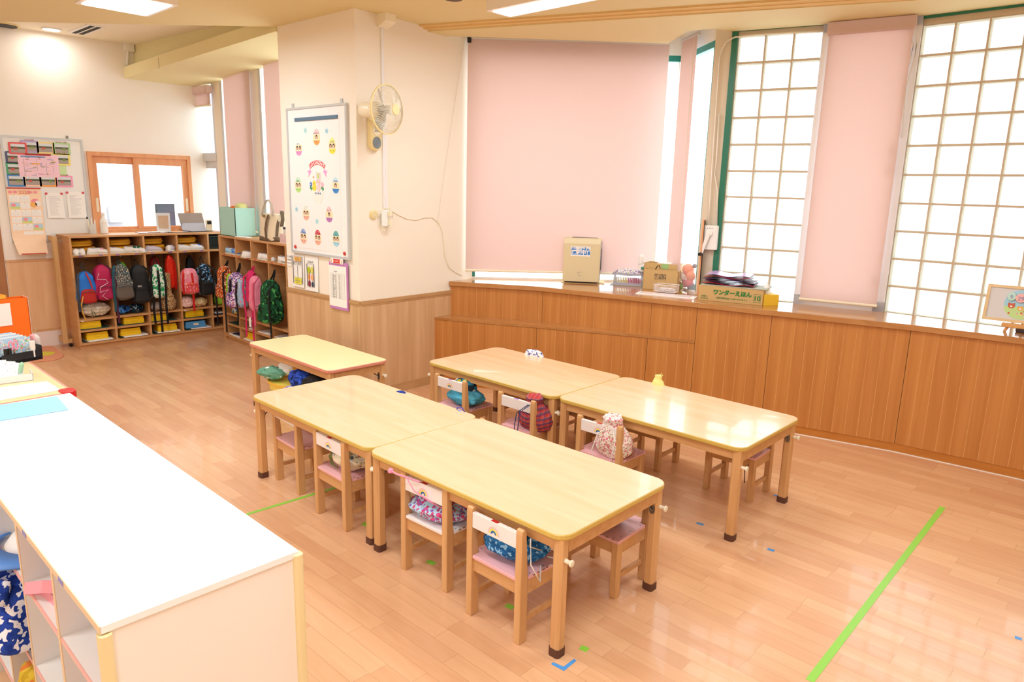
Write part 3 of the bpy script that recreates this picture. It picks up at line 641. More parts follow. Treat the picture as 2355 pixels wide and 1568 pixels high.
# ================================================================ drawstring bags
def sack(name, label, cloth, loc, w, d, h, rot=(0, 0, 0), cord=None, cords=(), seed=1, group='drawstring bags on the chairs', nk=.74, neck=.16, flare=.34, amp=.05, cat='bag'):
    """cords: lists of local points"""
    t = thing(name, label, cat, loc, rot=rot, group=group)
    wrinkle(MB().rings(sackrings(w, d, h, seed, amp, neck, flare, nk=nk)).build('bag_body', cloth, t, smooth=True, sub=2), .020, .05)
    if cord:
        for c in cords: MB().tube(c, .0028, 6).build('cord', cord, t, smooth=True)
    return t
def pillow(name, label, cloth, loc, w, d, h, rz=0, seed=1, cord=None, cords=(), tilt=0, group='drawstring bags on the chairs', tied=True):
    """a full bag lying down: pinched corners, wrinkled gathered end towards +x"""
    t = thing(name, label, 'bag', loc, rot=(tilt, 0, rz), group=group); rnd = random.Random(seed); p = [rnd.uniform(0, 6) for _ in range(6)]; rs = []; nx, n = 18, 26
    for i in range(nx+1):
        s = i/nx; x = -w/2+w*s; q = 2*s-1
        k = max(.10, (1-abs(q)**2.6))**.55
        dd = 1-.10*abs(q) if q < 0 else (1-.62*q**2 if tied else 1-.10*q)
        r = []
        for j in range(n):
            a = 2*pi*j/n; f = 1+.05*sin(5*a+p[0]+5*s)+(.10*max(0, q)*sin(10*a+p[1]) if tied else 0)+.03*sin(9*a+p[2]-8*s)
            r.append((x+.006*sin(3*a+p[3]), d/2*dd*sq(cos(a), .8)*(.55+.45*k)*f, h/2+h/2*sin(a)*k*f))
        rs.append(r)
    z0 = min(v[2] for r in rs for v in r); rs = [[(x, y, z-z0) for x, y, z in r] for r in rs]
    wrinkle(MB().rings(rs).build('bag_body', cloth, t, smooth=True, sub=2), .020, .045)
    if cord:
        for c in cords: MB().tube(c, .0028, 6).build('cord', cord, t, smooth=True)
    return t
c_blue = pat('blue_swirl_cloth', '2E78B8', ['8FC4EA', '1F5FA0'], 46, 'noise', cut=.46)
c_lblue = pat('light_blue_floral_cloth', 'B5D8EE', ['D9538F', '8E6BB8', 'C9487F'], 34, 'voronoi', cut=.62)
c_cream = pat('cream_print_cloth', 'EFEBD2', ['5C7A93', '9A4B43', 'F7F5E8', '97A96B'], 20, 'voronoi', cut=.42)
c_teal = pat('teal_panel_cloth', '4FA6C4', ['57AECB', '3E8FB0'], 8, 'noise')
c_tealp = pat('black_yellow_print_cloth', '22323E', ['C5C83C', 'F2F2F0', '2E86A8'], 16, 'voronoi', cut=.72)
c_plaid = pat('navy_red_plaid_cloth', 'B9403C', ['2B3A66', '8D7B88', 'D95A4C', '23305C'], 11, 'check')
c_wflor = pat('white_floral_cloth', 'F4EEE8', ['DE6C8C', 'E98BA0', 'B7A070'], 52, 'voronoi', cut=.55)
c_white = pat('white_lilac_cloth', 'F3F1F6', ['A9A4D6', '5A5F96'], 40, 'noise', cut=.40)
c_yel = mat('pale_yellow_cloth', 'E9E08C', .8, bump=.1, bscale=60)
c_royal = pat('royal_blue_cloth', '2646A8', ['3B62CF', '16245F'], 30, 'noise')
w_cord, k_cord, g_cord, p_cord, n_cord = mat('white_cord', (.93, .92, .9), .7), mat('black_cord', (.05, .05, .06), .6), mat('green_cord', (.42, .55, .24), .7), mat('pink_cord', (.93, .60, .72), .7), mat('navy_cord', (.13, .18, .38), .7)
Z = SH+.002
pillow('drawstring_bag', 'blue swirl-print drawstring bag squeezed under the chair back nearest the camera', c_blue, (-1.60, 1.845, Z), .27, .20, .125, .25, 3, w_cord,
       [[(.12, -.02, .07), (.10, -.10, .12), (.13, -.15, .185), (.135, -.155, .08), (.16, -.12, -.0), (.13, -.06, .03)], [(.13, .0, .04), (.17, .02, .03), (.19, .05, .035), (.20, .0, .02), (.15, -.02, .02)]], tied=True)
pillow('drawstring_bag', 'light blue bag with pink flowers lying on the white seat', c_lblue, (-2.085, 1.86, Z), .30, .22, .10, .12, 5, p_cord,
       [[(.10, -.04, .06), (.03, -.10, .11), (-.05, -.13, .155), (-.10, -.125, .20)], [(.10, .0, .05), (.06, -.09, .10), (-.0, -.135, .15)]])
MB().tube([(-.20, -.12, .205), (-.155, -.135, .208), (-.10, -.12, .200), (-.03, -.115, .198)], .004, 6).lathe([(.004, -.012), (.014, -.006), (.012, .006), (.004, .012)], 8, Matrix.Translation((-.205, -.12, .205))).build('cord_bow', p_cord, [o for o in bpy.data.objects if o.get('label', '').startswith('light blue bag with')][0])
pillow('drawstring_bag', 'cream cartoon-print cloth bag with green straps on a pink seat', c_cream, (-2.83, 1.90, Z), .25, .22, .15, -.1, 8, g_cord,
       [[(-.10, -.06, .08), (-.12, -.10, .15), (-.155, -.14, .20), (-.17, -.10, .17)]] + [[(-.09+.012*i, -.06, .10), (-.115+.012*i, -.09, .05), (-.10+.016*i, -.085, .012), (-.06+.01*i, -.08, .008)] for i in range(3)], tied=False)
pillow('drawstring_bag', 'teal bag with a black, white and yellow print on its upper half', c_teal, (-3.26, 3.10, Z), .27, .20, .11, -.05, 11, tied=False)
MB().rings(softbox(.20, .12, .13, .6, 8, 20, .7, seed=4, amp=.04)).build('printed_panel', c_tealp, [o for o in bpy.data.objects if o.get('label', '').startswith('teal bag with')][0], smooth=True, loc=(-.03, .02, .045))
sack('drawstring_bag', 'navy and red plaid bag with its neck hung over the chair back', c_plaid, (-2.60, 3.10, Z), .25, .18, .235, (.28, 0, .3), n_cord,
     [[(-.02, -.06, .20), (-.06, -.14, .185), (-.075, -.165, .10), (-.075, -.17, .0), (-.08, -.165, -.08)], [(-.01, -.06, .20), (-.04, -.14, .19), (-.05, -.17, .09), (-.06, -.17, .0), (-.045, -.165, -.06)]], 12, nk=.8, neck=.34, flare=.5)
sack('drawstring_bag', 'white bag with small pink flowers and white cords on a chair back', c_wflor, (-1.99, 3.07, Z), .22, .17, .25, (.2, 0, .1), w_cord,
     [[(.0, -.02, .2), (-.05, -.09, .17), (-.07, -.13, .08), (-.06, -.13, .02), (.0, -.12, -.01), (.05, -.13, -.005)], [(.02, -.04, .19), (.06, -.09, .15), (.05, -.12, .07), (.05, -.11, .01)]], 14, nk=.82, neck=.45, flare=.6)
pillow('drawstring_bag', 'black drawstring bag on the pink seat facing the windows', m_black, (-1.55, 2.38, Z), .24, .17, .20, .2, 17, k_cord, [[(.08, .0, .2), (.12, .02, .21), (.14, .03, .18), (.15, .02, .14)]])
sack('drawstring_bag', 'white and lilac bag showing over the table edge by the step bench', c_white, (-3.27, 3.81, Z), .24, .12, .275, (0, 0, .2), seed=19, nk=.97, neck=.55, flare=.5)
sack('drawstring_bag', 'pale yellow pouch poking up behind the glare-lit table', c_yel, (-2.19, 3.80, Z), .17, .10, .30, (-.05, 0, .1), c_yel, [[(0, 0, .28), (.02, 0, .31), (.03, .0, .30), (.01, 0, .275)]], 21, nk=.93, neck=.22, flare=.3)
sack('drawstring_bag', 'dark navy bag under the glare-lit table with long black cords', m_black, (-1.55, 3.80, Z), .20, .13, .225, (0, 0, 0), k_cord,
     [[(.02, -.03, .17), (.08, -.12, .06), (.085, -.165, -.01), (.08, -.17, -.10), (.085, -.17, -.17)], [(.03, -.03, .17), (.095, -.12, .05), (.10, -.165, -.02), (.095, -.17, -.07)]], 23)
sack('drawstring_bag', 'royal blue bag showing in the gap between the front and back tables', c_royal, (-3.16, 2.47, Z), .18, .12, .235, (0, 0, 0), seed=25, nk=.86, neck=.5, flare=.6)
sack('drawstring_bag', 'blue and white bag with looped blue cord behind the table joint', pat('blue_white_cloth', 'E9EEF8', ['3B5FC0', '7FA0E0'], 40, 'noise'), (-2.64, 2.48, Z), .16, .12, .232, (0, 0, 0), mat('blue_cord', (.15, .25, .75), .5), [[(-.04, .0, .20), (-.03, 0, .245), (.01, 0, .255), (.035, 0, .23)]], 27)
# ================================================================ lockers
PITCH = .345; LZ = (.07, .205, .318, .972, 1.145)   # floors of: bottom slot, second slot, bag bay, shoe shelf, underside of top
m_purple_lbl = mat('purple_label', (.50, .40, .78), .6); m_red_lbl = mat('red_label', (.85, .25, .25), .6)
m_back = wood('locker_back', 'C59462', 'B88754', (3, 3, 22), .5)
def locker(fr, n, depth, label, lblm, hooks=2, w_last=None, post=False):
    t = thing('locker_unit', label, 'locker', fr.o, fr.ang); xs = [PITCH*i for i in range(n+1)]
    if w_last: xs[-1] = xs[-2]+w_last
    X = xs[-1]; T = .020
    MB().box(-.012, X+.012, 0, depth, 1.143, 1.163).build('top_panel', m_lock, t, bevel=.0015)
    MB().box(-.010, .010, 0, depth, .05, 1.143).build('side_panel', m_lock, t)
    MB().box(X-.010, X+.010, 0, depth, .05, 1.143).build('side_panel', m_lock, t)
    for x in xs[1:-1]: MB().box(x-.010, x+.010, .001, depth-.01, .05, 1.143).build('divider', m_lock, t)
    MB().box(-.008, X+.008, depth-.008, depth, .05, 1.143).build('back_panel', m_back, t)
    for z in LZ[:-1]:
        MB().box(.010, X-.010, .0005 if z > .1 else 0, depth-.008, z-.022, z).build('shelf', m_lock, t)
    MB().box(0, X, .025, depth, 0, .05).build('plinth', m_lock, t)
    for i in range(n):
        c = (xs[i]+xs[i+1])/2; wv = xs[i+1]-xs[i]
        if i < n-(1 if w_last else 0):
            lb = MB()
            for k in (-1, 1): lb.box(c+k*wv*.27-.018, c+k*wv*.27+.018, -.0012, 0, .9555, .9645)
            lb.build('name_strip', lblm, t)
            for k in ((-.2, .2) if hooks == 2 else (.18,)):
                xh = c+wv*k; yh = depth-.01
                MB().prism(ellipse(xh, .905, .012, .018, 10), yh-.004, yh, 'y').tube([(xh, yh-.004, .91), (xh, yh-.03, .902), (xh, yh-.045, .915), (xh, yh-.048, .935)], .0035, 6).tube([(xh, yh-.004, .895), (xh, yh-.02, .88), (xh, yh-.03, .89)], .0035, 6).build('coat_hook', m_chrome, t)
    return t
fK = Fr((-7.90, 2.032), (-7.90, 4)); fK2 = Fr((-7.46, 3.352), (-5.6, 3.352))
DK, DK2 = .42, .295
lk1 = locker(fK, 5, DK, 'wood locker unit along the far wall with the clear bottle and tablet on top', m_purple_lbl, w_last=.20)
lk2 = locker(fK2, 5, DK2, 'wood locker unit under the alcove windows with mint box and tote bag on top', m_red_lbl, hooks=1)
tag(MB().box(-.045, -.012, -.0, .04, .0, 1.163).build('corner_post', m_lock, None, loc=fK2.o, rotz=fK2.ang), 'square wooden post in the corner between the two locker units', 'post')

def put(fr, u, v, z): return fr.w(u, v, z)
def cellx(i): return PITCH*(i+.5)
# ---- yellow tool boxes, books, trays in the slots
m_ybox = mat('yellow_plastic_box', (.95, .78, .10), .4); m_bbox = mat('blue_plastic_box', (.33, .62, .85), .4); m_slate = mat('dark_green_board', (.16, .30, .27), .6); m_navyb = mat('navy_book', (.15, .17, .28), .6)
def toolbox(fr, u, z, w, label, m=m_ybox, rz=0, front=.03):
    t = thing('tool_box', label, 'box', fr.w(u, front, z), fr.ang+rz, 'plastic tool boxes in the locker slots'); h = .072
    MB().prism(rrect(-w/2, w/2, 0, .24, .012), 0, h*.62).build('box_body', m, t)
    MB().prism(rrect(-w/2+.004, w/2-.004, .004, .236, .012), h*.62, h).build('lid', m, t)
    MB().box(-.028, .028, -.006, .004, .03, .052).build('latch', m_offw if m is m_bbox else m, t)
    return t
def sheet(fr, u, z, w, d, m, label, rz=0, h=.008, name='booklet', group='booklets in the locker slots', front=.01, tilt=0):
    t = MB().box(-w/2, w/2, 0, d, 0, h).build(name, m, None, bevel=.001); t.location = fr.w(u, front, z); t.rotation_euler = (tilt, 0, fr.ang+rz)
    return tag(t, label, 'booklet', group)
names = ['bay at the gate end', 'second bay from the gate', 'middle bay', 'fourth bay from the gate']
for i in range(4):
    u = cellx(i)
    sheet(fK, u-.01, LZ[0], .25, .26, m_slate, 'dark green board flat on the floor of the lowest slot, %s' % names[i], .04*(i-1.5), .004)
    if i < 3: sheet(fK, u+.02, LZ[0]+.0045, .24, .26, m_paper, 'white booklet under the lowest tool box, %s' % names[i], .08*(1-i), .012, front=.004)
    if i == 3: sheet(fK, u+.03, LZ[0]+.0045, .22, .26, m_paper, 'white booklet under the blue tool box', -.1, .010, front=.0)
    sheet(fK, u-.02, LZ[1], .27, .27, m_slate, 'dark green board under the upper tool box, %s' % names[i], -.03*(i-1), .006, front=.0)
    if i == 3: toolbox(fK, u-.02, LZ[0]+.0165, .23, 'light blue tool box in the lowest slot', m_bbox, 0, .02)
    else: toolbox(fK, u+(.0, -.02, .02)[i], LZ[0]+.0175, .21, 'yellow tool box in the lowest slot, %s' % names[i], front=.04)
    toolbox(fK, u+(-.06, .02, -.07, -.02)[i], LZ[1]+.0065, .21, 'yellow tool box in the upper slot, %s' % names[i], front=.03)
    if i in (0, 3): sheet(fK, u-.03, LZ[1]+.088, .24, .24, m_paper, 'white booklet laid on the upper tool box, %s' % names[i], .1, .010, tilt=-.02)
sheet(fK, PITCH*4+.10, LZ[1], .14, .25, m_navyb, 'navy booklet in the narrow corner slot', 0, .02)
sheet(fK, PITCH*4+.10, LZ[1]+.0205, .13, .22, m_paper, 'pale booklet on the navy one in the narrow corner slot', .1, .008)
toolbox(fK2, cellx(1)-.01, LZ[0]+.0145, .20, 'yellow tool box in the lowest slot below the purple dappled backpack', front=.03)
sheet(fK2, cellx(1)+.0, LZ[0], .26, .26, m_paper, 'white booklet under the tool box below the purple dappled backpack', -.05, .012)
sheet(fK2, cellx(0)-.0, LZ[0], .26, .26, m_paper, 'white booklet in the lowest slot below the orange floral backpack', -.05, .012)
sheet(fK2, cellx(0)+.04, LZ[0]+.0125, .18, .2, m_navyb, 'navy booklet in the lowest slot below the orange floral backpack', .1, .010, front=.03)
sheet(fK2, cellx(0)+.02, LZ[1], .24, .25, m_slate, 'green board in the upper slot below the orange floral backpack', 0, .008)
sheet(fK2, cellx(2)-.02, LZ[0], .24, .25, m_slate, 'green board in the lowest slot below the pink backpacks', 0, .008)
sheet(fK2, cellx(2), LZ[1], .24, .25, m_paper, 'white booklet in the upper slot below the pink backpacks', .05, .012)
sheet(fK2, cellx(3), LZ[1], .24, .25, m_paper, 'white booklet in the upper slot below the green backpack', .05, .014)
sheet(fK2, cellx(1)+.08, LZ[1], .12, .2, m_paper, 'grey booklet in the upper slot below the purple dappled backpack', .05, .012)

# ---- yellow padded hoods on the shoe shelf
m_hood = mat('mustard_padded_cloth', (.88, .64, .12), .85, bump=.25, bscale=35, var=.06)
def hood(fr, u, z, w, h, label, rz=0, front=.05):
    t = thing('padded_hood', label, 'hood', fr.w(u, front, z), fr.ang+rz, 'mustard padded hoods on the shoe shelves'); rs = []
    n = 24
    for i in range(9):
        s = i/8; k = max(.0, 1-(2*s-1)**4)**.5; kk = .82+.18*k
        rs.append([(w/2*sq(cos(a), .5)*kk, .13+.13*sq(sin(a), .5)*kk, h*s*(1+.10*sin(2*a+2))) for a in [2*pi*j/n for j in range(n)]])
    MB().rings(rs).build('hood_body', m_hood, t, smooth=True, sub=1)
    MB().tube([(-w/2+.01, -.002, h*.52), (0, -.006, h*.5), (w/2-.01, -.002, h*.54)], .003, 6).build('piping', mat('mustard_dark', (.72, .50, .08), .8), t)
for i in range(4):
    hood(fK, cellx(i)-.03+.02*(i % 2), LZ[3], .26, .068, 'lower mustard hood in the shoe shelf, %s' % names[i], .03*(i-1), .09)
    hood(fK, cellx(i)-.05+.02*(i % 2), LZ[3]+.070, .25, .070, 'upper mustard hood in the shoe shelf, %s' % names[i], -.05*(i-1), .10)
# ---- indoor shoes
m_shoe = mat('shoe_white', (.93, .92, .91), .6); m_sole = mat('shoe_sole', (.86, .85, .80), .6); m_lilac = mat('shoe_lilac', (.80, .77, .84), .6)
def shoe(fr, u, z, label, rz=0, m=m_shoe, strap=None, up=False, v=.02, roll=0):
    t = thing('indoor_shoe', label, 'shoe', fr.w(u, v, z), group='indoor shoes on the locker shelves', rot=(0, roll, fr.ang+rz)); L_ = .185; rs = []; n = 18
    for i in range(11):
        s = i/10; x = (s-.5)*L_; w = .031*(max(0, 1-abs(2*s-1.06)**3.2))**.5+.004; w *= .86+.22*s; h = .072*(1-.45*s**1.5)*(max(.05, 1-(2*s-1)**8))**.5
        rs.append([(x, w*cos(a), max(.010, h*.5+h*.5*sin(a)) if sin(a) < 0 else h*.5+h*.5*sin(a)) for a in [2*pi*j/n for j in range(n)]])
    MB().rings(rs).build('upper', m, t, smooth=True)
    sp_ = [((x-.5)*L_*1.02, .033*(max(0, 1-abs(2*x-1.06)**3.2))**.5*(.86+.22*x)+.004) for x in [i/12 for i in range(13)]]
    MB().prism([(a, -b) for a, b in sp_]+[(a, b) for a, b in sp_[::-1]], 0, .012).build('sole', m_sole, t)
    MB().prism(ellipse(-.035, 0, .036, .019, 16), .060, .0655).build('foot_opening', mat('shoe_inside', (.55, .53, .55), .8), t)
    if strap: MB().ribbon([(.02, -.031, .014), (.02, -.024, .050), (.02, 0, .062), (.02, .024, .050), (.02, .031, .014)], (1, 0, 0), .03, .003).build('strap', strap, t)
    return t
m_pks, m_grs, m_bls = mat('shoe_pink_strap', (.93, .70, .76), .6), mat('shoe_green', (.05, .42, .27), .6), mat('shoe_blue', (.30, .55, .90), .6)
S = LZ[3]
for k, (i, du, rz, mm, st, lab) in enumerate([
    (0, -.12, 1.4, m_shoe, None, 'white shoe standing on its toe at the gate end'), (0, -.085, 1.75, m_shoe, None, 'white shoe leaning beside the one at the gate end'),
    (0, .06, .3, m_shoe, m_pks, 'white shoe with pink strap in the end bay'), (0, .10, -.2, m_shoe, m_pks, 'second white shoe with pink strap in the end bay, at the divider'),
    (1, -.09, .05, m_shoe, None, 'plain white shoe seen from the side in the second bay'), (1, .07, -.3, m_shoe, m_grs, 'white shoe with a green band in the second bay'), (1, .12, -.9, m_shoe, m_grs, 'green-banded white shoe touching the second divider'),
    (2, -.06, .02, m_lilac, None, 'lilac-grey shoe lying on its side in the middle bay'), (2, .10, 1.2, m_shoe, None, 'white shoe with its sole up in the middle bay'), (2, .13, 1.0, m_lilac, None, 'lilac shoe under the sole-up shoe in the middle bay'),
    (3, -.08, .15, m_shoe, None, 'worn white shoe in the fourth bay'), (3, .06, .25, m_shoe, m_bls, 'white shoe with blue toe cap in the fourth bay')]):
    shoe(fK, cellx(i)+du, S, lab, rz, mm, st, v=.05)
MB().rings([[(.055+.03*cos(a)*c, .028*sin(a)*c-.0, .028+z) for a in [2*pi*j/14 for j in range(14)]] for c, z in ((.4, -.018), (.9, -.012), (1, 0), (.9, .012), (.4, .019))]).build('toe_cap', m_bls, [o for o in bpy.data.objects if 'blue toe cap' in o.get('label', '')][0], smooth=True)
for k, (i, du, rz, mm, st, lab) in enumerate([
    (0, -.02, .1, mat('shoe_light_blue', (.62, .80, .93), .6), m_shoe, 'light blue shoe above the orange floral backpack'), (0, .10, -.1, m_bls, m_shoe, 'bright blue shoe at the divider above the orange floral backpack'),
    (1, .08, 1.3, m_shoe, None, 'white shoe standing on end above the purple dappled backpack'), (1, .125, 1.5, m_shoe, None, 'white shoe at the divider above the purple dappled backpack'),
    (2, .05, .5, m_shoe, None, 'white shoe with dark print above the pink backpacks'), (2, .11, .3, m_shoe, m_blackp, 'white shoe with black strap above the pink backpacks'),
    (3, .07, .1, m_shoe, m_blackp, 'white and black shoe above the green backpack'), (3, .12, .0, m_shoe, m_blackp, 'black-trimmed shoe next to the pillar above the green backpack')]):
    shoe(fK2, cellx(i)+du, S, lab, rz, mm, st, v=.04)
# ---- basket in the narrow bay
bk = thing('storage_crate', 'dark green lattice crate in the narrow corner bay', 'crate', fK.w(PITCH*4+.10, .03, S), fK.ang); m_crate = mat('dark_green_plastic', (.10, .14, .08), .5)
mb = MB().box(-.082, .082, 0, .2, 0, .006).box(-.085, .085, -.003, .004, .135, .15).box(-.085, .085, -.003, .004, 0, .02).box(-.085, -.079, 0, .2, 0, .15).box(.079, .085, 0, .2, 0, .15).box(-.085, .085, .196, .2, 0, .15)
for k in range(10): mb.box(-.078+.0165*k, -.0725+.0165*k, -.002, .003, .02, .135)
for k in range(5): mb.box(-.08, .08, -.002, .003, .035+.02*k, .040+.02*k)
mb.build('lattice_body', m_crate, bk); MB().box(-.07, .07, .03, .18, .008, .12).build('contents', mat('dark_contents', (.17, .19, .20), .8), bk)

# ================================================================ backpacks
def pack(fr, u, v, z, w, h, d, body, label, pocket=None, strap=m_black, rz=0, tilt=0, hook=None, seed=1, top=.7, straps=((-.25, .3), (.25, .3)), e=.45, logo=None, group='backpacks hung in the lockers', drop=0, mesh=None):
    t = thing('backpack', label, 'backpack', fr.w(u, v, z), group=group, rot=(tilt, 0, fr.ang+rz))
    wrinkle(MB().rings(softbox(w, d, h, e, 12, 26, top, seed=seed, amp=.025)).build('main_body', body, t, smooth=True, sub=1), .016, .07)
    if pocket is not None:
        MB().rings(softbox(w*.8, d*.6, h*.46, .5, 8, 22, .82, seed=seed+3, amp=.03)).build('front_pocket', pocket, t, smooth=True, sub=1, loc=(0, -d*.36, h*.04))
        MB().tube([(-w*.33, -d*.66-.001, h*.40), (0, -d*.68-.003, h*.43), (w*.33, -d*.66-.001, h*.40)], .003, 6).build('zip', strap if strap is not body else m_black, t)
    if hook is not None:
        zt = hook-z; MB().ribbon([(-w*.10, d*.1, h*.97), (-.012, d*.25, (h+zt)/2), (0, d*.3, zt), (.012, d*.25, (h+zt)/2), (w*.10, d*.1, h*.97)], (0, 1, .0), .018, .004).build('hanging_loop', strap, t)
    for sx, dr in straps:
        MB().ribbon([(w*sx, d*.1, h*.95), (w*sx*1.7, -d*.42, h*.80), (w*sx*2.0, -d*.52, h*.45), (w*sx*1.9, -d*.45, h*.12), (w*sx*1.8, -d*.4, -dr*.3), (w*sx*1.9, -d*.42, -dr)], (1, .2, 0), .024, .004).build('shoulder_strap', strap, t)
    return t
HK = .90; BZ = LZ[2]
P_ = lambda n, c: mat(n, c, .7, bump=.15, bscale=50)
tt = pack(fK, .095, -.01, .47, .19, .34, .15, P_('pack_blue', (.10, .45, .83)), 'blue backpack with red front pouch and yellow buckle at the gate end', P_('pack_red', (.70, .12, .10)), mat('strap_grey', (.25, .27, .30), .8), straps=((-.25, .06),), hook=HK, seed=2, top=.62)
MB().tube([(-.06, -.10, .1), (-.085, -.11, .02), (-.08, -.10, -.06), (-.06, -.10, -.13)], .006, 6).build('tie_strap', mat('mustard_strap', (.85, .65, .25), .7), tt)
MB().ribbon([(.0, -.04, .33), (.02, -.078, .25), (.035, -.088, .17)], (1, 0, 0), .014, .004).build('red_binding', MATS['pack_red'], tt)
tt = pack(fK, .255, .0, .49, .20, .38, .17, P_('pack_magenta', (.70, .08, .32)), 'magenta backpack with white elastic cord', P_('pack_magenta_d', (.66, .06, .30)), mat('strap_plum', (.32, .10, .22), .8), straps=((.27, .24),), hook=HK, seed=3, top=.55)
MB().tube([(-.05, -.085, .30), (-.075, -.10, .24), (.0, -.11, .235), (.02, -.112, .20), (-.06, -.125, .16), (-.07, -.13, .11), (.01, -.13, .13), (-.05, -.13, .07), (.0, -.125, .03)], .0028, 6).build('elastic_cord', mat('white_elastic', (.88, .88, .9), .5), tt)
pack(fK, PITCH+.085, -.03, .48, .22, .39, .16, pat('grey_dotted_cloth', '5A5750', ['E6DEC8', '2C6B80', '3A3833'], 75, 'voronoi', cut=.62), 'grey backpack with cream dots and brown pocket', P_('pack_taupe', (.38, .34, .31)), mat('strap_teal', (.10, .32, .38), .8), straps=((-.25, .1),), hook=HK, seed=5, top=.45)
tt = pack(fK, PITCH+.165, .16, .53, .12, .34, .10, P_('pack_lime', (.42, .80, .14)), 'lime green backpack with orange top behind the dark ones', None, mat('strap_orange', (.95, .45, .10), .7), straps=((.1, -.05),), hook=HK, seed=6, top=.4)
pack(fK, PITCH+.26, -.0, .42, .21, .43, .18, P_('pack_black', (.07, .08, .10)), 'black backpack with a grey label in the second bay', P_('pack_black_p', (.06, .07, .09)), m_black, straps=((.28, .22), (-.2, -.1)), hook=HK, seed=7, top=.6)
MB().box(-.05, -.01, -.112, -.108, .20, .218).build('label_patch', mat('patch_grey', (.6, .6, .58), .6), [o for o in bpy.data.objects if 'grey label in the second' in o.get('label', '')][0])
tt = pack(fK, 2*PITCH+.085, -.06, .47, .17, .38, .12, pat('green_lettered_cloth', '2E9A62', ['EAF5EC', 'D5EBDD'], 34, 'noise', cut=.44), 'green and white printed backpack with long black straps', None, m_black, straps=((.18, .28), (-.02, .36), (-.26, -.2)), hook=HK, seed=8, top=.5)
pack(fK, 2*PITCH+.16, .18, .58, .12, .32, .08, P_('pack_darkred', (.55, .07, .08)), 'dark red bag hanging behind in the middle bay', None, m_black, straps=(), hook=HK, seed=9, top=.75)
m_seq = mat('gold_sequins', (.60, .36, .12), .3, metal=.5); pat_seq = pat('sequin_cloth', '8A5523', ['E8CE8F', '5A3312', 'F6E7BE'], 95, 'voronoi', rough=.35, cut=.6)
sack('drawstring_bag', 'gold sequin bag standing in the middle bay', pat_seq, fK.w(2*PITCH+.205, .01, BZ+.002), .17, .14, .42, (0, 0, fK.ang), w_cord, [], 33, group='bags standing in the lockers', nk=.5, neck=.45, flare=.5, amp=.03)
pack(fK, 2*PITCH+.265, .05, .55, .11, .38, .08, mat('shiny_orange_red', (.85, .17, .08), .25), 'shiny orange-red bag in the middle bay', None, mat('shiny_red_strap', (.75, .08, .05), .3), straps=((.2, .0),), hook=HK, seed=10, top=.45)
tt = pack(fK, 3*PITCH+.095, -.03, .48, .19, .30, .14, pat('pink_flap_cloth', 'F2A0B4', ['F5C1CC', 'EE8FA6'], 14, 'noise'), 'pink and red backpack in the fourth bay', pat('pink_red_print', 'E2555E', ['F7C84F', 'F4B6C2'], 30, 'voronoi'), mat('strap_red', (.86, .13, .12), .6), straps=((-.27, -.05), (.02, .18)), seed=11, top=.8, hook=None)
pack(fK, 3*PITCH+.26, -.02, .45, .19, .37, .16, pat('navy_blue_print', '151C28', ['2F6DA8', '9CC3DD', '10151E'], 40, 'noise', cut=.44), 'black and blue patterned backpack in the fourth bay', P_('pack_black2', (.05, .06, .08)), m_black, straps=((.29, .12), (-.2, -.2)), hook=HK, seed=12, top=.5)
pack(fK, 3*PITCH+.205, .20, .62, .10, .27, .07, P_('pack_black3', (.05, .05, .06)), 'small black pouch hung behind in the fourth bay', None, m_black, straps=(), hook=HK, seed=13, top=.5)
pillow('drawstring_bag', 'beige checked cloth bag on the floor of the end bay', pat('beige_check', 'E9E2D2', ['C9B79C', 'B09D86', 'D8CBB4'], 9, 'check'), fK.w(.19, .10, BZ+.002), .27, .19, .15, fK.ang, 41, mat('dark_green_cord', (.1, .35, .2), .6), [[(-.06, -.09, .08), (-.05, -.115, .01), (-.02, -.11, .01), (-.04, -.09, .07)]], group='bags standing in the lockers', tied=False)
pillow('drawstring_bag', 'blue cloth bag on the floor of the second bay', pat('blue_char_cloth', '2B62B8', ['16213A', '4C90D8'], 24, 'noise'), fK.w(PITCH+.10, .08, BZ+.002), .16, .14, .09, fK.ang, 43, group='bags standing in the lockers')
pillow('drawstring_bag', 'dark teal printed bag on the floor of the second bay', pat('teal_dark_print', '1A2F40', ['2F7F98', 'DCE6E8'], 34, 'voronoi'), fK.w(PITCH+.24, .09, BZ+.002), .15, .13, .09, fK.ang, 44, group='bags standing in the lockers')
pillow('drawstring_bag', 'greyish bag on the floor of the middle bay', P_('cloth_greige', (.66, .60, .57)), fK.w(2*PITCH+.085, .05, BZ+.002), .12, .13, .10, fK.ang, 45, group='bags standing in the lockers')
pillow('drawstring_bag', 'shimmering pale pink bag on the floor of the fourth bay', pat('pink_shimmer', 'EFC9C6', ['F9ECE6', 'DDA59E'], 60, 'noise', rough=.4), fK.w(3*PITCH+.085, .05, BZ+.002), .16, .15, .13, fK.ang, 46, group='bags standing in the lockers')
pillow('drawstring_bag', 'cream yellow bag on the floor of the fourth bay', P_('cloth_butter', (.91, .83, .62)), fK.w(3*PITCH+.225, .06, BZ+.002), .17, .13, .10, fK.ang, 47, mat('red_cord', (.75, .1, .15), .6), [[(-.07, -.03, .09), (-.05, -.07, .04), (-.0, -.075, .02)]], group='bags standing in the lockers')
pack(fK, 4*PITCH+.11, .02, BZ+.002, .13, .17, .12, P_('bag_lime2', (.60, .85, .20)), 'lime green bag standing in the narrow corner bay', None, m_black, straps=(), seed=14, top=.95)
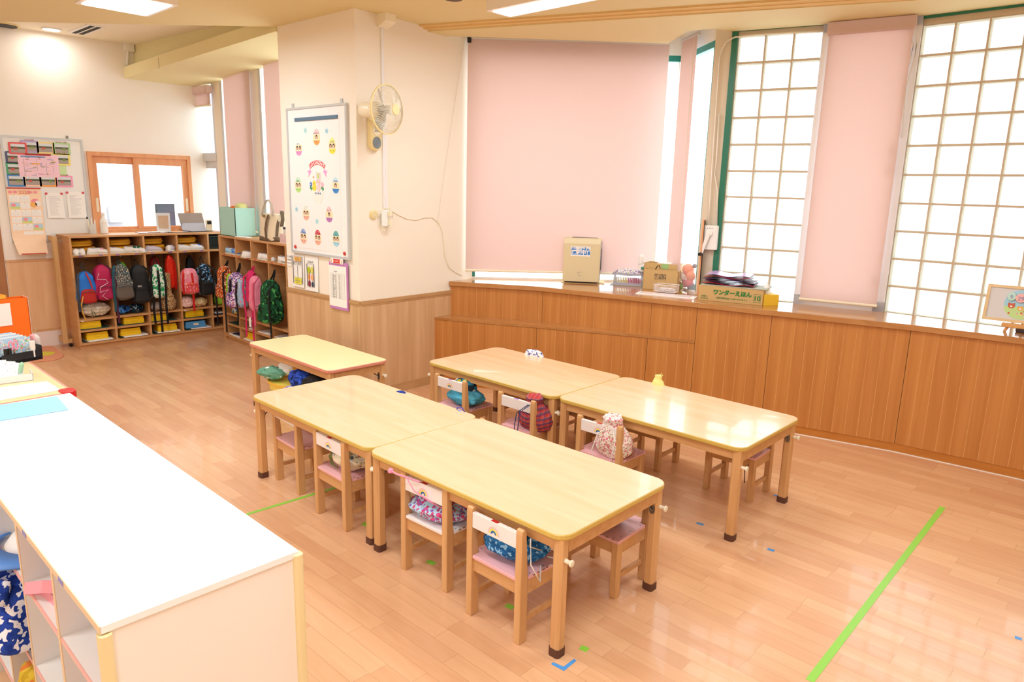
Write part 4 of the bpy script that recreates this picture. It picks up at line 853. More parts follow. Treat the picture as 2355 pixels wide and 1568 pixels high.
tag(MB().box(-.07, .07, 0, .18, 0, .05).build('storage_box', mat('teal_grey_box', (.35, .55, .60), .6), None, loc=fK.w(4*PITCH+.10, .02, BZ+.20), rotz=fK.ang), 'grey-blue picture box above the lime bag in the narrow corner bay', 'box')
tag(MB().box(-.085, .085, .0, .35, 0, .02).build('inner_shelf', m_lock, None, loc=fK.w(4*PITCH+.10, .02, BZ+.178), rotz=fK.ang), 'small wooden shelf inside the narrow corner bay', 'shelf')
# second locker unit
pack(fK2, .15, -.04, .48, .23, .37, .14, pat('orange_floral_cloth', 'C8511E', ['F2E3CF', '5C1F2C', 'E88A2E'], 42, 'voronoi', cut=.62), 'orange and brown floral backpack', pat('orange_floral_p', 'BE4A1C', ['F0D9BE', '6A2330', 'E88A2E'], 42, 'voronoi', cut=.62), m_black, straps=((-.27, .30), (.22, .34)), hook=HK, seed=21, top=.62)
pack(fK2, .275, -.045, .48, .07, .30, .09, P_('pack_lime3', (.62, .85, .20)), 'slim lime backpack beside the orange floral one', None, m_black, straps=(), seed=22, top=.4)
pack(fK2, PITCH+.115, -.06, .42, .24, .39, .16, pat('purple_dapple', 'E9E2F0', ['8A63B5', 'D98FA8', '5B4590'], 34, 'noise', cut=.46), 'white and purple dappled backpack', pat('purple_dapple_p', 'E5DEEE', ['8A63B5', 'D98FA8', '5B4590'], 34, 'noise', cut=.46), m_black, straps=((.0, -.3),), hook=HK, seed=23, top=.66)
pack(fK2, PITCH+.26, -.075, .45, .10, .32, .10, pat('sky_floral', '9DBEDD', ['E6787E', 'F6E3E0'], 26, 'voronoi'), 'light blue floral backpack against the purple dappled one', None, m_black, straps=((-.2, .14),), seed=24, top=.55)
tt = pack(fK2, 2*PITCH+.08, -.05, .50, .14, .36, .11, P_('pack_hotpink', (.85, .12, .42)), 'hot pink backpack with long pink straps', None, mat('strap_hotpink', (.82, .12, .38), .7), straps=((-.28, .34), (.30, .36)), hook=HK, seed=25, top=.5)
tt = pack(fK2, 2*PITCH+.20, -.07, .44, .16, .38, .13, P_('pack_softpink', (.93, .55, .66)), 'soft pink backpack with a white name tag', None, mat('strap_softpink', (.86, .35, .50), .7), straps=((.2, .12),), seed=26, top=.55)
MB().prism([(-.03, -.14), (.015, -.14), (.015, -.055), (-.0075, -.035), (-.03, -.055)], -.075, -.072, 'y').build('name_tag', m_paper, tt)
pack(fK2, 3*PITCH+.14, -.06, .36, .26, .45, .18, pat('green_dino_cloth', '1C5A38', ['4FA858', '12351F', '0E2A1A'], 18, 'noise', cut=.42), 'dark green backpack with light green curls next to the pillar', pat('green_dino_p', '1A5434', ['4FA858', '12351F'], 18, 'noise', cut=.40), m_black, straps=((.24, .22),), hook=HK, seed=27, top=.66)
pillow('drawstring_bag', 'pink bag on the bay floor behind the purple dappled backpack', P_('cloth_rose', (.90, .52, .58)), fK2.w(PITCH+.24, .04, BZ+.002), .14, .14, .12, 0, 48, group='bags standing in the lockers')
pillow('drawstring_bag', 'blue and yellow bag on the bay floor behind the orange backpack', pat('blue_yellow_cloth', '4C86C8', ['E9CF55', 'DDE6EE'], 26, 'noise'), fK2.w(.25, .04, BZ+.002), .12, .14, .10, 0, 49, group='bags standing in the lockers')

# ================================================================ on the lockers
TOPZ = 1.163
def topat(px, py): return G(px, py, TOPZ)
def hv(px, py, depth=.22, fr=fK):  # point standing on the locker top at a given depth
    u, _ = fr.hit(px, py, depth); return fr.w(u, depth, TOPZ)
m_clear = mat('frosted_bottle', (.94, .94, .93), .25)
b = thing('dispenser_bottle', 'tall white bottle with a narrow neck standing in front of the sliding window', 'bottle', hv(240, 530, .30))
MB().lathe([(.036, 0), (.038, .004), (.036, .10), (.038, .115), (.034, .135), (.018, .165), (.0165, .185), (.019, .19), (.019, .215), (.014, .218)], 20).build('bottle_body', m_clear, b, smooth=False)
ph = thing('pen_holder', 'clear acrylic pen holder with white pens beside the tall white bottle', 'pen holder', hv(213, 533, .28), fK.ang)
MB().box(-.03, .03, -.03, .03, 0, .10).build('acrylic_box', mat('acrylic', (.92, .93, .93), .1, alpha=.55), ph)
for k, (x, h, m_) in enumerate(((-.02, .17, m_offw), (.0, .155, m_offw), (.015, .14, m_boardw))): MB().lathe([(.007, 0), (.007, h-.02), (.003, h)], 8, Matrix.Translation((x, 0, .005)) @ Matrix.Rotation(.12*(k-1), 4, 'Y')).build('pen', m_, ph)
MB().lathe([(.0075, .15), (.0075, .172)], 8, Matrix.Translation((-.02, 0, .005)) @ Matrix.Rotation(-.12, 4, 'Y')).build('pen_cap', m_blackp, ph)
cb = thing('clipboard', 'clipboard with dark red edge and paper lying on the locker top', 'clipboard', fK.w(fK.hit(345, 533, .22)[0], .1, TOPZ), fK.ang-.15)
MB().box(-.15, .15, 0, .21, 0, .004).build('board', mat('maroon_board', (.45, .10, .12), .5), cb); MB().box(-.14, .14, .005, .2, .004, .006).build('paper_sheet', m_paper, cb); MB().box(-.06, .06, -.004, .02, .006, .012).build('clip', m_chrome, cb)
ss = thing('sign_stand', 'acrylic sign stand holding a beige card on the locker top', 'sign stand', fK.w(fK.hit(377, 528, .16)[0], .16, TOPZ), fK.ang-.35)
MB().box(-.075, .075, -.05, .05, 0, .004).box(-.07, .07, 0, .005, .0, .215).build('acrylic_plate', mat('acrylic2', (.93, .95, .96), .1, alpha=.6), ss); MB().box(-.05, .05, -.0015, 0, .045, .185).build('card', mat('beige_card', (.80, .70, .60), .7), ss)
tb = thing('tablet', 'grey tablet in a two-tone cover propped on the locker top', 'tablet', fK.w(fK.hit(443, 527, .24)[0], .24, TOPZ), fK.ang)
MB().add([(-.14, -.02, .1), (.13, -.02, .1), (.135, .045, .205), (-.135, .045, .205), (-.14, -.012, .1), (.13, -.012, .1), (.135, .053, .205), (-.135, .053, .205)], [(0, 1, 2, 3), (4, 7, 6, 5), (0, 4, 5, 1), (1, 5, 6, 2), (2, 6, 7, 3), (3, 7, 4, 0)]).build('screen_back', mat('taupe_cover', (.60, .54, .50), .6), tb)
MB().add([(-.13, -.06, 0), (.13, -.06, 0), (.13, -.015, .105), (-.14, -.015, .105), (-.13, -.052, 0), (.13, -.052, 0), (.13, -.007, .105), (-.14, -.007, .105)], [(0, 1, 2, 3), (4, 7, 6, 5), (0, 4, 5, 1), (1, 5, 6, 2), (2, 6, 7, 3), (3, 7, 4, 0)]).build('kick_flap', mat('silver_cover', (.72, .72, .76), .4), tb)
hs = thing('intercom_handset', 'small white handset with a dark screen beside the tablet', 'handset', fK.w(fK.hit(481, 525, .2)[0], .2, TOPZ), fK.ang)
MB().prism(rrect(-.034, .034, 0, .13, .012), -.012, .012, 'y').build('handset_body', m_offw, hs, bevel=.003); MB().box(-.025, .025, -.0135, -.012, .08, .118).build('screen', m_blackp, hs)
MB().prism(rrect(-.045, .045, -.03, .03, .01), 0, .012).build('cradle', m_white, hs)
tag(MB().tube([fK.w(fK.hit(418, 500, .2)[0], .20, TOPZ+.10), fK.w(1.12, .12, TOPZ+.03), fK.w(1.25, .10, TOPZ+.006), fK.w(1.4, .12, TOPZ+.006), fK.w(1.5, .2, TOPZ+.01)], .004, 6).tube([fK.w(.95, .10, TOPZ+.006), fK.w(1.1, .07, TOPZ+.006), fK.w(1.3, .08, TOPZ+.006), fK.w(1.5, .14, TOPZ+.006)], .004, 6).build('power_cable', m_blackp, smooth=True), 'black power cable curling in front of the tablet', 'cable')
ob = thing('monitor', 'dark grey monitor in the office behind the sliding window', 'monitor', (FX-.30, fF.hit(380, 480, .3)[0], 1.15), pi/2)
MB().box(-.10, .10, 0, .02, .02, .30).build('screen_panel', mat('monitor_blue_grey', (.42, .47, .60), .3), ob); MB().box(-.105, -.1, -.003, .022, .02, .3).box(.10, .105, -.003, .022, .02, .30).box(-.105, .105, -.003, .022, .30, .306).build('bezel', m_blackp, ob); MB().box(-.03, .03, .0, .03, -.02, .05).build('stand', m_blackp, ob)
dk = thing('office_desk', 'white desk in the office behind the sliding window', 'desk', (FX-.7, 2.9, 0), 0); MB().box(-.5, .5, -1.0, 1.0, 1.09, 1.12).build('desktop', m_white, dk)
for x in (-.45, .45):
    for y in (-.95, .95): MB().box(x-.02, x+.02, y-.02, y+.02, 0, 1.09).build('leg', m_alu, dk)
cab = thing('office_cabinet', 'dark grey cabinet seen through the sliding window', 'cabinet', (-9.9, 2.62, 0), pi/2)
MB().box(-.16, .14, 0, .5, 0, 2.25).build('cabinet_body', mat('office_grey', (.42, .42, .45), .4), cab); MB().box(-.15, -.01, -.01, 0, .1, 2.1).build('door', mat('office_grey2', (.30, .30, .33), .4), cab); MB().box(.01, .13, -.01, 0, .1, 1.4).build('door', mat('office_grey3', (.58, .58, .61), .4), cab)
ph2 = thing('wall_phone', 'white wall phone box in the office seen through the sliding window', 'phone', (-10.49, fF.hit(273, 500, 2.0)[0]-.0, 1.15), pi/2); MB().box(-.09, .09, -.08, 0, 0, .22).build('phone_body', m_white, ph2, bevel=.01)
# mint box with hats
q0, q1, q2 = topat(505, 541), topat(545, 543), topat(600, 540)
fm = Fr((q0.x, q0.y), (q1.x, q1.y))
mx = thing('storage_box', 'mint green fabric box standing open on the lockers', 'box', fK2.w(.145, .03, TOPZ), fK2.ang-.0)
m_mint = mat('mint_fabric', (.68, .87, .83), .8); 
MB().box(-.19, .17, 0, .006, 0, .30).box(-.19, .17, .234, .24, 0, .30).box(-.19, -.184, 0, .24, 0, .30).box(.164, .17, 0, .24, 0, .30).box(-.19, .17, 0, .24, 0, .006).build('box_shell', m_mint, mx)
MB().rings(softbox(.17, .14, .09, .8, 8, 20, .5, seed=3, amp=.05)).build('hat_crown', mat('pale_lime_hat', (.87, .88, .60), .85), thing('cloth_hat', 'pale lime cloth hat sticking out of the mint box', 'hat', fK2.w(.22, .15, TOPZ+.26)), smooth=True, sub=1)
th = thing('cloth_hat', 'orange cloth hat just showing at the back of the mint box', 'hat', fK2.w(.05, .15, TOPZ+.25)); MB().rings(softbox(.09, .09, .065, .9, 6, 16, .5)).build('hat_crown', mat('orange_hat', (.95, .45, .15), .8), th, smooth=True)
# canvas tote
tq = thing('tote_bag', 'cream canvas tote bag with brown base and straps', 'tote bag', fK2.w(fK2.hit(618, 548, .05)[0]-.02, .02, TOPZ), .05)
m_canvas, m_brown = mat('cream_canvas', (.90, .84, .73), .85, bump=.1, bscale=300), mat('brown_canvas', (.42, .34, .26), .85)
def toterings(k0, k1, z0, z1, nn=6):
    rs = []
    for i in range(nn+1):
        s = i/nn; k = k0+(k1-k0)*s; rs.append([(.145*k*sq(cos(a), .3)*(1+.012*sin(5*a+3*s)), .10+.095*(1-.35*(z0+(z1-z0)*s)/.27)*sq(sin(a), .4)*(1+.05*sin(4*a+4*s)), z0+(z1-z0)*s) for a in [2*pi*j/28 for j in range(28)]])
    return rs
MB().rings(toterings(1, 1.08, 0, .265, 8)).build('bag_body', m_canvas, tq, smooth=True); MB().rings([[(x*1.015, (y-.1)*1.02+.1, z) for x, y, z in r] for r in toterings(1, 1.01, 0, .045, 2)]).build('base_panel', m_brown, tq, smooth=True)
MB().ribbon([(.02, .001, .03), (.02, -.003, .12), (.035, .004, .2), (.05, .02, .26)], (1, 0, 0), .032, .003).ribbon([(.15, .08, .26), (.155, .05, .15), (.15, .04, .05)], (0, 1, 0), .03, .003).build('brown_strap', m_brown, tq)
MB().ribbon([(-.08, .03, .25), (-.07, .04, .32), (-.03, .05, .39), (.01, .05, .405), (.06, .05, .37), (.10, .04, .30), (.11, .03, .25)], (.0, 1, 0), .022, .004).build('handle', mat('taupe_webbing', (.66, .59, .52), .8), tq)
MB().ribbon([(.10, .14, .25), (.13, .12, .30), (.17, .10, .29), (.19, .09, .22), (.18, .08, .15)], (.3, 1, 0), .035, .004).build('handle', m_brown, tq)
MB().box(-.035, .015, .005, .008, .235, .26).build('leather_patch', mat('olive_patch', (.50, .44, .26), .6), tq)
pb = thing('pink_basket', 'pink basket filled with bits beside the tote bag, partly behind the pillar', 'basket', fK2.w(1.34, .03, TOPZ), 0)
mb = MB()
for k in range(12): mb.box(-.10+.017*k, -.092+.017*k, 0, .003, .0, .09)
mb.box(-.105, .105, -.002, .004, .08, .092).box(-.105, .105, -.002, .004, 0, .012).box(-.105, -.10, 0, .2, 0, .092).box(.1, .105, 0, .2, 0, .092).box(-.105, .105, .0, .2, 0, .005)
mb.build('basket_body', mat('pale_pink_plastic', (.92, .80, .78), .5), pb); MB().rings(softbox(.17, .15, .12, .8, 8, 18, .5, seed=9, amp=.12)).build('contents', pat('mixed_bits', 'D8E3EE', ['C73B52', '6F97C9', 'E88A5A'], 30, 'voronoi'), pb, loc=(0, .1, .02))
bxs = tag(MB().prism([(-.05, 0), (.05, 0), (.05, .14), (-.05, .14)], 0, .09, 'y').build('wipe_box', mat('white_navy_box', (.88, .88, .86), .5), None, loc=fK2.w(1.25, .09, TOPZ)), 'white carton with navy lid behind the pink basket', 'box'); MB().box(-.052, .052, -.002, .092, .13, .15).build('lid', m_navyb, bxs)
tag(MB().box(-.09, .09, 0, .07, 0, .012).build('white_case', m_white, None, loc=fK2.w(.44, .02, TOPZ), rotz=.25, bevel=.003), 'flat white case lying between the mint box and the tote bag', 'case')
# wooden gate folded against the end of the first locker
gt = thing('wooden_gate', 'tall narrow wooden gate frame on a caster at the end of the far lockers', 'gate', (0, 0, 0)); m_pine = wood('gate_pine', 'D9B27C', 'C79C64', (20, 20, 2), .5)
g0 = G(150, 785, .04); gx, gy = g0.x+.12, g0.y-.02
MB().box(gx-.02, gx+.02, gy-.03, gy+.012, .045, 1.15).box(gx-.02, gx+.01, gy+.012, gy+.055, .045, .085).build('frame', m_pine, gt); MB().box(gx-.42, gx-.38, gy-.03, gy+.012, .045, 1.15).box(gx-.38, gx-.02, gy-.02, gy+.004, .045, .10).box(gx-.38, gx-.02, gy-.02, gy+.004, 1.10, 1.15).build('rear_frame', m_pine, gt)
MB().box(gx-.01, gx+.005, gy-.0, 2.022, 1.085, 1.12).build('hinge_bracket', m_chrome, gt)
MB().lathe([(.018, -.008), (.018, .008)], 14, Matrix.Translation((gx, gy+.04, .02)) @ Matrix.Rotation(pi/2, 4, 'Y')).build('caster', m_blackp, gt)
# ================================================================ things on the walls
def disc(mb, x, z, rx, rz, y0, y1, mi=0, n=20, egg=0): return mb.prism(ellipse(x, z, rx, rz, n, egg), y0, y1, 'y', mi)
def flatmat(n, c): return mat(n, c, .6)
m_ink = flatmat('grey_ink', (.35, .35, .38)); m_blackink = flatmat('black_ink', (.12, .12, .13)); m_redm = mat('red_magnet_plastic', (.80, .18, .15), .3)
m_skin = flatmat('portrait_skin', (.93, .76, .66)); m_hair = flatmat('portrait_hair', (.25, .17, .14))
def wall_thing(fr, name, label, cat, px, py, group=None, v=0):
    u, z = fr.hit(px, py, v); t = thing(name, label, cat, fr.w(u, v, z), fr.ang, group); t['u0'] = u; t['z0'] = z; return t, u, z
# pillar whiteboard
(u0, z1), (u1, z2), (ub, zb_), (uc, zc) = fL.hit(663, 250), fL.hit(801, 236), fL.hit(808, 597), fL.hit(672, 580)
UL, UR, ZB, ZT = u0, u1, (zb_+zc)/2, (z1+z2)/2
wb = thing('whiteboard', 'portrait whiteboard on the pillar carrying paper eggs and a basket cut-out', 'whiteboard', fL.w(UL, 0, ZB), fL.ang)
BW, BH = UR-UL, ZT-ZB
MB().box(.01, BW-.01, -.018, -.002, .01, BH-.01).build('board_surface', m_boardw, wb)
MB().box(0, BW, -.026, 0, 0, .022).box(0, BW, -.026, 0, BH-.018, BH).box(0, .018, -.026, 0, .022, BH-.018).box(BW-.018, BW, -.026, 0, .022, BH-.018).build('board_frame', m_boardf, wb, bevel=.002)
for x in (.08, BW-.08): MB().box(x-.014, x+.014, -.01, 0, BH, BH+.035).build('hanging_clip', m_boardf, wb)
MB().box(.03, BW-.10, -.0195, -.0181, .05, BH-.06).build('paper_sheet', mat('poster_paper', (.955, .955, .955), .5), wb)
V0 = -.0197
def onb(px, py): return fL.hit(px, py, V0)
def bthing(name, label, cat, px, py, group=None): u, z = onb(px, py); return thing(name, label, cat, fL.w(u, V0, z), fL.ang, group)
t = bthing('magnetic_strip', 'long slate-blue magnetic strip near the top of the pillar whiteboard', 'magnet', 728, 272); 
ua, ub_ = onb(679, 279)[0]-onb(728, 272)[0], onb(777, 266)[0]-onb(728, 272)[0]; MB().box(ua, ub_, -.010, 0, -.014, .014).build('strip_bar', mat('slate_blue', (.36, .48, .58), .5), t, bevel=.003)
EGG = [(728, 315, 'pink-topped paper egg with an orange base and one portrait', 'F4CFD3', None, 'F9A85A', 1, 'えんちょう', 0), (687, 340, 'white-topped paper egg with a pink base', 'F6F6F6', None, 'F39BD6', 2, 'ゆうこ', 1), (764, 335, 'paper egg yellow from tip to base', 'F3F09A', None, 'F4E84A', 2, 'ふたば', 2),
       (686, 425, 'paper egg with pale green stripes and a lime base', 'BDE8C8', 'F4FBF4', 'B8E58A', 2, 'めばえ', 3), (772, 426, 'paper egg with light blue stripes and a blue base', 'BFE0F5', 'F0F8FD', '3F8BD4', 1, 'あおば', 4),
       (704, 489, 'white paper egg with black dots and a peach base', 'F7F5EE', '4A4A4A', 'F6B9A2', 2, '', 5), (757, 493, 'paper egg with red dots on top and a purple base', 'F5D9DB', 'D25668', 'BB7EC0', 1, 'さくら', 6),
       (698, 543, 'paper egg with a blue floral cap', '7FA3DC', 'F0F0F8', 'F6B9A2', 2, 'すみれ', 7), (731, 546, 'paper egg with a red polka-dot cap', 'CF3045', 'F7E6E6', 'F6B9A2', 2, 'いちご', 8), (773, 549, 'paper egg with a teal cap and light blue base', '6EB5B9', None, 'A6DDF2', 2, 'そら', 9)]
for px, py, lab, top_, dots, base_, n, nm, k in EGG:
    t = bthing('paper_egg', lab+' on the pillar whiteboard', 'paper cut-out', px, py, 'paper eggs on the pillar whiteboard'); H, Wd_ = .064, .047
    pts = ellipse(0, 0, Wd_, H, 40, .13); y = -.0012
    def slice_(za, zb2):
        L_ = [];
        for s in range(9):
            z = za+(zb2-za)*s/8; a = math.asin(max(-1, min(1, z/H))); w_ = Wd_*cos(a)*(1-.13*sin(a)); L_.append((w_, z))
        return [(-a_, b_) for a_, b_ in L_[::-1]]+[(a_, b_) for a_, b_ in L_]
    mb = MB().prism(slice_(-H, -.026), y, 0, 'y', 0).prism(slice_(-.026, .022), y, 0, 'y', 1).prism(slice_(.022, H), y, 0, 'y', 2)
    if dots:
        for i in range(9): disc(mb, -.024+.012*(i % 5)+.004*(i//5), .030+.012*(i//3)*.9, .0028, .0028, y-.0004, y, 3, 8)
    mb.build('egg_shape', [flatmat('egg_b%d' % k, base_), flatmat('egg_cream', 'FBE7BC'), flatmat('egg_t%d' % k, top_), flatmat('egg_d%d' % k, dots or 'FFFFFF')], t)
    for x in ((0,) if n == 1 else (-.021, .021)):
        q = MB(); disc(q, x, -.002, .015, .019, y-.0006, y, 0, 16); disc(q, x, -.005, .0085, .011, y-.0010, y-.0006, 1, 14); disc(q, x, -.018, .010, .004, y-.0009, y-.0006, 2, 10); q.build('portrait_photo', [m_hair, m_skin, flatmat('portrait_shirt', 'F0EDEA')], t)
    if nm: text(nm, .016, m_ink, t, 0, y-.0006, .030)
    mb = MB()
    for x in ((0,) if n == 1 else (-.018, .018)): mb.box(x-.009, x+.009, y-.0005, y, -.036, -.034).box(x-.007, x+.007, y-.0005, y, -.043, -.041)
    mb.build('name_lines', m_ink, t)
for px, py, lab, cc in ((702, 300, 'blue paper flower with yellow centre above the basket cut-out', 'DDE36A'), (751, 301, 'blue paper flower with magenta centre beside the pink-topped egg', 'C14FA8'), (682, 481, 'blue paper flower with magenta centre at the side of the black-dotted egg', 'C14FA8'), (729, 509, 'blue paper flower with yellow centre under the basket cut-out', 'DDE36A')):
    t = bthing('paper_flower', lab, 'paper cut-out', px, py, 'blue paper flowers on the pillar whiteboard'); mb = MB()
    for i in range(5): disc(mb, .013*cos(1.57+i*1.257), .013*sin(1.57+i*1.257), .0095, .0095, -.001-.0002*i, 0, 0, 10)
    disc(mb, 0, 0, .005, .006, -.0028, 0, 1, 10); mb.build('petals', [flatmat('petal_blue', 'A9DFEF'), flatmat('pc_'+cc, cc)], t)
for px, py, lab in ((680, 567, 'round red magnet at the lower corner of the whiteboard near the lockers'), (793, 583, 'round red magnet at the lower corner of the whiteboard above the timetable')):
    t = bthing('round_magnet', lab, 'magnet', px, py, 'round magnets'); MB().lathe([(.014, 0), (.015, .006), (.011, .009)], 18, Matrix.Rotation(pi/2, 4, 'X')).build('magnet_disc', m_redm, t)
# banner, basket with chick and rabbit
t = bthing('paper_banner', 'red curved paper banner with white lettering on the pillar whiteboard', 'banner', 729, 373); mb = MB(); R0, R1 = .17, .205; n = 16
for i in range(n):
    a0, a1 = pi/2+.62-(1.24*i/n), pi/2+.62-(1.24*(i+1)/n); P2 = lambda r, a, y: (r*cos(a), y, r*sin(a)-.19)
    q = [P2(R0, a0, -.002), P2(R1, a0, -.002), P2(R1, a1, -.002), P2(R0, a1, -.002), P2(R0, a0, 0), P2(R1, a0, 0), P2(R1, a1, 0), P2(R0, a1, 0)]; mb.add(q, [(0, 1, 2, 3), (7, 6, 5, 4), (1, 5, 6, 2), (0, 3, 7, 4)])
mb.build('banner_strip', flatmat('banner_red', 'E2606A'), t)
for s in (-1, 1): MB().prism([(s*.10, -.055), (s*.145, -.075), (s*.125, -.085), (s*.13, -.12), (s*.10, -.09), (s*.085, -.075)][::s], -.001, 0, 'y').build('ribbon_tail', flatmat('ribbon_pink', 'F3A8DC'), t)
for i, ch in enumerate('しょくいんひょう'):
    a = pi/2+.52-1.04*i/7; o = text(ch, .034 if ch != 'ょ' else .030, m_paper, t, .1865*cos(a), -.0025, .1865*sin(a)-.19, rot=(pi/2, -(a-pi/2), 0), bold=.0012)
t = bthing('paper_basket', 'white paper basket cut-out with a yellow chick and pink rabbit', 'paper cut-out', 731, 440); y = -.0015
MB().prism([(-.088, 0)]+[(-.088+.176*i/20, -.105*sin(pi*i/20)**.7) for i in range(1, 20)]+[(.088, 0)], y, 0, 'y').build('basket_shape', flatmat('basket_white', 'F7F5EE'), t)
mb = MB()
for i in range(6): mb.box(-.075+.006*i, .075-.006*i, y-.0004, y, -.022-.013*i, -.020-.013*i)
mb.build('basket_lines', flatmat('basket_line', 'DEDACD'), t)
mb = MB()
for i in range(4):
    x = -.035+.024*i
    for k in range(5): disc(mb, x+.005*cos(k*1.257), -.016+.006*sin(k*1.257), .0035, .004, y-.0008, y, 0, 8)
mb.build('basket_flowers', flatmat('flower_indigo', '5B74B0'), t)
c_ = MB(); disc(c_, -.047, .062, .021, .024, -.003, 0, 0); disc(c_, -.047, .030, .027, .028, -.0025, 0, 0); disc(c_, -.047, .058, .006, .004, -.004, 0, 1); disc(c_, -.055, .066, .0018, .002, -.0038, 0, 2, 8); disc(c_, -.039, .066, .0018, .002, -.0038, 0, 2, 8); disc(c_, -.055, .113, .007, .009, -.003, 0, 1); c_.prism([(-.062, .08), (-.034, .08), (-.052, .11)], -.002, 0, 'y', 3)
c_.build('chick', [flatmat('chick_yellow', 'F8E04C'), flatmat('chick_orange', 'F7A05A'), m_blackink, flatmat('hat_white', 'F4F0F0')], t)
c_ = MB(); disc(c_, .014, .078, .030, .032, -.003, 0, 0); disc(c_, .014, .03, .026, .036, -.0025, 0, 0); disc(c_, -.006, .128, .009, .032, -.0025, 0, 0); disc(c_, .036, .120, .011, .034, -.0025, 0, 0); c_.prism([(.002, .104), (.030, .104), (.020, .145), (.012, .145)], -.004, 0, 'y', 1)
disc(c_, .004, .086, .002, .003, -.0038, 0, 2, 8); disc(c_, .022, .084, .002, .003, -.0038, 0, 2, 8); disc(c_, -.006, .074, .005, .006, -.0038, 0, 3, 10); disc(c_, .030, .070, .005, .006, -.0038, 0, 3, 10); disc(c_, .013, .076, .003, .002, -.0038, 0, 4, 8)
c_.build('rabbit', [flatmat('rabbit_pink', 'F8D6D4'), flatmat('hat_green', 'BCE48A'), m_blackink, flatmat('cheek_pink', 'F08AA8'), MATS['chick_orange']], t)
for s, cf, x0 in ((-1, '4F7FD0', -.095), (1, 'F4B0C4', .068)):
    c_ = MB(); c_.box(x0-.0015, x0+.0015, -.002, 0, .0, .045); 
    for k in range(5): disc(c_, x0+.010*cos(k*1.257+1.57), .055+.012*sin(k*1.257+1.57), .0075, .008, -.003-.0002*k, 0, 1, 10)
    disc(c_, x0+.012, .02, .006, .012, -.0025, 0, 0, 10); disc(c_, x0-.010, .028, .006, .012, -.0025, 0, 0, 10); disc(c_, x0, .055, .004, .005, -.0045, 0, 2, 8)
    c_.build('paper_bloom', [flatmat('leaf_green', '4BA56B'), flatmat('bl'+cf, cf), m_paper], t)
# notices below the board
def sheetpaper(fr, name, label, x0, y0, x1, y1, lift=.004, group=None, curl=0):
    """paper with top corner (x0, y0) and bottom corner (x1, y1) in the photo"""
    (a, zt), (b, zb3) = fr.hit(x0, y0, -lift), fr.hit(x1, y1, -lift); t = thing(name, label, 'notice', fr.w(a, -lift, zb3), fr.ang, group); w_, h_ = b-a, zt-zb3
    n = 8; vs = []
    for i in range(n+1):
        z = h_*i/n; d = -curl*(1-i/n)**2
        vs += [(0, d, z), (w_, d*1.3, z), (w_, d*1.3-.0008, z), (0, d-.0008, z)]
    MB().add(vs, [(i*4+j, i*4+(j+1) % 4, (i+1)*4+(j+1) % 4, (i+1)*4+j) for i in range(n) for j in range(4)]+[(3, 2, 1, 0), (n*4, n*4+1, n*4+2, n*4+3)]).build('paper_sheet', m_paper, t); return t, w_, h_
t, w_, h_ = sheetpaper(fL, 'notice_sheet', 'small white notice hanging over the edge of the pillar beside the lockers', 660.5, 583, 671, 612, .006)
for i, s in enumerate(('くるみ', 'おひるね', 'しまいます')): text(s, .022 if i == 0 else .014, m_blackink, t, w_/2, -.002, h_*(.78-.27*i))
t, w_, h_ = sheetpaper(fL, 'notice_sheet', 'paper chart with orange and yellow strips under the whiteboard', 673, 584, 702, 662, .006, curl=.006)
text('ひだりみぎ', .034, m_blackink, t, w_*.45, -.0125, h_*.73, sx=.8)
mb = MB().box(.015, w_-.02, -.008, -.0065, h_*.95, h_*.955).box(.015, .0165, -.012, -.0065, h_*.1, h_*.95).box(w_-.0215, w_-.02, -.012, -.0065, h_*.1, h_*.95).box(.015, w_-.02, -.008, -.0065, h_*.80, h_*.803).box(.015, w_-.02, -.0095, -.0085, h_*.30, h_*.303).box(.015, w_-.02, -.011, -.010, h_*.19, h_*.192).box(w_*.46, w_*.465, -.01, -.0065, h_*.3, h_*.67)
mb.build('chart_lines', m_ink, t); mb = MB()
for k, z in enumerate((.905, .845)): mb.box(w_*.2, w_*.75, -.0085, -.006, h_*z-.010, h_*z+.010, 0)
for k, z in enumerate((.25, .14)): mb.box(w_*.2, w_*.80, -.014, -.011, h_*z-.012, h_*z+.012, 1)
mb.build('colour_strips', [flatmat('strip_orange', 'F8BE62'), flatmat('strip_yellow', 'EFEA4C')], t)
for z, yy in ((.905, -.0088), (.845, -.0088), (.25, -.0145), (.14, -.0145)): text('たいそう', .016, m_ink, t, w_*.48, yy, h_*z)
t, w_, h_ = sheetpaper(fL, 'notice_sheet', 'paper picture chart with six small drawings under the whiteboard', 701, 587, 734, 672, .005, curl=.006)
text('もちもの', .022, m_blackink, t, w_*.45, -.0075, h_*.83)
mb = MB().box(w_*.2, w_*.72, -.0075, -.006, h_*.775, h_*.779).box(w_*.2, w_*.205, -.012, -.006, h_*.12, h_*.775).box(w_*.715, w_*.72, -.012, -.006, h_*.12, h_*.775).box(w_*.2, w_*.72, -.0125, -.0105, h_*.12, h_*.124); mb.build('chart_lines', m_ink, t)
for k, (x, z, c, rx, rz) in enumerate(((.34, .60, 'B7C832', .020, .030), (.58, .61, 'E4DD6A', .018, .030), (.34, .40, 'E68A3C', .009, .030), (.58, .40, 'F2B184', .020, .026), (.36, .21, '8C3145', .018, .028), (.60, .20, '3B4660', .014, .022))):
    MB().prism(ellipse(w_*x, h_*z, rx, rz, 14, .1), -.012, -.0065-.003*(1-z), 'y').build('small_drawing', flatmat('dr'+c, c), t)
(a, zt), (b, zb3) = fL.hit(757, 600, -.022), fL.hit(801, 716, -.022)
t = thing('timetable_folder', 'purple clear folder with a printed timetable clipped under the whiteboard', 'folder', fL.w(a, -.022, zb3), fL.ang); w_, h_ = b-a, zt-zb3
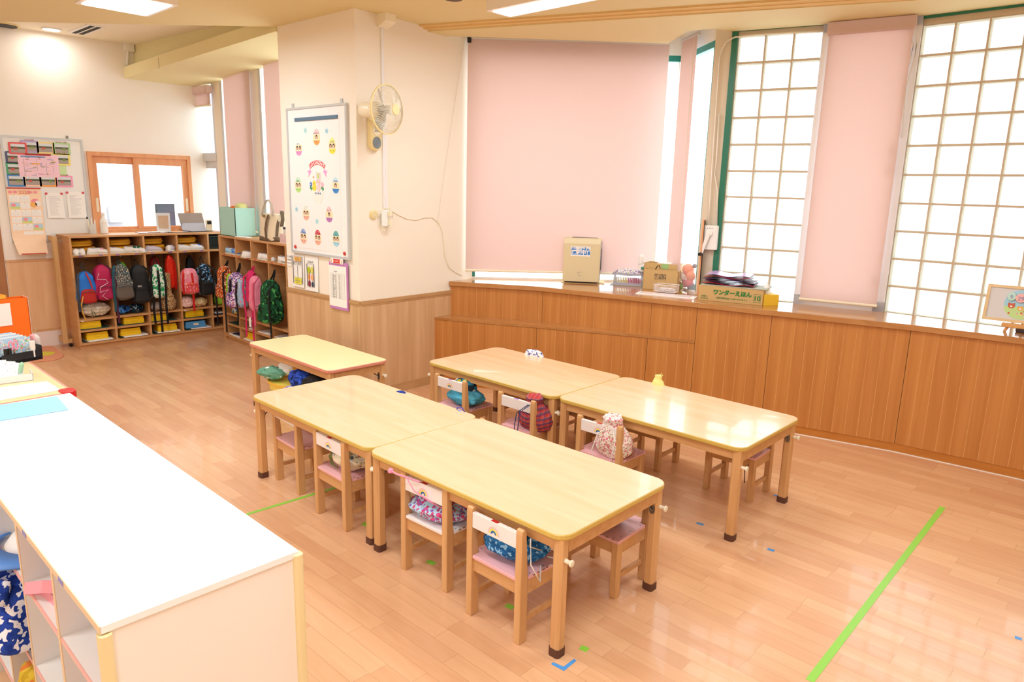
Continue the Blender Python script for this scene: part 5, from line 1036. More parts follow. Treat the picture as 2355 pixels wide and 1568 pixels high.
MB().box(0, w_, -.002, .008, 0, h_).build('purple_folder', mat('purple_film', (.78, .52, .78), .25), t); MB().box(-.004, w_-.012, -.004, -.0022, .022, h_-.03).build('paper_sheet', m_paper, t)
mb = MB()
for i in range(29): mb.box(.02, w_-.035, -.0046, -.004, .09+(h_-.18)*i/28, .0906+(h_-.18)*i/28)
for i, x in enumerate((.02, .042, .05, .085, .10, .135, .15, .165, w_-.035)): mb.box(x, x+.0008, -.0046, -.004, .09, h_-.09)
mb.build('table_lines', mat('thin_print', (.62, .62, .62), .7), t); rnd = random.Random(5); mb = MB()
for i in range(26):
    for x, m_ in ((.052, .03), (.088, .01), (.138, .011)): mb.box(x, x+rnd.uniform(.3, 1)*m_, -.0047, -.004, .094+(h_-.18)*i/28, .0965+(h_-.18)*i/28)
mb.box(.07, .11, -.0047, -.004, h_-.078, h_-.074); mb.build('printed_text', m_ink, t)
cl = MB().box(w_*.12, w_*.82, -.010, -.004, h_-.012, h_+.030).build('clip_plate', m_paper, t, bevel=.002); MB().prism([(w_*.28, h_-.008), (w_*.68, h_-.008), (w_*.64, h_+.009), (w_*.68, h_+.026), (w_*.28, h_+.026), (w_*.32, h_+.009)], -.0115, -.010, 'y').build('red_ribbon', mat('clip_red', (.85, .22, .2), .5), cl); text('こんだて', .016, m_paper, cl, w_*.48, -.0122, h_+.009)
for x in (.19, .75): q = MB(); disc(q, w_*x, h_+.016, .008, .009, -.0112, -.010, 0, 12); disc(q, w_*x, h_+.0, .007, .009, -.0112, -.010, 1, 12); q.build('tiny_figure', [m_skin, flatmat('apron_beige', 'CDB89A')], cl)
# fan on the pillar
fu, fz = fR.hit(857, 310); fan = thing('wall_fan', 'cream wall fan with a clear round cage mounted on the pillar', 'fan', fR.w(fu, 0, fz-.12), fR.ang)
MB().prism(rrect(-.055, .055, 0, .33, .054, 8), -.05, 0, 'y').build('wall_plate', m_cream, fan, bevel=.01, seg=3)
q = MB(); disc(q, .0, .145, .035, .033, -.053, -.05, 0); q.build('switch_dial', m_offw, fan); q = MB(); disc(q, .0, .06, .04, .045, -.054, -.05, 0, 24); q.build('timer_dial', mat('dial_grey', (.50, .55, .58), .5), fan)
mb = MB(); 
for i in range(5): mb.box(-.02+.009*i, -.015+.009*i, -.0545, -.053, .14+.008*(i % 2), .148+.008*(i % 2))
mb.build('dial_marks', m_blackink, fan)
# head placed from its own sight line at 0.24 m off the wall
hu, hz = fR.hit(890, 252, -.28); NV = Vector((cos(RD(13)), sin(RD(13)), -.02)).normalized(); 
lo_ = Vector((hu-fu, -.28, hz-(fz-.12))); Rf = Matrix.Rotation(-fR.ang, 3, 'Z'); nl = Rf @ NV; rotm = nl.to_track_quat('Z', 'Y').to_matrix().to_4x4(); FM = Matrix.Translation(lo_) @ rotm; FR_ = .176
MB().lathe([(.045, -.24), (.058, -.225), (.06, -.09), (.05, -.07)], 24, FM).build('motor_housing', m_offw, fan, smooth=True)
pv = FM @ Vector((0, 0, -.15)); MB().tube([(.0, -.05, .23), (.0, -.09, .24), tuple(pv+Vector((0, 0, -.05)))], .026, 12).build('swivel_neck', m_cream, fan)
cg = MB()
for i in range(72):
    a = 2*pi*i/72; cg.tube([tuple(FM @ Vector((r*cos(a), r*sin(a), z))) for r, z in ((.036, .080), (.09, .066), (.145, .036), (FR_, -.0))], .0017, 4)
    if i % 2 == 0: cg.tube([tuple(FM @ Vector((r*cos(a), r*sin(a), z))) for r, z in ((FR_, -.002), (.15, -.05), (.06, -.072))], .0011, 4)
cg.build('wire_cage', mat('cage_wire', (.93, .91, .84), .35), fan)
MB().lathe([(FR_-.004, -.008), (FR_+.004, -.006), (FR_+.004, .006), (FR_-.004, .008)], 40, FM, cap=False).build('cage_rim', m_cream, fan)
MB().lathe([(.040, .078), (.038, .086), (.02, .088)], 24, FM).build('centre_badge', m_cream, fan)
bl = MB(); 
for k in range(3):
    a0 = k*2*pi/3; vs = []
    for i in range(7):
        r = .03+.14*i/6; wa = .75*sin(pi*(.25+.7*i/6)); vs += [(r*cos(a0-wa/2), r*sin(a0-wa/2), -.035), (r*cos(a0+wa/2), r*sin(a0+wa/2), .0)]
    bl.add(vs+[(x, y, z-.002) for x, y, z in vs], [(2*i, 2*i+1, 2*i+3, 2*i+2) for i in range(6)]+[(14+2*i+2, 14+2*i+3, 14+2*i+1, 14+2*i) for i in range(6)], 0, FM)
bl.lathe([(.03, -.06), (.03, .03)], 16, FM); bl.build('fan_blades', mat('smoke_blades', (.62, .64, .60), .2, alpha=.55), fan)
# conduit, junction box, dial switch, socket
(cu, cz0) = fR.hit(884, 478); _, cz1 = fR.hit(884, 60)
cdt = thing('cable_conduit', 'white vertical cable conduit on the pillar behind the fan', 'conduit', fR.w(cu, 0, cz0), fR.ang); MB().box(-.018, .004, -.014, 0, 0, cz1-cz0).box(.006, .026, -.012, 0, 0, (cz1-cz0)*.54).build('conduit_strip', mat('conduit_white', (.93, .93, .94), .4), cdt, bevel=.001)
MB().add([(-.045, 0, 0), (.055, 0, 0), (.055, -.10, .04), (-.045, -.10, .04), (-.045, 0, .13), (.055, 0, .13), (.055, -.10, .13), (-.045, -.10, .13)], [(0, 3, 2, 1), (4, 5, 6, 7), (0, 1, 5, 4), (1, 2, 6, 5), (2, 3, 7, 6), (3, 0, 4, 7)]).build('junction_box', m_offw, cdt, loc=(-.0, 0, cz1-cz0-.02))
t, u_, z_ = wall_thing(fR, 'fan_control', 'round cream dial control on the pillar beside the socket', 'switch', 858, 493); q = MB(); q.lathe([(.036, 0), (.034, .018), (.028, .022)], 24, Matrix.Rotation(pi/2, 4, 'X')); q.build('dial_body', m_cream, t, smooth=False); q = MB()
for k in range(6): disc(q, .017*cos(k*1.047), .017*sin(k*1.047), .005, .005, -.0235, -.022, 0, 8)
q.build('dial_buttons', flatmat('button_grey', 'C9C8BE'), t)
t, u_, z_ = wall_thing(fR, 'wall_socket', 'white power socket with plugged-in adaptors on the pillar', 'socket', 885, 500); MB().box(-.045, .03, -.02, 0, -.07, .06).build('socket_box', m_white, t, bevel=.003); MB().box(.012, .036, -.05, -.02, .01, .05).box(.014, .036, -.055, -.02, -.06, -.01).build('plug', m_offw, t, bevel=.003)
pts = [(.02, -.06, -.05), (.03, -.03, -.11), (-.02, -.02, -.12), (-.06, -.02, -.06), (-.07, -.015, .02), (-.03, -.02, .07), (.03, -.02, .075), (.06, -.02, .04), (.06, -.02, 0)]
MB().tube(pts, .003, 6).tube([(x*.8-.005, y, z*.9+.006) for x, y, z in pts], .003, 6).build('coiled_cord', m_offw, t, smooth=True)
def wallpath(fr, pl, v=-.006): return [fr.w(*(lambda h: (h[0], v, h[1]))(fr.hit(x, y))) for x, y in pl]
tag(MB().tube(wallpath(fR, [(902, 486), (915, 494), (935, 503), (955, 506), (975, 500), (993, 500), (1008, 512), (1017, 535), (1019, 560), (1022, 590), (1032, 615), (1048, 627), (1062, 633)]), .0028, 6).build('extension_cord', m_offw, smooth=True), 'white power cord running across the pillar down to the counter', 'cord')
# far wall whiteboard and its papers
(u0, _), (u1, zT), (_, zB1) = fF.hit(-3, 310), fF.hit(191, 319), fF.hit(15, 558)
zT = (fF.hit(5, 313)[1]+zT)/2; uR = fF.hit(200, 450)[0]; wy = thing('whiteboard', 'large whiteboard on the far wall with park photos and a long calendar', 'whiteboard', fF.w(u0, 0, zB1), fF.ang); BW, BH = uR-u0, zT-zB1
MB().box(.01, BW-.01, -.018, -.002, .01, BH-.01).build('board_surface', m_boardw, wy); MB().box(0, BW, -.026, 0, 0, .022).box(0, BW, -.026, 0, BH-.02, BH).box(0, .02, -.026, 0, .022, BH-.02).box(BW-.02, BW, -.026, 0, .022, BH-.02).build('board_frame', m_boardf, wy)
MB().box(BW-.14, BW-.12, -.01, 0, BH, BH+.03).build('hanging_clip', m_steel, wy)
V1 = -.020
def bF(name, label, cat, px, py, group=None, v=V1): u, z = fF.hit(px, py, v); return thing(name, label, cat, fF.w(u, v, z), fF.ang, group)
t = bF('green_backing', 'pale green paper sheet behind the park photos', 'paper', 96, 376); MB().box(*[fF.hit(x, 376, V1)[0]-fF.hit(96, 376, V1)[0] for x in (56, 151)], -.001, 0, *[fF.hit(96, y, V1)[1]-fF.hit(96, 376, V1)[1] for y in (428, 340)]).build('backing_sheet', flatmat('backing_green', 'CDEBB0'), t)
CARD = [(41, 341, 'red-framed', 'E05A5E', 0), (68, 337, 'lilac-framed', 'B9A8DC', 1), (105, 340, 'cream-yellow framed', 'F3DF98', 2), (142, 342, 'light green framed', 'B4DC9C', 3), (34, 362, 'navy-framed', '4F5B80', 4), (142, 367, 'lemon yellow framed', 'F5E67C', 5), (35, 388, 'green-framed', '4FA578', 6), (37, 415, 'blue-framed', '4C8BCB', 7), (75, 415, 'peach-framed', 'F5CDB4', 8), (111, 416, 'orange-framed', 'F8A94E', 9), (148, 417, 'pink-framed', 'F6A6CC', 10)]
for px, py, lab, c, k in CARD:
    v = -.0235 if k != 0 else -.027
    t = bF('park_photo', lab+' park photo on the far whiteboard', 'photo', px, py, 'framed park photos on the far whiteboard', v); w_, h_ = .077, .058
    MB().prism(rrect(-w_, w_, -h_, h_, .012), -.001, 0, 'y').build('photo_border', flatmat('card'+c, c), t)
    q = MB(); a, b = w_-.018, h_-.016; q.box(-a, a, -.0016, -.001, -b, -.1*b, 0).box(-a, a, -.0016, -.001, -.1*b, .35*b, 1).box(-a, a, -.0016, -.001, .35*b, b, 2)
    disc(q, .02 if k % 2 else -.02, -.005, .018, .012, -.002, -.0016, 3, 10); q.build('photo_print', [flatmat('ph_ground', 'A89F98'), flatmat('ph_trees', '5B6148'), flatmat('ph_sky', 'D8E0E8'), flatmat(('ph_red', 'ph_green')[k % 2], ('C85A50', '7D9A4C')[k % 2])], t)
    if k not in (0, 2, 4): text(('なかよし公園', 'みなみ公園', 'ひがし公園')[k % 3], .016, flatmat('caption_red', 'B05050'), t, 0, -.002, h_+.004)
t = bF('park_map', 'pink hand-drawn map with a red magnetic bar on the far whiteboard', 'map', 90, 381, v=-.025); w_, h_ = .175, .112
MB().box(-w_, w_, -.001, 0, -h_, h_).build('map_sheet', flatmat('map_pink', 'F4CFE0'), t); q = MB(); rnd = random.Random(8)
for i in range(46):
    x, z = rnd.uniform(-w_+.02, w_-.06), rnd.uniform(-h_+.012, h_-.03); L_ = rnd.uniform(.015, .05); q.box(x, x+L_, -.0016, -.001, z, z+rnd.choice((.002, .003, .005)), rnd.randrange(5))
for x, z0, z1 in ((-.13, -.09, .06), (-.02, -.05, .07), (.06, -.09, .03), (.12, -.06, 0)): q.box(x, x+.003, -.0016, -.001, z0, z1, 0)
q.box(-.15, .06, -.0016, -.001, .078, .092, 1).box(-.06, .01, -.0018, -.001, .012, .024, 2)
q.build('map_marks', [flatmat('mk_grey', '9A9AA4'), flatmat('mk_blue', '7C98CC'), flatmat('mk_orange', 'EDB054'), flatmat('mk_red', 'B84C6C'), flatmat('mk_green', '8FA85C')], t); MB().box(-.11, .11, -.008, -.001, h_-.012, h_+.004).build('red_bar', mat('bar_red', (.66, .15, .14), .4), t)
# calendar
(ca, czT), (cb2, _), (_, czB) = fF.hit(14, 432, -.03), fF.hit(93, 435, -.03), fF.hit(60, 584, -.05)
t = thing('wall_calendar', 'long orange 2020 calendar curling at the bottom, over the far whiteboard', 'calendar', fF.w(ca, -.024, czB), fF.ang); w_, h_ = cb2-ca, czT-czB; n = 16; vs = []
def curl(s): return -.004-.0*s if s > .3 else -.004-.08*((.3-s)/.3)**1.6
def wn(s): return 0 if s > .25 else .16*(.25-s)
for i in range(n+1):
    s = i/n; d = curl(s); k = wn(s); vs += [(w_*k*2.2, d, h_*s), (w_*(1-k*1.4), d, h_*s), (w_*(1-k*1.4), d-.001, h_*s), (w_*k*2.2, d-.001, h_*s)]
MB().add(vs, [(i*4+j, i*4+(j+1) % 4, (i+1)*4+(j+1) % 4, (i+1)*4+j) for i in range(n) for j in range(4)]+[(3, 2, 1, 0), (n*4, n*4+1, n*4+2, n*4+3)]).build('calendar_sheet', flatmat('cal_orange', 'FBDDBE'), t)
text('2020', .048, flatmat('cal_red', 'E0705A'), t, w_*.5, -.007, h_*.935); q = MB()
cellw, cellh = w_*.29, h_*.095; num = 0; bl = MB()
for r in range(5):
    for c in range(3):
        x, z = w_*(.05+.305*c), h_*(.795-.108*r)
        if (r, c) in ((0, 2), (1, 2)): continue
        if (r, c) in ((1, 0), (3, 1), (4, 2)): bl.box(x, x+cellw, -.006, -.0055, z, z+cellh, 1).box(x, x+cellw, -.0065, -.006, z, z+cellh*.35, 2); disc(bl, x+cellw*.35, z+cellh*.6, .02, .017, -.0075, -.006, 3, 12); continue
        bl.box(x, x+cellw, -.006, -.0055, z, z+cellh, 0); num += 1
        text(str(num), .014, m_ink, t, x+cellw*.45, -.007, z+cellh*.85)
        for i in range(5):
            for j in range(7): q.box(x+cellw*(.06+.13*j), x+cellw*(.10+.13*j), -.0064, -.006, z+cellh*(.08+.14*i), z+cellh*(.12+.14*i))
for c in (1, 2): bl.box(w_*(.05+.305*c), w_*(.05+.305*c)+cellw, -.0062, -.0055+.0, h_*.255, h_*.345, 0)
bl.build('month_blocks', [m_paper, flatmat('cal_sky', 'BBDCF0'), flatmat('cal_grass', 'CFE08A'), flatmat('cal_pig', 'F39AA8')], t); q.build('date_dots', mat('dot_grey', (.72, .72, .74), .7), t)
for x, z, rx, rz_, yy, m_ in ((.80, .80, .035, .028, -.008, flatmat('sh_pink', 'F39AA8')), (.74, .75, .030, .026, -.0085, flatmat('sh_orange', 'F6B860')), (.88, .77, .026, .030, -.0085, flatmat('sh_white', 'F3F1F3')), (.1, .94, .018, .014, -.007, MATS['sh_pink'] if 'sh_pink' in MATS else None), (.24, .94, .018, .014, -.007, None), (.68, .94, .018, .014, -.007, None), (.83, .94, .018, .014, -.007, None)):
    q = MB(); disc(q, w_*x, h_*z, rx, rz_, yy, -.0055, 0, 14); q.build('round_drawing', m_ or flatmat('sh_pink', ''), t)
MB().box(0, w_, -.012, -.003, h_-.006, h_+.006).box(w_*.16, w_*.89, -.09, -.078, 0, .010).build('hanging_rail', mat('rail_red', (.78, .30, .25), .4), t)
for k, (xa, ya, xb, yb, lab) in enumerate(((104, 443, 150, 501, 'printed letter with two magnets, next to the long calendar'), (152, 441, 199, 501, 'printed letter with two magnets, nearest the sliding window'))):
    t, w_, h_ = sheetpaper(fF, 'printed_letter', lab, xa, ya, xb, yb, .024, 'letters on the far whiteboard', curl=.012); q = MB(); rnd = random.Random(k)
    for i in range(22): q.box(w_*.15, w_*(.15+rnd.uniform(.3, .7)), -.003-.009*(1-i/22)**2, -.0005, h_*(.12+.035*i), h_*(.12+.035*i)+.0022)
    q.build('printed_text', mat('faint_print', (.78, .78, .79), .8), t)
    for x in (.04, .93): MB().lathe([(.012, 0), (.012, .007)], 14, Matrix.Translation((w_*x, -.001, h_*.97)) @ Matrix.Rotation(pi/2, 4, 'X')).build('magnet', mat('magnet_rose', (.85, .32, .38), .3), t)
tag(MB().tube(wallpath(fF, [(294, 105), (292, 150)], -.008), .012, 6).build('conduit', m_white), 'short white conduit in the upper corner of the alcove', 'conduit'); t, u_, z_ = wall_thing(fF, 'sensor_box', 'white sensor box high in the alcove corner', 'sensor', 294, 112); MB().box(-.05, .05, -.06, 0, -.03, .07).build('box_body', m_white, t, bevel=.008)
# conduits beside the block wall
m_pipe = mat('white_conduit_pipe', (.93, .91, .87), .35)
f7 = Fr(W2, W4)
tag(MB().tube(wallpath(fB1, [(1896, 74), (1820, 77), (1740, 82), (1692, 87), (1672, 98), (1662, 115), (1657, 135), (1652, 200), (1646, 290), (1640, 380), (1634, 470), (1632, 520)], -.03), .006, 8).build('conduit_pipe', m_pipe, smooth=True), 'thin white conduit bending across the top of the narrow block wall', 'conduit')
tag(MB().tube(wallpath(fB1, [(1656, 262), (1649, 370), (1646, 400), (1652, 440), (1650, 520)], -.03), .006, 8).build('conduit_pipe', m_pipe, smooth=True), 'short white conduit running down the beige post to the crank box', 'conduit')
for k, d in enumerate((0, 8)): tag(MB().tube(wallpath(fM, [(2090-d*.5, 64+d*2), (2104-d, 72+d*2), (2109-d, 100+d), (2104-d*1.2, 140), (2084-d, 200), (2074-d, 318)], -.05), .005, 7).build('conduit_pipe', m_pipe, smooth=True), ('outer', 'inner')[k]+' white conduit looping beside the pink blind between the block walls', 'conduit')
cu_, cz_ = fP.hit(1634, 546, -.02); cr = thing('window_crank', 'white window crank box with a black-knobbed handle on the beige post', 'crank', fP.w(cu_, -.02, cz_), fP.ang-.05)
MB().prism(rrect(-.062, .062, -.098, .098, .008), -.03, .01, 'y').build('crank_box', m_white, cr, bevel=.004); q = MB(); disc(q, -.004, .035, .028, .028, -.045, -.03, 0, 24); q.build('crank_hub', m_white, cr, bevel=.003)
MB().prism([(-.02, .045), (.012, .03), (-.04, -.135), (-.062, -.128)], -.052, -.044, 'y').build('crank_handle', m_white, cr, bevel=.002); MB().lathe([(.014, 0), (.014, .04)], 14, Matrix.Translation((-.052, -.05, -.135)) @ Matrix.Rotation(pi/2, 4, 'X')).build('knob', m_blackp, cr)
q = MB()
for i in range(4): disc(q, -.02+.014*i, .075, .003, .003, -.0305, -.03, 0, 8)
q.build('crank_marks', m_blackink, cr)
# ================================================================ on the window counter
def C(px, py): return G(px, py, CZ)
m_card = mat('cardboard', (.80, .67, .45), .7); m_cardg = mat('box_green_print', (.15, .50, .22), .6)
def orient(a, b): return math.atan2(b.y-a.y, b.x-a.x)
# humidifier
a, b = C(1293, 650), C(1377, 654); hmW = (b-a).length; rz = orient(a, b); 
hm = thing('air_purifier', 'cream humidifying purifier with a blue notice, standing before the widest blind', 'purifier', a, rz-.0); H_ = 0.395; D_ = .17; H_ = Fr(a, b).hit(1300, 547)[1]-CZ
pr_ = [(0, .012), (.0, H_-.05), (.012, H_-.015), (.045, H_), (D_-.045, H_), (D_-.012, H_-.015), (D_, H_-.05), (D_, .012)]
MB().prism([(y-.0, z) for y, z in pr_], 0, hmW, 'x').build('purifier_body', mat('champagne_plastic', (.87, .82, .67), .35), hm, bevel=.006, seg=3)
MB().box(hmW-.001, hmW+.004, .025, D_-.02, .03, H_-.03).build('side_panel', mat('grey_side', (.68, .68, .72), .35), hm, bevel=.002)
q = MB()
for i in range(26): q.box(hmW+.004, hmW+.006, .035, D_-.03, .12+.0075*i, .1235+.0075*i)
q.build('side_vent', mat('vent_black', (.12, .12, .13), .6), hm); MB().box(.02, hmW-.02, .01, D_-.01, 0, .013).build('foot', m_blackp, hm); MB().box(.07, hmW-.03, .05, .09, H_, H_+.003).build('top_grille', mat('grille_brown', (.35, .32, .3), .5), hm)
st = MB().box(hmW*.20, hmW*.73, -.0012, .0, H_*.60, H_*.81).build('notice_sticker', m_paper, hm); MB().box(hmW*.21, hmW*.72, -.0018, -.0012, H_*.635, H_*.80).build('blue_field', mat('notice_blue', (.12, .50, .85), .5), st)
text('空間除菌', .045, m_paper, st, hmW*.465, -.0022, H_*.756, bold=.0015); text('運転中！', .045, m_paper, st, hmW*.48, -.0022, H_*.678, bold=.0015)
q = MB().tube([(hmW*.42, -.001, H_*.20), (hmW*.40, -.001, H_*.23), (hmW*.46, -.001, H_*.255), (hmW*.50, -.001, H_*.24)], .0012, 5).tube([(hmW*.43, -.001, H_*.18), (hmW*.47, -.001, H_*.155), (hmW*.50, -.001, H_*.18)], .0012, 5); q.build('swirl_logo', mat('logo_navy', (.25, .3, .45), .5), hm); pass
tag(MB().box(-.01, hmW+.05, -.01, D_+.04, 0, .003).build('cardboard_mat', m_card, None, loc=tuple(a+Vector((0, 0, .0002))), rotz=rz+.06), 'thin cardboard sheet under the humidifying purifier', 'cardboard'); hm.location.z += .0035
# small adaptor box and cords
t = thing('power_adaptor', 'cream adaptor lying on the counter beside the pillar', 'adaptor', C(1098, 638), .5); MB().box(-.06, .06, -.025, .025, 0, .022).build('adaptor_body', m_cream, t, bevel=.005)
tag(MB().tube([C(1062, 633)+Vector((0, 0, .006)), C(1075, 640)+Vector((0, 0, .003)), C(1092, 636)+Vector((0, 0, .006))], .0025, 6).tube([C(1108, 640)+Vector((0, 0, .004)), C(1118, 641)+Vector((0, 0, .003)), C(1130, 635)+Vector((0, 0, .003))], .0025, 6).build('adaptor_cord', m_offw, smooth=True), 'short white cord on the counter joining the cream adaptor', 'cord')
t = thing('dark_pen', 'dark pen-like item lying under the widest blind', 'pen', C(1190, 641), .55); MB().tube([(-.05, 0, .007), (0, 0, .009), (.05, 0, .007)], [.003, .007, .006], 8).build('pen_body', m_blackp, t)
# grey basket of tubes with plush toy
a, b = C(1411, 655), C(1474, 659); rz = orient(a, b); W_ = (b-a).length; t = thing('plastic_basket', 'grey slotted plastic basket full of glue sticks and wrappers', 'basket', a, rz); m_gb = mat('grey_violet_plastic', (.70, .70, .76), .45)
q = MB().box(0, W_, 0, .16, 0, .005).box(-.012, W_+.012, -.012, -.002, .092, .108).box(-.012, W_+.012, .162, .172, .092, .108).box(-.012, -.002, -.012, .172, .092, .108).box(W_+.002, W_+.012, -.012, .172, .092, .108).box(-.004, W_+.004, -.004, .0, .0, .022).box(W_, W_+.004, 0, .16, 0, .1).box(-.004, 0, 0, .16, 0, .1)
for i in range(17): x = -.003+(W_-.0)*i/16; q.box(x, x+.004, -.006, -.002, .02, .095)
q.build('basket_body', m_gb, t); q = MB()
for i in range(16): x = .012+(W_-.024)*i/15; q.box(x-.005, x+.005, .004, .012, .02, .07, (0, 0, 1, 1)[i//4])
q.build('coloured_tubes', [mat('tube_yellow', (.88, .78, .36), .5), mat('tube_pink', (.80, .35, .48), .5)], t); MB().rings(softbox(W_*.95, .15, .06, .8, 8, 26, .75, seed=3, amp=.08)).build('wrappers', pat('wrapper_mix', 'F1F0F5', ['9A8AC8', 'B4D86A', '5E86C0', 'C96FA6'], 34, 'voronoi', cut=.5), t, smooth=True, loc=(W_/2, .08, .08))
pl = thing('plush_toy', 'small white plush toy sticking up out of the grey basket', 'toy', b+Vector((-.04, .06, .12)), rz); MB().rings(softbox(.07, .06, .08, .9, 8, 18, .8)).build('body', m_white, pl, smooth=True); MB().rings([[(p[0]-.012, p[1], p[2]+.06) for p in r] for r in softbox(.055, .05, .10, .9, 8, 18, .9)]).build('head', m_white, pl, smooth=True); MB().box(-.005, .02, -.036, -.03, .03, .05).build('scarf', mat('scarf_green', (.3, .6, .5), .7), pl)
tag(MB().box(-.03, W_+.01, -.02, .17, 0, .003).build('grey_board', mat('grey_board', (.66, .64, .58), .7), None, loc=tuple(a+Vector((-.0, -.0, -.004+.0045))), rotz=rz+.02), 'thin grey board under the slotted basket', 'board'); t.location.z += .0036
# cartons
a, b = C(1477, 664), C(1557, 671); rz = orient(a, b); f_ = Fr(a, b); W_ = (b-a).length; hk = f_.hit(1485, 619)[1]-CZ
bk_ = f_.n*.13; t = thing('cardboard_box', 'larger open cardboard box behind the file carton on the counter', 'box', a+f_.n*.115, rz-.03); hb = Fr(a+bk_, b+bk_).hit(1482, 603)[1]-CZ
q = MB().box(-.03, W_-.02, 0, .005, 0, hb).box(-.03, -.025, 0, .16, 0, hb).box(W_-.025, W_-.02, 0, .16, 0, hb).box(-.03, W_-.02, .155, .16, 0, hb).box(-.03, W_-.02, 0, .16, 0, .004); q.build('box_shell', m_card, t); MB().box(W_*.42, W_*.62, -.002, .001, hb-.045, hb+.001).build('green_tape', mat('green_tape_s', (.62, .76, .50), .4), t)
MB().rings(softbox(.16, .12, .04, .7, 6, 20, .8, amp=.08)).build('white_flap', m_paper, t, loc=(W_*.45, .08, hb-.03))
t = thing('file_carton', 'small brown file carton with printed maker name', 'box', a, rz); q = MB().box(0, W_, 0, .005, 0, hk).box(0, .005, 0, .10, 0, hk).box(W_-.005, W_, 0, .10, 0, hk).box(0, W_, .095, .10, 0, hk).box(0, W_, 0, .10, 0, .004); q.build('box_shell', m_card, t)
p_ = MB().box(W_*.32, W_*.66, -.0008, 0, hk*.72, hk*.82).build('logo_plate', mat('dark_print', (.28, .27, .24), .6), t); text('KOKUYO', .026, m_card, p_, W_*.49, -.0012, hk*.768, bold=.0006); text('フ-307N', .030, MATS['dark_print'], t, W_*.49, -.0008, hk*.625, bold=.0008); text('リターンファイル', .013, MATS['dark_print'], t, W_*.49, -.0008, hk*.53)
MB().box(.01, W_-.01, .01, .09, hk-.03, hk-.01).build('file_edges', mat('file_cream', (.93, .88, .74), .6), t); MB().tube([(W_*.3, .05, hk), (W_*.36, .04, hk+.03), (W_*.40, .05, hk+.035), (W_*.44, .05, hk+.01)], .004, 6).build('black_clip', m_blackp, t)
# toys in a clear bag
a = C(1579, 668); t = thing('toy_bag', 'clear plastic bag of coloured toys between the cartons and the board edge', 'bag', a+Vector((0, 0, .0)), 0); MB().rings(softbox(.19, .15, .27, .8, 10, 26, .8, seed=7, amp=.05)).build('clear_film', mat('clear_film', (.95, .95, .97), .15, alpha=.22), t, smooth=True)
for x, y, z, r, c in ((.0, 0, .18, .055, 'F08452'), (.04, -.02, .13, .045, 'F4936A'), (-.045, -.01, .12, .04, 'F3EFEF'), (.03, -.02, .075, .04, 'E07078'), (.05, -.01, .035, .04, '80828C'), (-.045, -.03, .035, .026, '8CCB4C'), (-.07, -.02, .06, .022, '6DB53A'), (.06, 0, .22, .02, '33343A'), (-.02, .0, .06, .035, 'D86468')):
    MB().rings([[(x+r*cos(a_)*k_, y+r*sin(a_)*k_*.8, z+r*zz) for a_ in [2*pi*j/14 for j in range(14)]] for k_, zz in ((.3, -.95), (.8, -.6), (1, 0), (.8, .6), (.3, .95))]).build('toy_piece', flatmat('toy'+c, c), t, smooth=True)
# papers and wire tray in front
a = C(1465, 674); t = thing('paper_pile', 'pile of clear-sleeved papers lying before the file carton', 'papers', C(1462, 675), orient(C(1462, 675), C(1600, 688))); L_ = (C(1600, 688)-C(1462, 675)).length; MB().box(0, L_*.98, -.005, .12, 0, .006).build('paper_sheets', m_paper, t); MB().box(.02, L_*.9, 0, .115, .006, .009).build('clear_sleeve', mat('pinkish_sleeve', (.93, .88, .88), .2), t)
a, b = C(1503, 672), C(1551, 677); t = thing('wire_tray', 'small white wire tray of crayons in front of the file carton', 'tray', a+Vector((0, 0, .0092)), orient(a, b)); W_ = (b-a).length; q = MB().box(0, W_, 0, .10, 0, .003)
for i in range(15): x = W_*i/14; q.box(x-.0008, x+.0008, -.001, .0005, 0, .06)
for i in range(6): q.box(0, W_, -.001, .0005, .01*i, .01*i+.0015)
for i in range(8): y = .1*i/7; q.box(-.001, .0005, y, y+.0015, 0, .06).box(W_-.0005, W_+.001, y, y+.0015, 0, .06)
q.box(-.004, W_+.004, -.004, .0, .058, .063).box(-.004, W_+.004, .1, .104, .058, .063); q.build('wire_mesh', mat('white_wire', (.93, .90, .90), .4), t); MB().rings(softbox(W_*.8, .07, .03, .8, 6, 20, .8, amp=.1)).build('crayons', pat('crayon_mix', 'E8E6E4', ['C95C6A', '7A7A80', 'E0A080'], 60, 'voronoi'), t, loc=(W_/2, .05, .004))
# wonder box
a, b = C(1605, 689), C(1753, 703); rz = orient(a, b); f_ = Fr(a, b); W_ = (b-a).length; hw_ = f_.hit(1608, 655)[1]-CZ
t = thing('picture_book_carton', 'long flat cardboard carton with green Japanese lettering', 'box', a, rz); MB().box(0, W_, 0, .27, 0, hw_).build('carton_body', m_card, t, bevel=.002)
text('ワンダーえほん', .042, m_cardg, t, W_*.53, -.001, hw_*.60, bold=.0022); text('発行/世界文化ワンダークリエイト', .0155, m_cardg, t, W_*.53, -.001, hw_*.24, bold=.0004); text('50冊入', .017, m_cardg, t, W_*.10, -.001, hw_*.30); text('8732010', .017, m_cardg, t, W_*.10, -.001, hw_*.14)
text('10', .052, m_cardg, t, W_*.91, -.001, hw_*.42, bold=.0012); q = MB(); x0, x1, z0, z1 = W_*.86, W_*.965, hw_*.15, hw_*.70; q.box(x0, x1, -.001, 0, z0, z0+.002).box(x0, x1, -.001, 0, z1-.002, z1).box(x0, x0+.002, -.001, 0, z0, z1).box(x1-.002, x1, -.001, 0, z0, z1).build('number_frame', m_cardg, t)
np_ = tag(MB().box(.01, W_+.02, .01, .25, 0, .006).build('newspaper', mat('newsprint', (.72, .74, .68), .8, var=.2, vscale=60), None, loc=tuple(a+Vector((0, 0, hw_+.0015))), rotz=rz-.03), 'folded newspaper on top of the picture book carton', 'newspaper')
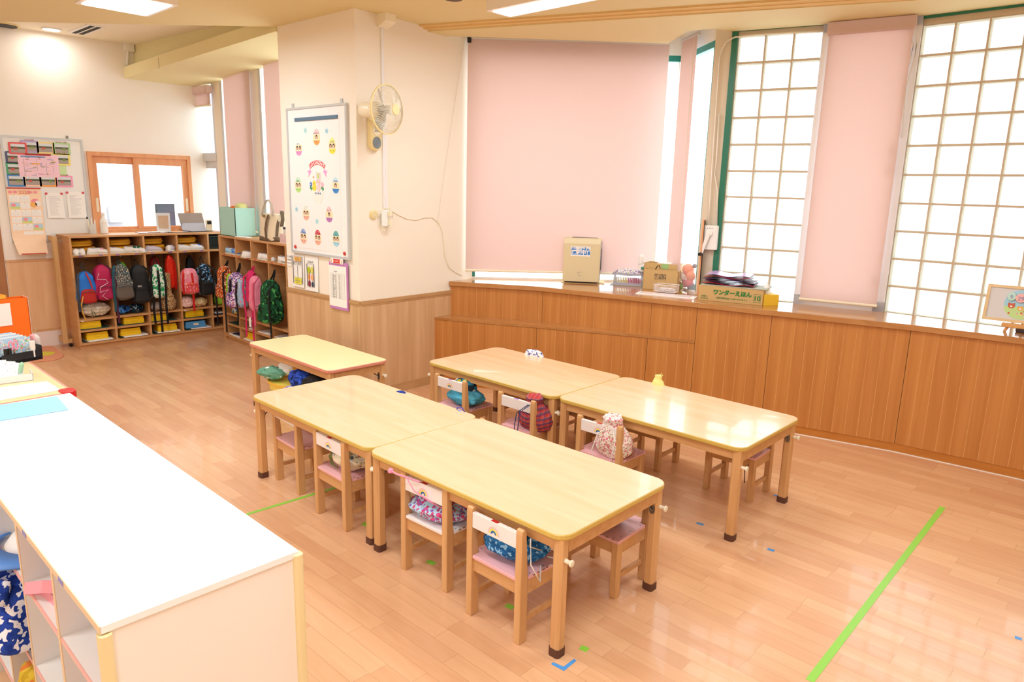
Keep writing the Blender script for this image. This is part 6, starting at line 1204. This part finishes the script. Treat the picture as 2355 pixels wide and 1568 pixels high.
for k in range(6):
    c = ('B01530', '3A1A48', '5A1F3A', '4A2160', '9A1838', 'C9A6E2')[k]; m_ = mat('folder_%d' % k, c, .25); q = MB(); w1 = W_*.80-.012*k; rs = []
    n_ = 10; vs = []
    for i in range(n_+1):
        x = w1*i/n_; zz = .007*sin(i*.9+k*1.3); vs += [(x, 0, zz), (x, .21, zz+.004), (x, .21, zz+.008), (x, -.0, zz+.0035)]
    q.add(vs, [(i*4+j, i*4+(j+1) % 4, (i+1)*4+(j+1) % 4, (i+1)*4+j) for i in range(n_) for j in range(4)]+[(3, 2, 1, 0), (n_*4, n_*4+1, n_*4+2, n_*4+3)])
    o = q.build('film_folder', m_, None, loc=tuple(a+f_.u*(.02+.012*(k % 3))+f_.n*.02+Vector((0, 0, hw_+.016+.0135*k))), rotz=rz+.03*((k % 3)-1)); tag(o, ('glossy crimson folder at the bottom of the pile on the picture book carton', 'dark plum folder just above the bottom crimson one', 'wine red folder in the lower middle of the pile', 'deep purple folder in the upper middle of the pile', 'raspberry red folder under the lilac one', 'lilac folder on top of the pile on the picture book carton')[k], 'folder', 'glossy folders piled on the carton')
# board stuck edge-on beside the post
bp = C(1606, 679); hh = Fr(bp, bp+Vector((1, .35, 0))).hit(1621, 506)[1]-CZ
t = thing('cork_board', 'tall board with an orange wooden edge standing edge-on beside the beige post', 'board', bp, 0, rot=(0, 0, RD(113))); MB().box(0, .20, 0, .012, 0, hh).build('wooden_edge', m_orange, t); MB().box(.003, .197, -.003, 0, .004, hh-.004).build('dark_face', mat('dark_back', (.25, .2, .18), .7), t)
# tissue box
a, b = C(1756, 703), C(1794, 704); t = thing('tissue_box', 'yellow tissue box with a tissue pulled up at the end of the carton', 'tissue box', a, orient(a, b)+.15); W_ = .12; MB().box(0, W_, 0, .21, 0, .085).build('box_body', mat('tissue_yellow', (.95, .80, .22), .5), t, bevel=.002)
q = MB(); rs = [[(W_*.45+(.045*(1-s)*cos(a_))*(1+.25*sin(3*a_+5*s))+.012*s, .10+.05*(1-s*.9)*sin(a_), .085+.085*s) for a_ in [2*pi*j/16 for j in range(16)]] for s in (0, .25, .5, .75, 1)]; q.rings(rs); q.build('tissue', m_paper, t)
# easel with framed calendar picture
a, b = C(2297, 757), C(2355, 764); f_ = Fr((-.93, 5.40), (-.3, 5.42)); (ua, za), (ub, zb4) = f_.hit(2258, 733), f_.hit(2290, 655); W_ = .43; hh = zb4-za
t = thing('easel_picture', 'framed round picture with paper balls on a small wooden easel', 'picture', f_.w(ua, 0, CZ), f_.ang-.02); zz = za-CZ; TL = Matrix.Rotation(-.18, 4, 'X'); FMx = Matrix.Translation((0, 0, zz)) @ TL; Hf = hh/ cos(.18)
m_pf = wood('pale_frame_wood', 'EBD3A6', 'DDBF8C', (4, 12, 12), .5); q = MB(); k_ = .018; q.box(0, W_, -.012, .006, 0, k_, 0, FMx).box(0, W_, -.012, .006, Hf-k_, Hf, 0, FMx).box(0, k_, -.012, .006, k_, Hf-k_, 0, FMx).box(W_-k_, W_, -.012, .006, k_, Hf-k_, 0, FMx); q.build('picture_frame', m_pf, t); MB().box(k_, W_-k_, -.004, .004, k_, Hf-k_, 0, FMx).build('grey_mount', flatmat('mount_grey', 'DADBE0'), t)
cx_, cz_, r_ = W_*.46, Hf*.50, Hf*.40; Mx = FMx; q = MB(); pe = ellipse(cx_, cz_, r_, r_, 36); q.prism(pe, -.0055, -.004, 'y', 0, Mx); q.prism([p for p in pe if p[1] <= cz_-.12*r_], -.0062, -.0055, 'y', 1, Mx); q.build('round_scene', [flatmat('scene_sky', 'A6D9F2'), flatmat('scene_green', 'C4E79C')], t)
for x, z, rx, rz_, c, s in ((-.62, .50, .26, .30, 'BFE8E2', '9'), (-.08, .45, .32, .32, 'F5BFC0', '29'), (.55, .35, .30, .32, 'F5E9A0', '')):
    o = MB().prism(ellipse(cx_+x*r_, cz_+z*r_, rx*r_, rz_*r_, 20), -.020, -.006, 'y', 0, Mx).build('paper_ball', flatmat('ball'+c, c), t, bevel=.004)
    if s: p = Mx @ Vector((cx_+x*r_, -.0208, cz_+z*r_-.005)); text(s, .035, flatmat('num_violet', '8A86B8'), o, p.x, p.y, p.z, rot=(pi/2-.18, 0, 0))
for x, z, c, s in ((-.55, -.12, 'C9603C', .2), (-.02, -.25, 'EEB860', .17), (.40, -.2, 'F2EFF0', .22)): 
    q = MB(); q.prism(ellipse(cx_+x*r_, cz_+z*r_, s*r_, s*r_*.85, 16), -.009, -.006, 'y', 0, Mx).prism(ellipse(cx_+(x-s*.75)*r_, cz_+(z+s*.7)*r_, s*.3*r_, s*.3*r_, 10), -.0088, -.006, 'y', 0, Mx).prism(ellipse(cx_+(x+s*.75)*r_, cz_+(z+s*.7)*r_, s*.3*r_, s*.3*r_, 10), -.0088, -.006, 'y', 0, Mx).prism(ellipse(cx_+x*r_, cz_+(z-.2*s)*r_, s*.4*r_, s*.3*r_, 10), -.0095, -.009, 'y', 1, Mx); q.build('round_animal', [flatmat('an'+c, c), flatmat('snout_white', 'FBF7F4')], t)
q = MB(); rnd = random.Random(2)
for i in range(9): x, z = rnd.uniform(-.7, .6), rnd.uniform(-.75, -.45); q.prism(ellipse(cx_+x*r_, cz_+z*r_*(1-.2*abs(x)), .06*r_, .06*r_, 8), -.0075, -.0062, 'y', i % 3, Mx)
q.build('meadow_dots', [flatmat('dot_pink', 'F0A6C0'), flatmat('dot_red', 'D6453C'), flatmat('dot_yel', 'F6E27A')], t)
m_ez = wood('easel_wood', 'E6B070', 'D79C5C', (8, 8, 8), .5); MB().box(W_*.27, W_*.78, -.035, .0, zz-.03, zz-.004).build('easel_ledge', m_ez, t, bevel=.003)
for x, dx in ((.36, -.02), (.68, -.01)): MB().tube([(W_*x, -.012, zz-.02), (W_*x+dx, -.02, 0)], .009, 8).build('leg', m_ez, t)
MB().tube([(W_*.5, .02, Hf*.8), (W_*.5, .10, 0)], .008, 8).build('leg', m_ez, t)
tag(MB().tube([G(2338, 763, CZ)+Vector((0, 0, .014)), G(2375, 770, CZ)+Vector((0, 0, .014)), G(2420, 777, CZ)+Vector((0, 0, .014))], .016, 8).build('cable_roll', mat('grey_cable', (.35, .33, .36), .5), None), 'grey rolled cable lying behind the easel on the counter', 'cable')
# ================================================================ white shelf unit in front
UZ, UY0, UY1, UX1, UX0 = .860, .270, .702, -1.303, -3.122
m_unit = mat('white_melamine', (.97, .965, .955), .4); m_side = mat('cream_melamine', (.96, .93, .89), .45); m_edgew = mat('beige_edge', (.90, .80, .66), .5); m_post = mat('yellow_cushion_edge', (.93, .86, .66), .45)
su = thing('shelf_unit', 'low white shelf unit with open cubbies and cream padded corner edges', 'shelf unit', (0, 0, 0))
MB().box(UX0, UX1+.004, UY0-.006, UY1+.004, UZ-.018, UZ).build('top_panel', m_unit, su, bevel=.0015); MB().box(UX0, UX1+.002, UY0-.0085, UY0-.0062, UZ-.018, UZ-.001).build('edge_strip', m_edgew, su)
MB().box(UX1-.018, UX1, UY0+.01, UY1-.012, 0, UZ-.018).build('end_panel', m_side, su); MB().box(UX0, UX0+.018, UY0, UY1, 0, UZ-.018).build('end_panel', m_side, su); MB().box(UX0+.018, UX1-.018, UY1-.012, UY1-.004, 0, UZ-.018).build('back_panel', m_side, su)
for y in (UY0, UY1): MB().prism(rrect(UX1-.02, UX1+.012, y-.012, y+.014, .010), 0, UZ-.022 if y == UY0 else UZ-.010).build('corner_edge', m_post, su)
DX = [-1.680, -2.015, -2.350, -2.685, -2.95]
hole = mat('peg_hole', (.15, .13, .12), .8); m_inner = mat('inner_grey_white', (.93, .91, .90), .5)
for x in DX:
    d = MB().box(x-.009, x+.009, UY0+.0015, UY1-.012, 0, UZ-.018).build('divider', m_inner, su); MB().box(x-.009, x+.009, UY0-.0005, UY0+.0015, 0, UZ-.018).build('edge_strip', m_edgew, d)
    q = MB()
    for z0 in (.70, .44, .18):
        for i in range(5): q.lathe([(.0034, 0), (.0034, .0008)], 10, Matrix.Translation((x-.0092, UY0+.06, z0+.0+.028*i)) @ Matrix.Rotation(-pi/2, 4, 'Y')).lathe([(.0034, 0), (.0034, .0008)], 10, Matrix.Translation((x-.0092, UY1-.09, z0+.028*i)) @ Matrix.Rotation(-pi/2, 4, 'Y'))
    q.build('peg_hole', hole, d)
q = MB()
for z0 in (.70, .44):
    for i in range(5): q.lathe([(.0034, 0), (.0034, .0008)], 10, Matrix.Translation((UX1-.0185, UY0+.075, z0+.028*i)) @ Matrix.Rotation(-pi/2, 4, 'Y'))
q.build('peg_hole', hole, su)
m_pe, m_be = mat('pink_edge', (.95, .74, .72), .5), mat('blue_edge', (.62, .76, .92), .5); xs = [UX0+.018]+DX[::-1]+[UX1-.018]
for k, z in enumerate((.648, .390, .130)):
    for a, b in zip(xs, xs[1:]):
        s = MB().box(a+.009, b-.009, UY0+.004, UY1-.014, z-.016, z).build('shelf', m_unit, su); MB().box(a+.009, b-.009, UY0+.0015, UY0+.004, z-.016, z).build('edge_strip', m_be if (k == 1 and b < -2.03) else m_pe, s)
m_vl = mat('violet_label', (.55, .55, .80), .6)
for x in (-1.56, -1.87, -2.18): MB().box(x-.018, x+.018, UY0-.0095, UY0-.0086, UZ-.016, UZ-.004).build('name_strip', m_vl, su)
m_pst = mat('pink_strap_cloth', (.97, .66, .72), .8)
# contents of the cubbies
t = thing('shoulder_strap_bag', 'pink bag whose wide strap loops out of the middle cubby', 'bag', (-1.845, .34, .649)); MB().rings(softbox(.20, .14, .10, .7, 8, 20, .8, seed=3, amp=.05)).build('bag_body', m_pst, t, smooth=True, loc=(.03, .14, 0)); MB().ribbon([(.07, .02, .05), (.0, -.06, .055), (-.07, -.085, .03), (-.10, -.075, .012), (-.06, -.05, .006), (.02, -.04, .004), (.10, -.02, .004)], (0, .2, 1), .034, .003).build('strap', m_pst, t)
t = thing('shoulder_strap_bag', 'pink felt bag in the end cubby with its strap hanging forward', 'bag', (-1.47, .36, .649)); MB().rings(softbox(.16, .13, .10, .6, 8, 20, .8, seed=5, amp=.05)).build('bag_body', mat('pink_felt', (.98, .60, .66), .9), t, smooth=True, loc=(.05, .12, 0)); MB().prism([(.03, .0), (.12, .0), (.12, .07), (.06, .085), (.025, .045)], .0, .01, 'y').build('flap', MATS['pink_felt'], t)
MB().ribbon([(.11, .02, .01), (.07, -.04, -.02), (.02, -.10, -.05), (-.04, -.14, -.10), (-.08, -.15, -.17)], (.3, .3, 1), .038, .003).build('strap', m_pst, t)
t = thing('picture_cards', 'pink folded picture sheet in the lower end cubby', 'card', (-1.46, .40, .392)); MB().box(-.1, .1, -.02, .15, 0, .03).build('folded_sheet', mat('pale_pink_sheet', (.96, .88, .88), .6), t)
c_train = pat('blue_train_print', '2747A8', ['EEF1FA', '1D3A94', 'EEF1FA'], 34, 'noise', cut=.43)
t = thing('printed_bag', 'royal blue cloth bag with white train-track print bulging from a cubby', 'bag', (-2.185, .285, .392), .1); MB().rings(softbox(.30, .22, .22, .7, 12, 30, .62, seed=9, amp=.07)).build('bag_body', c_train, t, smooth=True, sub=1, loc=(0, .0, 0)); MB().tube([(-.10, -.10, .09), (-.05, -.10, .16), (.02, -.07, .215), (.08, -.05, .22), (.09, -.07, .17)], .018, 10, flat=.7).build('handle', c_train, t, smooth=True)
MB().ribbon([(.02, -.115, .03), (-.02, -.135, -.02), (-.10, -.15, -.05), (-.16, -.15, -.08)], (.1, .5, 1), .038, .004).ribbon([(.06, -.11, .02), (.04, -.13, -.04), (-.0, -.14, -.09), (.03, -.14, -.13)], (1, .2, 0), .03, .004).ribbon([(-.12, -.09, .06), (-.15, -.11, .0), (-.13, -.12, -.06)], (.8, .5, .2), .028, .004).build('black_strap', m_black, t)
t = thing('yellow_cord_bag', 'yellow cord ring hanging beside the blue train-print bag', 'cord', (-2.31, .25, .50), 0); MB().tube([(.0+.035*cos(a_), -.01, .03+.035*sin(a_)) for a_ in [2*pi*i/16 for i in range(17)]], .005, 8).build('cord_ring', mat('mustard_cord', (.92, .76, .25), .6), t)
t = thing('yellow_pouch', 'yellow and orange pouch on the lowest cubby shelf under the blue bag', 'bag', (-2.15, .31, .132)); MB().rings(softbox(.20, .14, .16, .6, 8, 22, .8, seed=4, amp=.05)).build('bag_body', pat('yellow_orange', 'EAC63E', ['E9853A', 'D9B02C'], 20, 'noise'), t, smooth=True)
t = thing('visor_cap', 'white visor cap with a blue brim band on the upper shelf', 'cap', (-2.215, .315, .649), .3); MB().lathe([(.095, 0), (.098, .01), (.08, .035), (.04, .05), (.01, .055)], 28).build('cap_crown', m_white, t, smooth=True, loc=(0, .06, 0)); 
q = MB(); vs = []; n_ = 16
for i in range(n_+1):
    a_ = pi+pi*i/n_; vs += [(.11*cos(a_), .03+.11*sin(a_)*.7, .012), (.135*cos(a_), .01+.15*sin(a_)*.9, -.0+.004), (.135*cos(a_), .01+.15*sin(a_)*.9, .010), (.11*cos(a_), .03+.11*sin(a_)*.7, .018)]
q.add(vs, [(i*4+j, i*4+(j+1) % 4, (i+1)*4+(j+1) % 4, (i+1)*4+j) for i in range(n_) for j in range(4)]); q.build('blue_brim', mat('visor_blue', (.35, .58, .90), .5), t, smooth=True)
t = thing('paper_fan', 'brown and white card shapes behind the visor cap', 'card', (-2.2, .38, .70), .2)
for k in range(4): MB().prism(ellipse(-.04+.05*k, .05, .04, .035, 16), .01*k, .01*k+.004, 'y').build('scalloped_card', (m_paper if k % 2 else mat('maroon_card', (.45, .25, .22), .7)), t)
t = thing('hoop_bag', 'denim blue bag in the cubby at the edge of the frame', 'bag', (-2.5, .30, .392)); MB().rings(softbox(.22, .14, .18, .7, 8, 22, .7, seed=6, amp=.05)).build('bag_body', mat('denim_blue', (.20, .33, .48), .8), t, smooth=True)
# items on its top
q0, q1, q2, q3 = G(-40, 975, UZ), G(158, 943, UZ), G(131, 912, UZ), G(-40, 938, UZ)
t = tag(MB().add([tuple(p+Vector((0, 0, .0008))) for p in (q0, q1, q2, q3)]+[tuple(p+Vector((0, 0, .0022))) for p in (q0, q1, q2, q3)], [(3, 2, 1, 0), (4, 5, 6, 7), (0, 1, 5, 4), (1, 2, 6, 5), (2, 3, 7, 6), (3, 0, 4, 7)]).build('blue_paper_strip', mat('sky_blue_paper', (.58, .80, .95), .5, var=.03)), 'light blue strip of paper on the white shelf unit', 'paper')
# ================================================================ play table behind the shelf unit
LT_ = .50; c0 = G(172, 900, LT_)
x0_, x1_, y1_ = -5.75, c0.x-.0, c0.y; 
tb_ = thing('craft_table', 'pale table with pink edging and a red corner guard, piled with paper and boxes', 'table', (0, 0, 0))
MB().prism(rrect(x0_+.01, x1_-.01, -.2, y1_-.014, .03), LT_-.02, LT_).build('tabletop', mat('cream_tabletop', (.93, .86, .66), .4), tb_); MB().prism(rrect(x0_, x1_, -.21, y1_, .035), LT_-.024, LT_-.001).build('edge_band', mat('pink_edging', (.93, .64, .58), .45), tb_)
MB().prism(rrect(x1_-.09, x1_+.012, y1_-.07, y1_+.012, .03), LT_-.035, LT_+.006).build('corner_guard', mat('red_guard', (.82, .16, .18), .3), tb_, bevel=.003)
for x in (x0_+.06, x1_-.07):
    for y in (-.12, y1_-.07): MB().box(x-.022, x+.022, y-.022, y+.022, 0, LT_-.024).build('leg', m_beech, tb_)
def LTz(px, py, dz=0): return G(px, py, LT_+dz)
def flatquad(name, label, cat, m, pts, z, h=.002, group=None):
    ps = [G(x, y, z) for x, y in pts]; o = MB().add([tuple(p) for p in ps]+[tuple(p+Vector((0, 0, h))) for p in ps], [(3, 2, 1, 0), (4, 5, 6, 7), (0, 1, 5, 4), (1, 2, 6, 5), (2, 3, 7, 6), (3, 0, 4, 7)]).build(name, m); return tag(o, label, cat, group)
flatquad('paper_sheet', 'blank white sheet on the pale table next to the red corner guard', 'paper', m_paper, [(-30, 926), (140, 897), (108, 877), (-30, 895)], LT_+.0008)
# orange file organiser
fo = Fr(LTz(-90, 800), LTz(66, 780)); (uo, _), (uo2, zo) = fo.hit(-60, 760), fo.hit(63, 684); ot = thing('file_organiser', 'bright orange file box with a white sheet clipped to it', 'file box', fo.w(uo2-.30, 0, LT_), fo.ang); ho = zo-LT_
MB().box(0, .30, 0, .006, 0, ho).box(.294, .30, 0, .12, 0, ho).box(0, .006, 0, .12, 0, ho).box(0, .30, .115, .12, 0, ho).box(0, .3, 0, .12, 0, .005).build('file_shell', mat('bright_orange', (.98, .45, .08), .45), ot); MB().box(.301, .3025, -.001, .12, 0, ho+.003).build('white_edge', m_paper, ot)
MB().box(-.05, .18, -.004, -.001, ho-.20, ho-.03).build('white_sheet', m_paper, ot); MB().box(.03, .045, -.007, -.004, ho-.05, ho-.025).build('black_clip', m_blackp, ot)
yt = thing('paper_tray', 'yellow-orange paper tray on top of the orange file box', 'tray', ot.location+Vector((0, 0, ho+.001)), fo.ang+.1); MB().box(-.15, .17, .0, .006, 0, .028).box(.164, .17, 0, .13, 0, .028).box(-.15, .17, .124, .13, 0, .028).box(-.15, .17, 0, .13, 0, .004).build('tray_body', mat('amber_plastic', (.98, .70, .25), .4), yt)
# picture dividers, black rack, pens, leaflets
m_skyp = pat('sky_picture_card', 'AFD4EE', ['7FC07A', 'E889A8', 'F3E87C', 'F4F8FB'], 42, 'voronoi', cut=.5)
fg = Fr(LTz(-20, 842), LTz(73, 825)); (ug, _), (ug2, zg) = fg.hit(-20, 810), fg.hit(71, 775)
for k in range(6):
    o = MB().box(0, .19, 0, .002, 0, zg-LT_-.02+.006*k).build('picture_folder', m_skyp if k == 0 else (mat('pale_blue_folder', (.76, .87, .95), .5) if k % 2 else m_paper), None, loc=fg.w(ug2-.19-.012*k, .018*k, LT_+.024), rotz=fg.ang+.0); o.rotation_euler = (-.12, .0, fg.ang); tag(o, ('front divider with a colourful meadow picture in the black rack', 'first plain divider behind the meadow picture', 'second divider behind the meadow picture, white', 'pale blue divider in the middle of the black rack', 'white divider near the rear of the black rack', 'rearmost pale blue divider in the black rack')[k], 'divider', 'dividers standing in the black rack')
rk = thing('black_rack', 'black plastic desk rack holding dividers and pens on the pale table', 'rack', fg.w(ug2-.22, -.06, LT_), fg.ang); q = MB().box(0, .25, 0, .19, 0, .022).box(0, .25, 0, .006, 0, .07).box(.244, .25, 0, .19, 0, .10).box(0, .25, .05, .056, 0, .05).box(.25, .262, .02, .05, .02, .09); q.build('rack_body', mat('rack_black', (.08, .10, .14), .45), rk)
gs = thing('glue_stick', 'white glue stick standing in the black rack', 'glue stick', fg.w(ug2-.02, -.045, LT_+.024), fg.ang); MB().lathe([(.016, 0), (.016, .085), (.014, .087)], 16).build('tube', mat('glue_white', (.94, .94, .95), .35), gs); MB().lathe([(.0175, .06), (.0175, .11)], 16).build('cap', m_white, gs)
sc_ = thing('scissors', 'pink-handled scissors standing in the black rack', 'scissors', fg.w(ug2-.135, -.04, LT_+.024), fg.ang)
for s in (-1, 1): MB().tube([(s*.016+.012*cos(a_), 0, .10+.030*sin(a_)) for a_ in [2*pi*i/16 for i in range(17)]], .005, 8).build('handle', mat('pink_handle', (.97, .62, .74), .35), sc_, smooth=True)
MB().box(-.006, .006, -.002, .002, 0, .07).build('blade', m_chrome, sc_)
for k, x in enumerate((.165, .19)): o = thing('marker_pen', ('black marker next to the pink scissors', 'black marker at the outer side of the scissors')[k], 'marker', fg.w(ug2-x, -.048, LT_+.024), fg.ang, 'black markers in the rack'); MB().lathe([(.010, 0), (.010, .06)], 12).build('barrel', m_blackp, o); MB().lathe([(.0115, .045), (.0115, .085)], 12).build('cap', m_blackp, o)
pb_ = thing('bead_bag', 'clear bag with pink bits hung on the side of the black rack', 'bag', fg.w(ug2+.055, .06, LT_+.0), fg.ang); MB().rings(softbox(.05, .10, .16, .7, 8, 18, .8, amp=.06)).build('clear_film', mat('milky_film', (.90, .90, .88), .3, alpha=.6), pb_, smooth=True); MB().rings(softbox(.05, .07, .06, .8, 6, 16, .7, amp=.1)).build('pink_bits', mat('pink_yarn', (.95, .65, .66), .8), pb_, loc=(-.01, .0, .10)); MB().tube([(0, 0, .14), (.01, 0, .18), (.02, 0, .21)], .002, 5).tube([(0, 0, .15), (-.01, 0, .19)], .002, 5).build('twist_tie', mat('tan_tie', (.7, .6, .45), .6), pb_)
fl_ = Fr(LTz(-30, 888), LTz(75, 875)); (ul, _), (ul2, zl) = fl_.hit(-10, 860), fl_.hit(76, 862)
tr = thing('leaflet_tray', 'white tray stuffed with printed leaflets on the pale table', 'tray', fl_.w(ul2-.26, 0, LT_), fl_.ang); MB().box(0, .26, 0, .004, 0, .045).box(.256, .26, 0, .16, 0, .045).box(0, .26, 0, .16, 0, .004).build('tray_body', mat('tray_white', (.93, .93, .93), .3), tr)
m_print = pat('leaflet_print', 'F6F6F5', ['C9CCD2', 'E9EAEC'], 70, 'noise', cut=.38)
for k in range(5):
    o = MB().box(-.10, .10, 0, .0015, 0, .14).build('leaflet', m_print if k % 2 == 0 else m_paper, None, loc=fl_.w(ul2-.16-.035*k, .02+.018*k, LT_+.006)); o.rotation_euler = (-.55+.06*k, .28-.1*k, fl_.ang); tag(o, ('front printed leaflet leaning in the white tray', 'blank leaflet just behind the front one', 'middle printed leaflet tilted in the tray', 'blank leaflet toward the rear of the tray', 'rearmost printed leaflet in the tray')[k], 'leaflet', 'leaflets in the white tray')
t = thing('green_tube', 'pale green tube lying among the leaflets', 'tube', fl_.w(ul2-.06, .05, LT_+.05), fl_.ang, rot=(.3, .2, fl_.ang)); MB().lathe([(.012, 0), (.014, .06), (.006, .07)], 12).build('tube_body', mat('mint_tube', (.66, .85, .72), .4), t)
# floor cushion mat and tapes
mm = thing('floor_mat', 'salmon floor mat with a yellow banana shape by the wooden gate', 'mat', (0, 0, 0)); cpx = [(60, 801), (118, 797), (128, 801), (147, 818), (143, 823), (125, 829), (80, 833), (40, 835)]; ps = [G(x, y, 0) for x, y in cpx]
MB().prism([(p.x, p.y) for p in ps][::-1], .0005, .012).build('mat_body', mat('salmon_mat', (.88, .60, .46), .6), mm, bevel=.004); bp_ = [G(x, y, .012) for x, y in [(70, 808), (100, 809), (124, 809), (127, 812), (118, 816), (100, 818), (70, 816)]]; MB().prism([(p.x, p.y) for p in bp_][::-1], .0122, .014).build('yellow_shape', mat('banana_yellow', (.86, .82, .25), .6), mm)
m_gt = mat('green_tape', (.56, .83, .28), .35); m_bt = mat('blue_tape', (.30, .60, .88), .4)
def tape(label, pts, m, w=.024, group='strips of tape on the floor'):
    a, b = G(*pts[0]), G(*pts[1]); L_ = (b-a).length; o = MB().box(0, L_, -w/2, w/2, .0004, .0010).build('floor_tape', m, None, loc=(a.x, a.y, 0), rotz=orient(a, b)); return tag(o, label, 'tape', group)
tape('long bright green tape line on the open floor near the camera side', [(1862, 1566), (2168, 1166)], m_gt, .030)
tape('green tape line coming out from under the white shelf unit', [(540, 1191), (775, 1120)], m_gt, .024)
for i, (x, y) in enumerate(((991, 1293), (1172, 1394), (1343, 1491), (842, 1206))): tape(('green tape dab between the legs of the white-seated chair', 'green tape dab under the chair with the blue bag', 'green tape dab beyond the nearest table leg', 'green tape dab beside the middle pair of table legs')[i], [(x-8, y-3), (x+9, y+4)], m_gt, .03, 'small tape dabs on the floor')
for i, (x, y) in enumerate(((1610, 1204), (1773, 1264), (2342, 1467), (1788, 1140))): tape(('blue tape dab between the two table rows', 'blue tape dab on the open floor past the glare-lit table leg', 'blue tape dab at the edge of the picture', 'blue tape dab beside the far leg of the glare-lit table')[i], [(x-8, y-2), (x+8, y+3)], m_bt, .022, 'small tape dabs on the floor')
o = MB(); pa = [G(x, y) for x, y in ((1267, 1527), (1297, 1543), (1326, 1519), (1320, 1515), (1296, 1533), (1272, 1523))]; o.prism([(p.x, p.y) for p in pa][::-1], .0004, .001); tag(o.build('floor_tape', m_bt), 'blue L-shaped tape corner mark in front of the nearest table leg', 'tape', 'small tape dabs on the floor')
# white glare strip is only light; baskets under the pale yellow table
def laundry(x, y, label, rz=0, w=.30, d=.22, h=.27):
    t = thing('laundry_basket', label, 'basket', (x, y, 0), rz, 'yellow slotted baskets under the side table'); m_ = mat('yellow_basket', (.93, .86, .38), .45); q = MB(); n = 30
    for k, (s, z) in enumerate(((.80, .0), (.80, .010), (.84, .05), (.93, .125), (.97, h-.03), (1.0, h))): pass
    def P3(a, s, z): return (w/2*sq(cos(a), .7)*s, d/2*sq(sin(a), .7)*s, z)
    for j in range(n):
        a, b = 2*pi*(j+.14)/n, 2*pi*(j+.62)/n
        for z0, z1 in ((.03, .12), (.14, .22)):
            s0, s1 = .8+.18*z0/h, .8+.18*z1/h; q.add([P3(a, s0, z0), P3(b, s0, z0), P3(b, s1, z1), P3(a, s1, z1)], [(0, 1, 2, 3)])
    for z0, z1 in ((0, .03), (.12, .14), (.22, h)): q.rings([[P3(2*pi*j/n, .8+.18*z/h, z) for j in range(n)] for z in (z0, z1)])
    q.build('basket_body', m_, t); r = [[P3(2*pi*j/n, s, z) for j in range(n)] for s, z in ((1.0, h-.01), (1.06, h-.008), (1.06, h+.006), (.98, h+.006))]; q = MB(); q.add([p for r_ in r for p in r_], [(i*n+j, i*n+(j+1) % n, ((i+1) % 4)*n+(j+1) % n, ((i+1) % 4)*n+j) for i in range(4) for j in range(n)]); q.build('rim', mat('amber_rim', (.95, .75, .25), .45), t); return t
laundry(-4.60, 2.50, 'yellow slotted basket under the side table, nearest its open end', 0); laundry(-4.22, 2.50, 'yellow slotted basket under the side table, nearest the wooden tables', .05)
gl = 'cloth bags heaped in the baskets under the side table'
for k, (x, y, z, w, d, h, m_, lab, rz) in enumerate((( -4.70, 2.44, .20, .24, .15, .09, pat('green_bear_cloth', '6BA48A', ['F2F3EF', '55907A'], 18, 'voronoi'), 'grey-green printed roll hanging over the basket side', .2), (-4.60, 2.56, .22, .20, .16, .13, pat('white_scribble', 'EDEBE8', ['DAD8D4', 'F6F4F2'], 14, 'noise'), 'crumpled white bag at the back of the heap', .6), (-4.48, 2.58, .21, .18, .14, .12, pat('mustard_leaf', 'D9A034', ['3F6B45', 'B9781E'], 24, 'voronoi'), 'mustard and green patterned bag in the heap', .1),
    (-4.34, 2.47, .20, .24, .17, .13, c_royal, 'royal blue dotted bag on top of the heap', -.2), (-4.33, 2.42, .165, .22, .13, .05, pat('lilac_paisley', 'E4DCF0', ['B86FA8', '7FA6D8'], 34, 'noise'), 'lilac paisley bag under the royal blue one', 0), (-4.14, 2.47, .18, .18, .17, .15, m_black, 'black bag in the basket nearest the wooden tables', .3), (-3.98, 2.55, .10, .14, .14, .16, pat('grey_light_cloth', 'CFC8C4', ['E6E0DC'], 14, 'noise'), 'light grey bag leaning behind the side table leg', .3))):
    pillow('cloth_bag', lab, m_, (x, y, z+(.085 if z > .15 else .05)), w, d, h, rz, 50+k, group=gl, tied=(k % 2 == 0))
finish_text()
SC.view_layers[0].update()
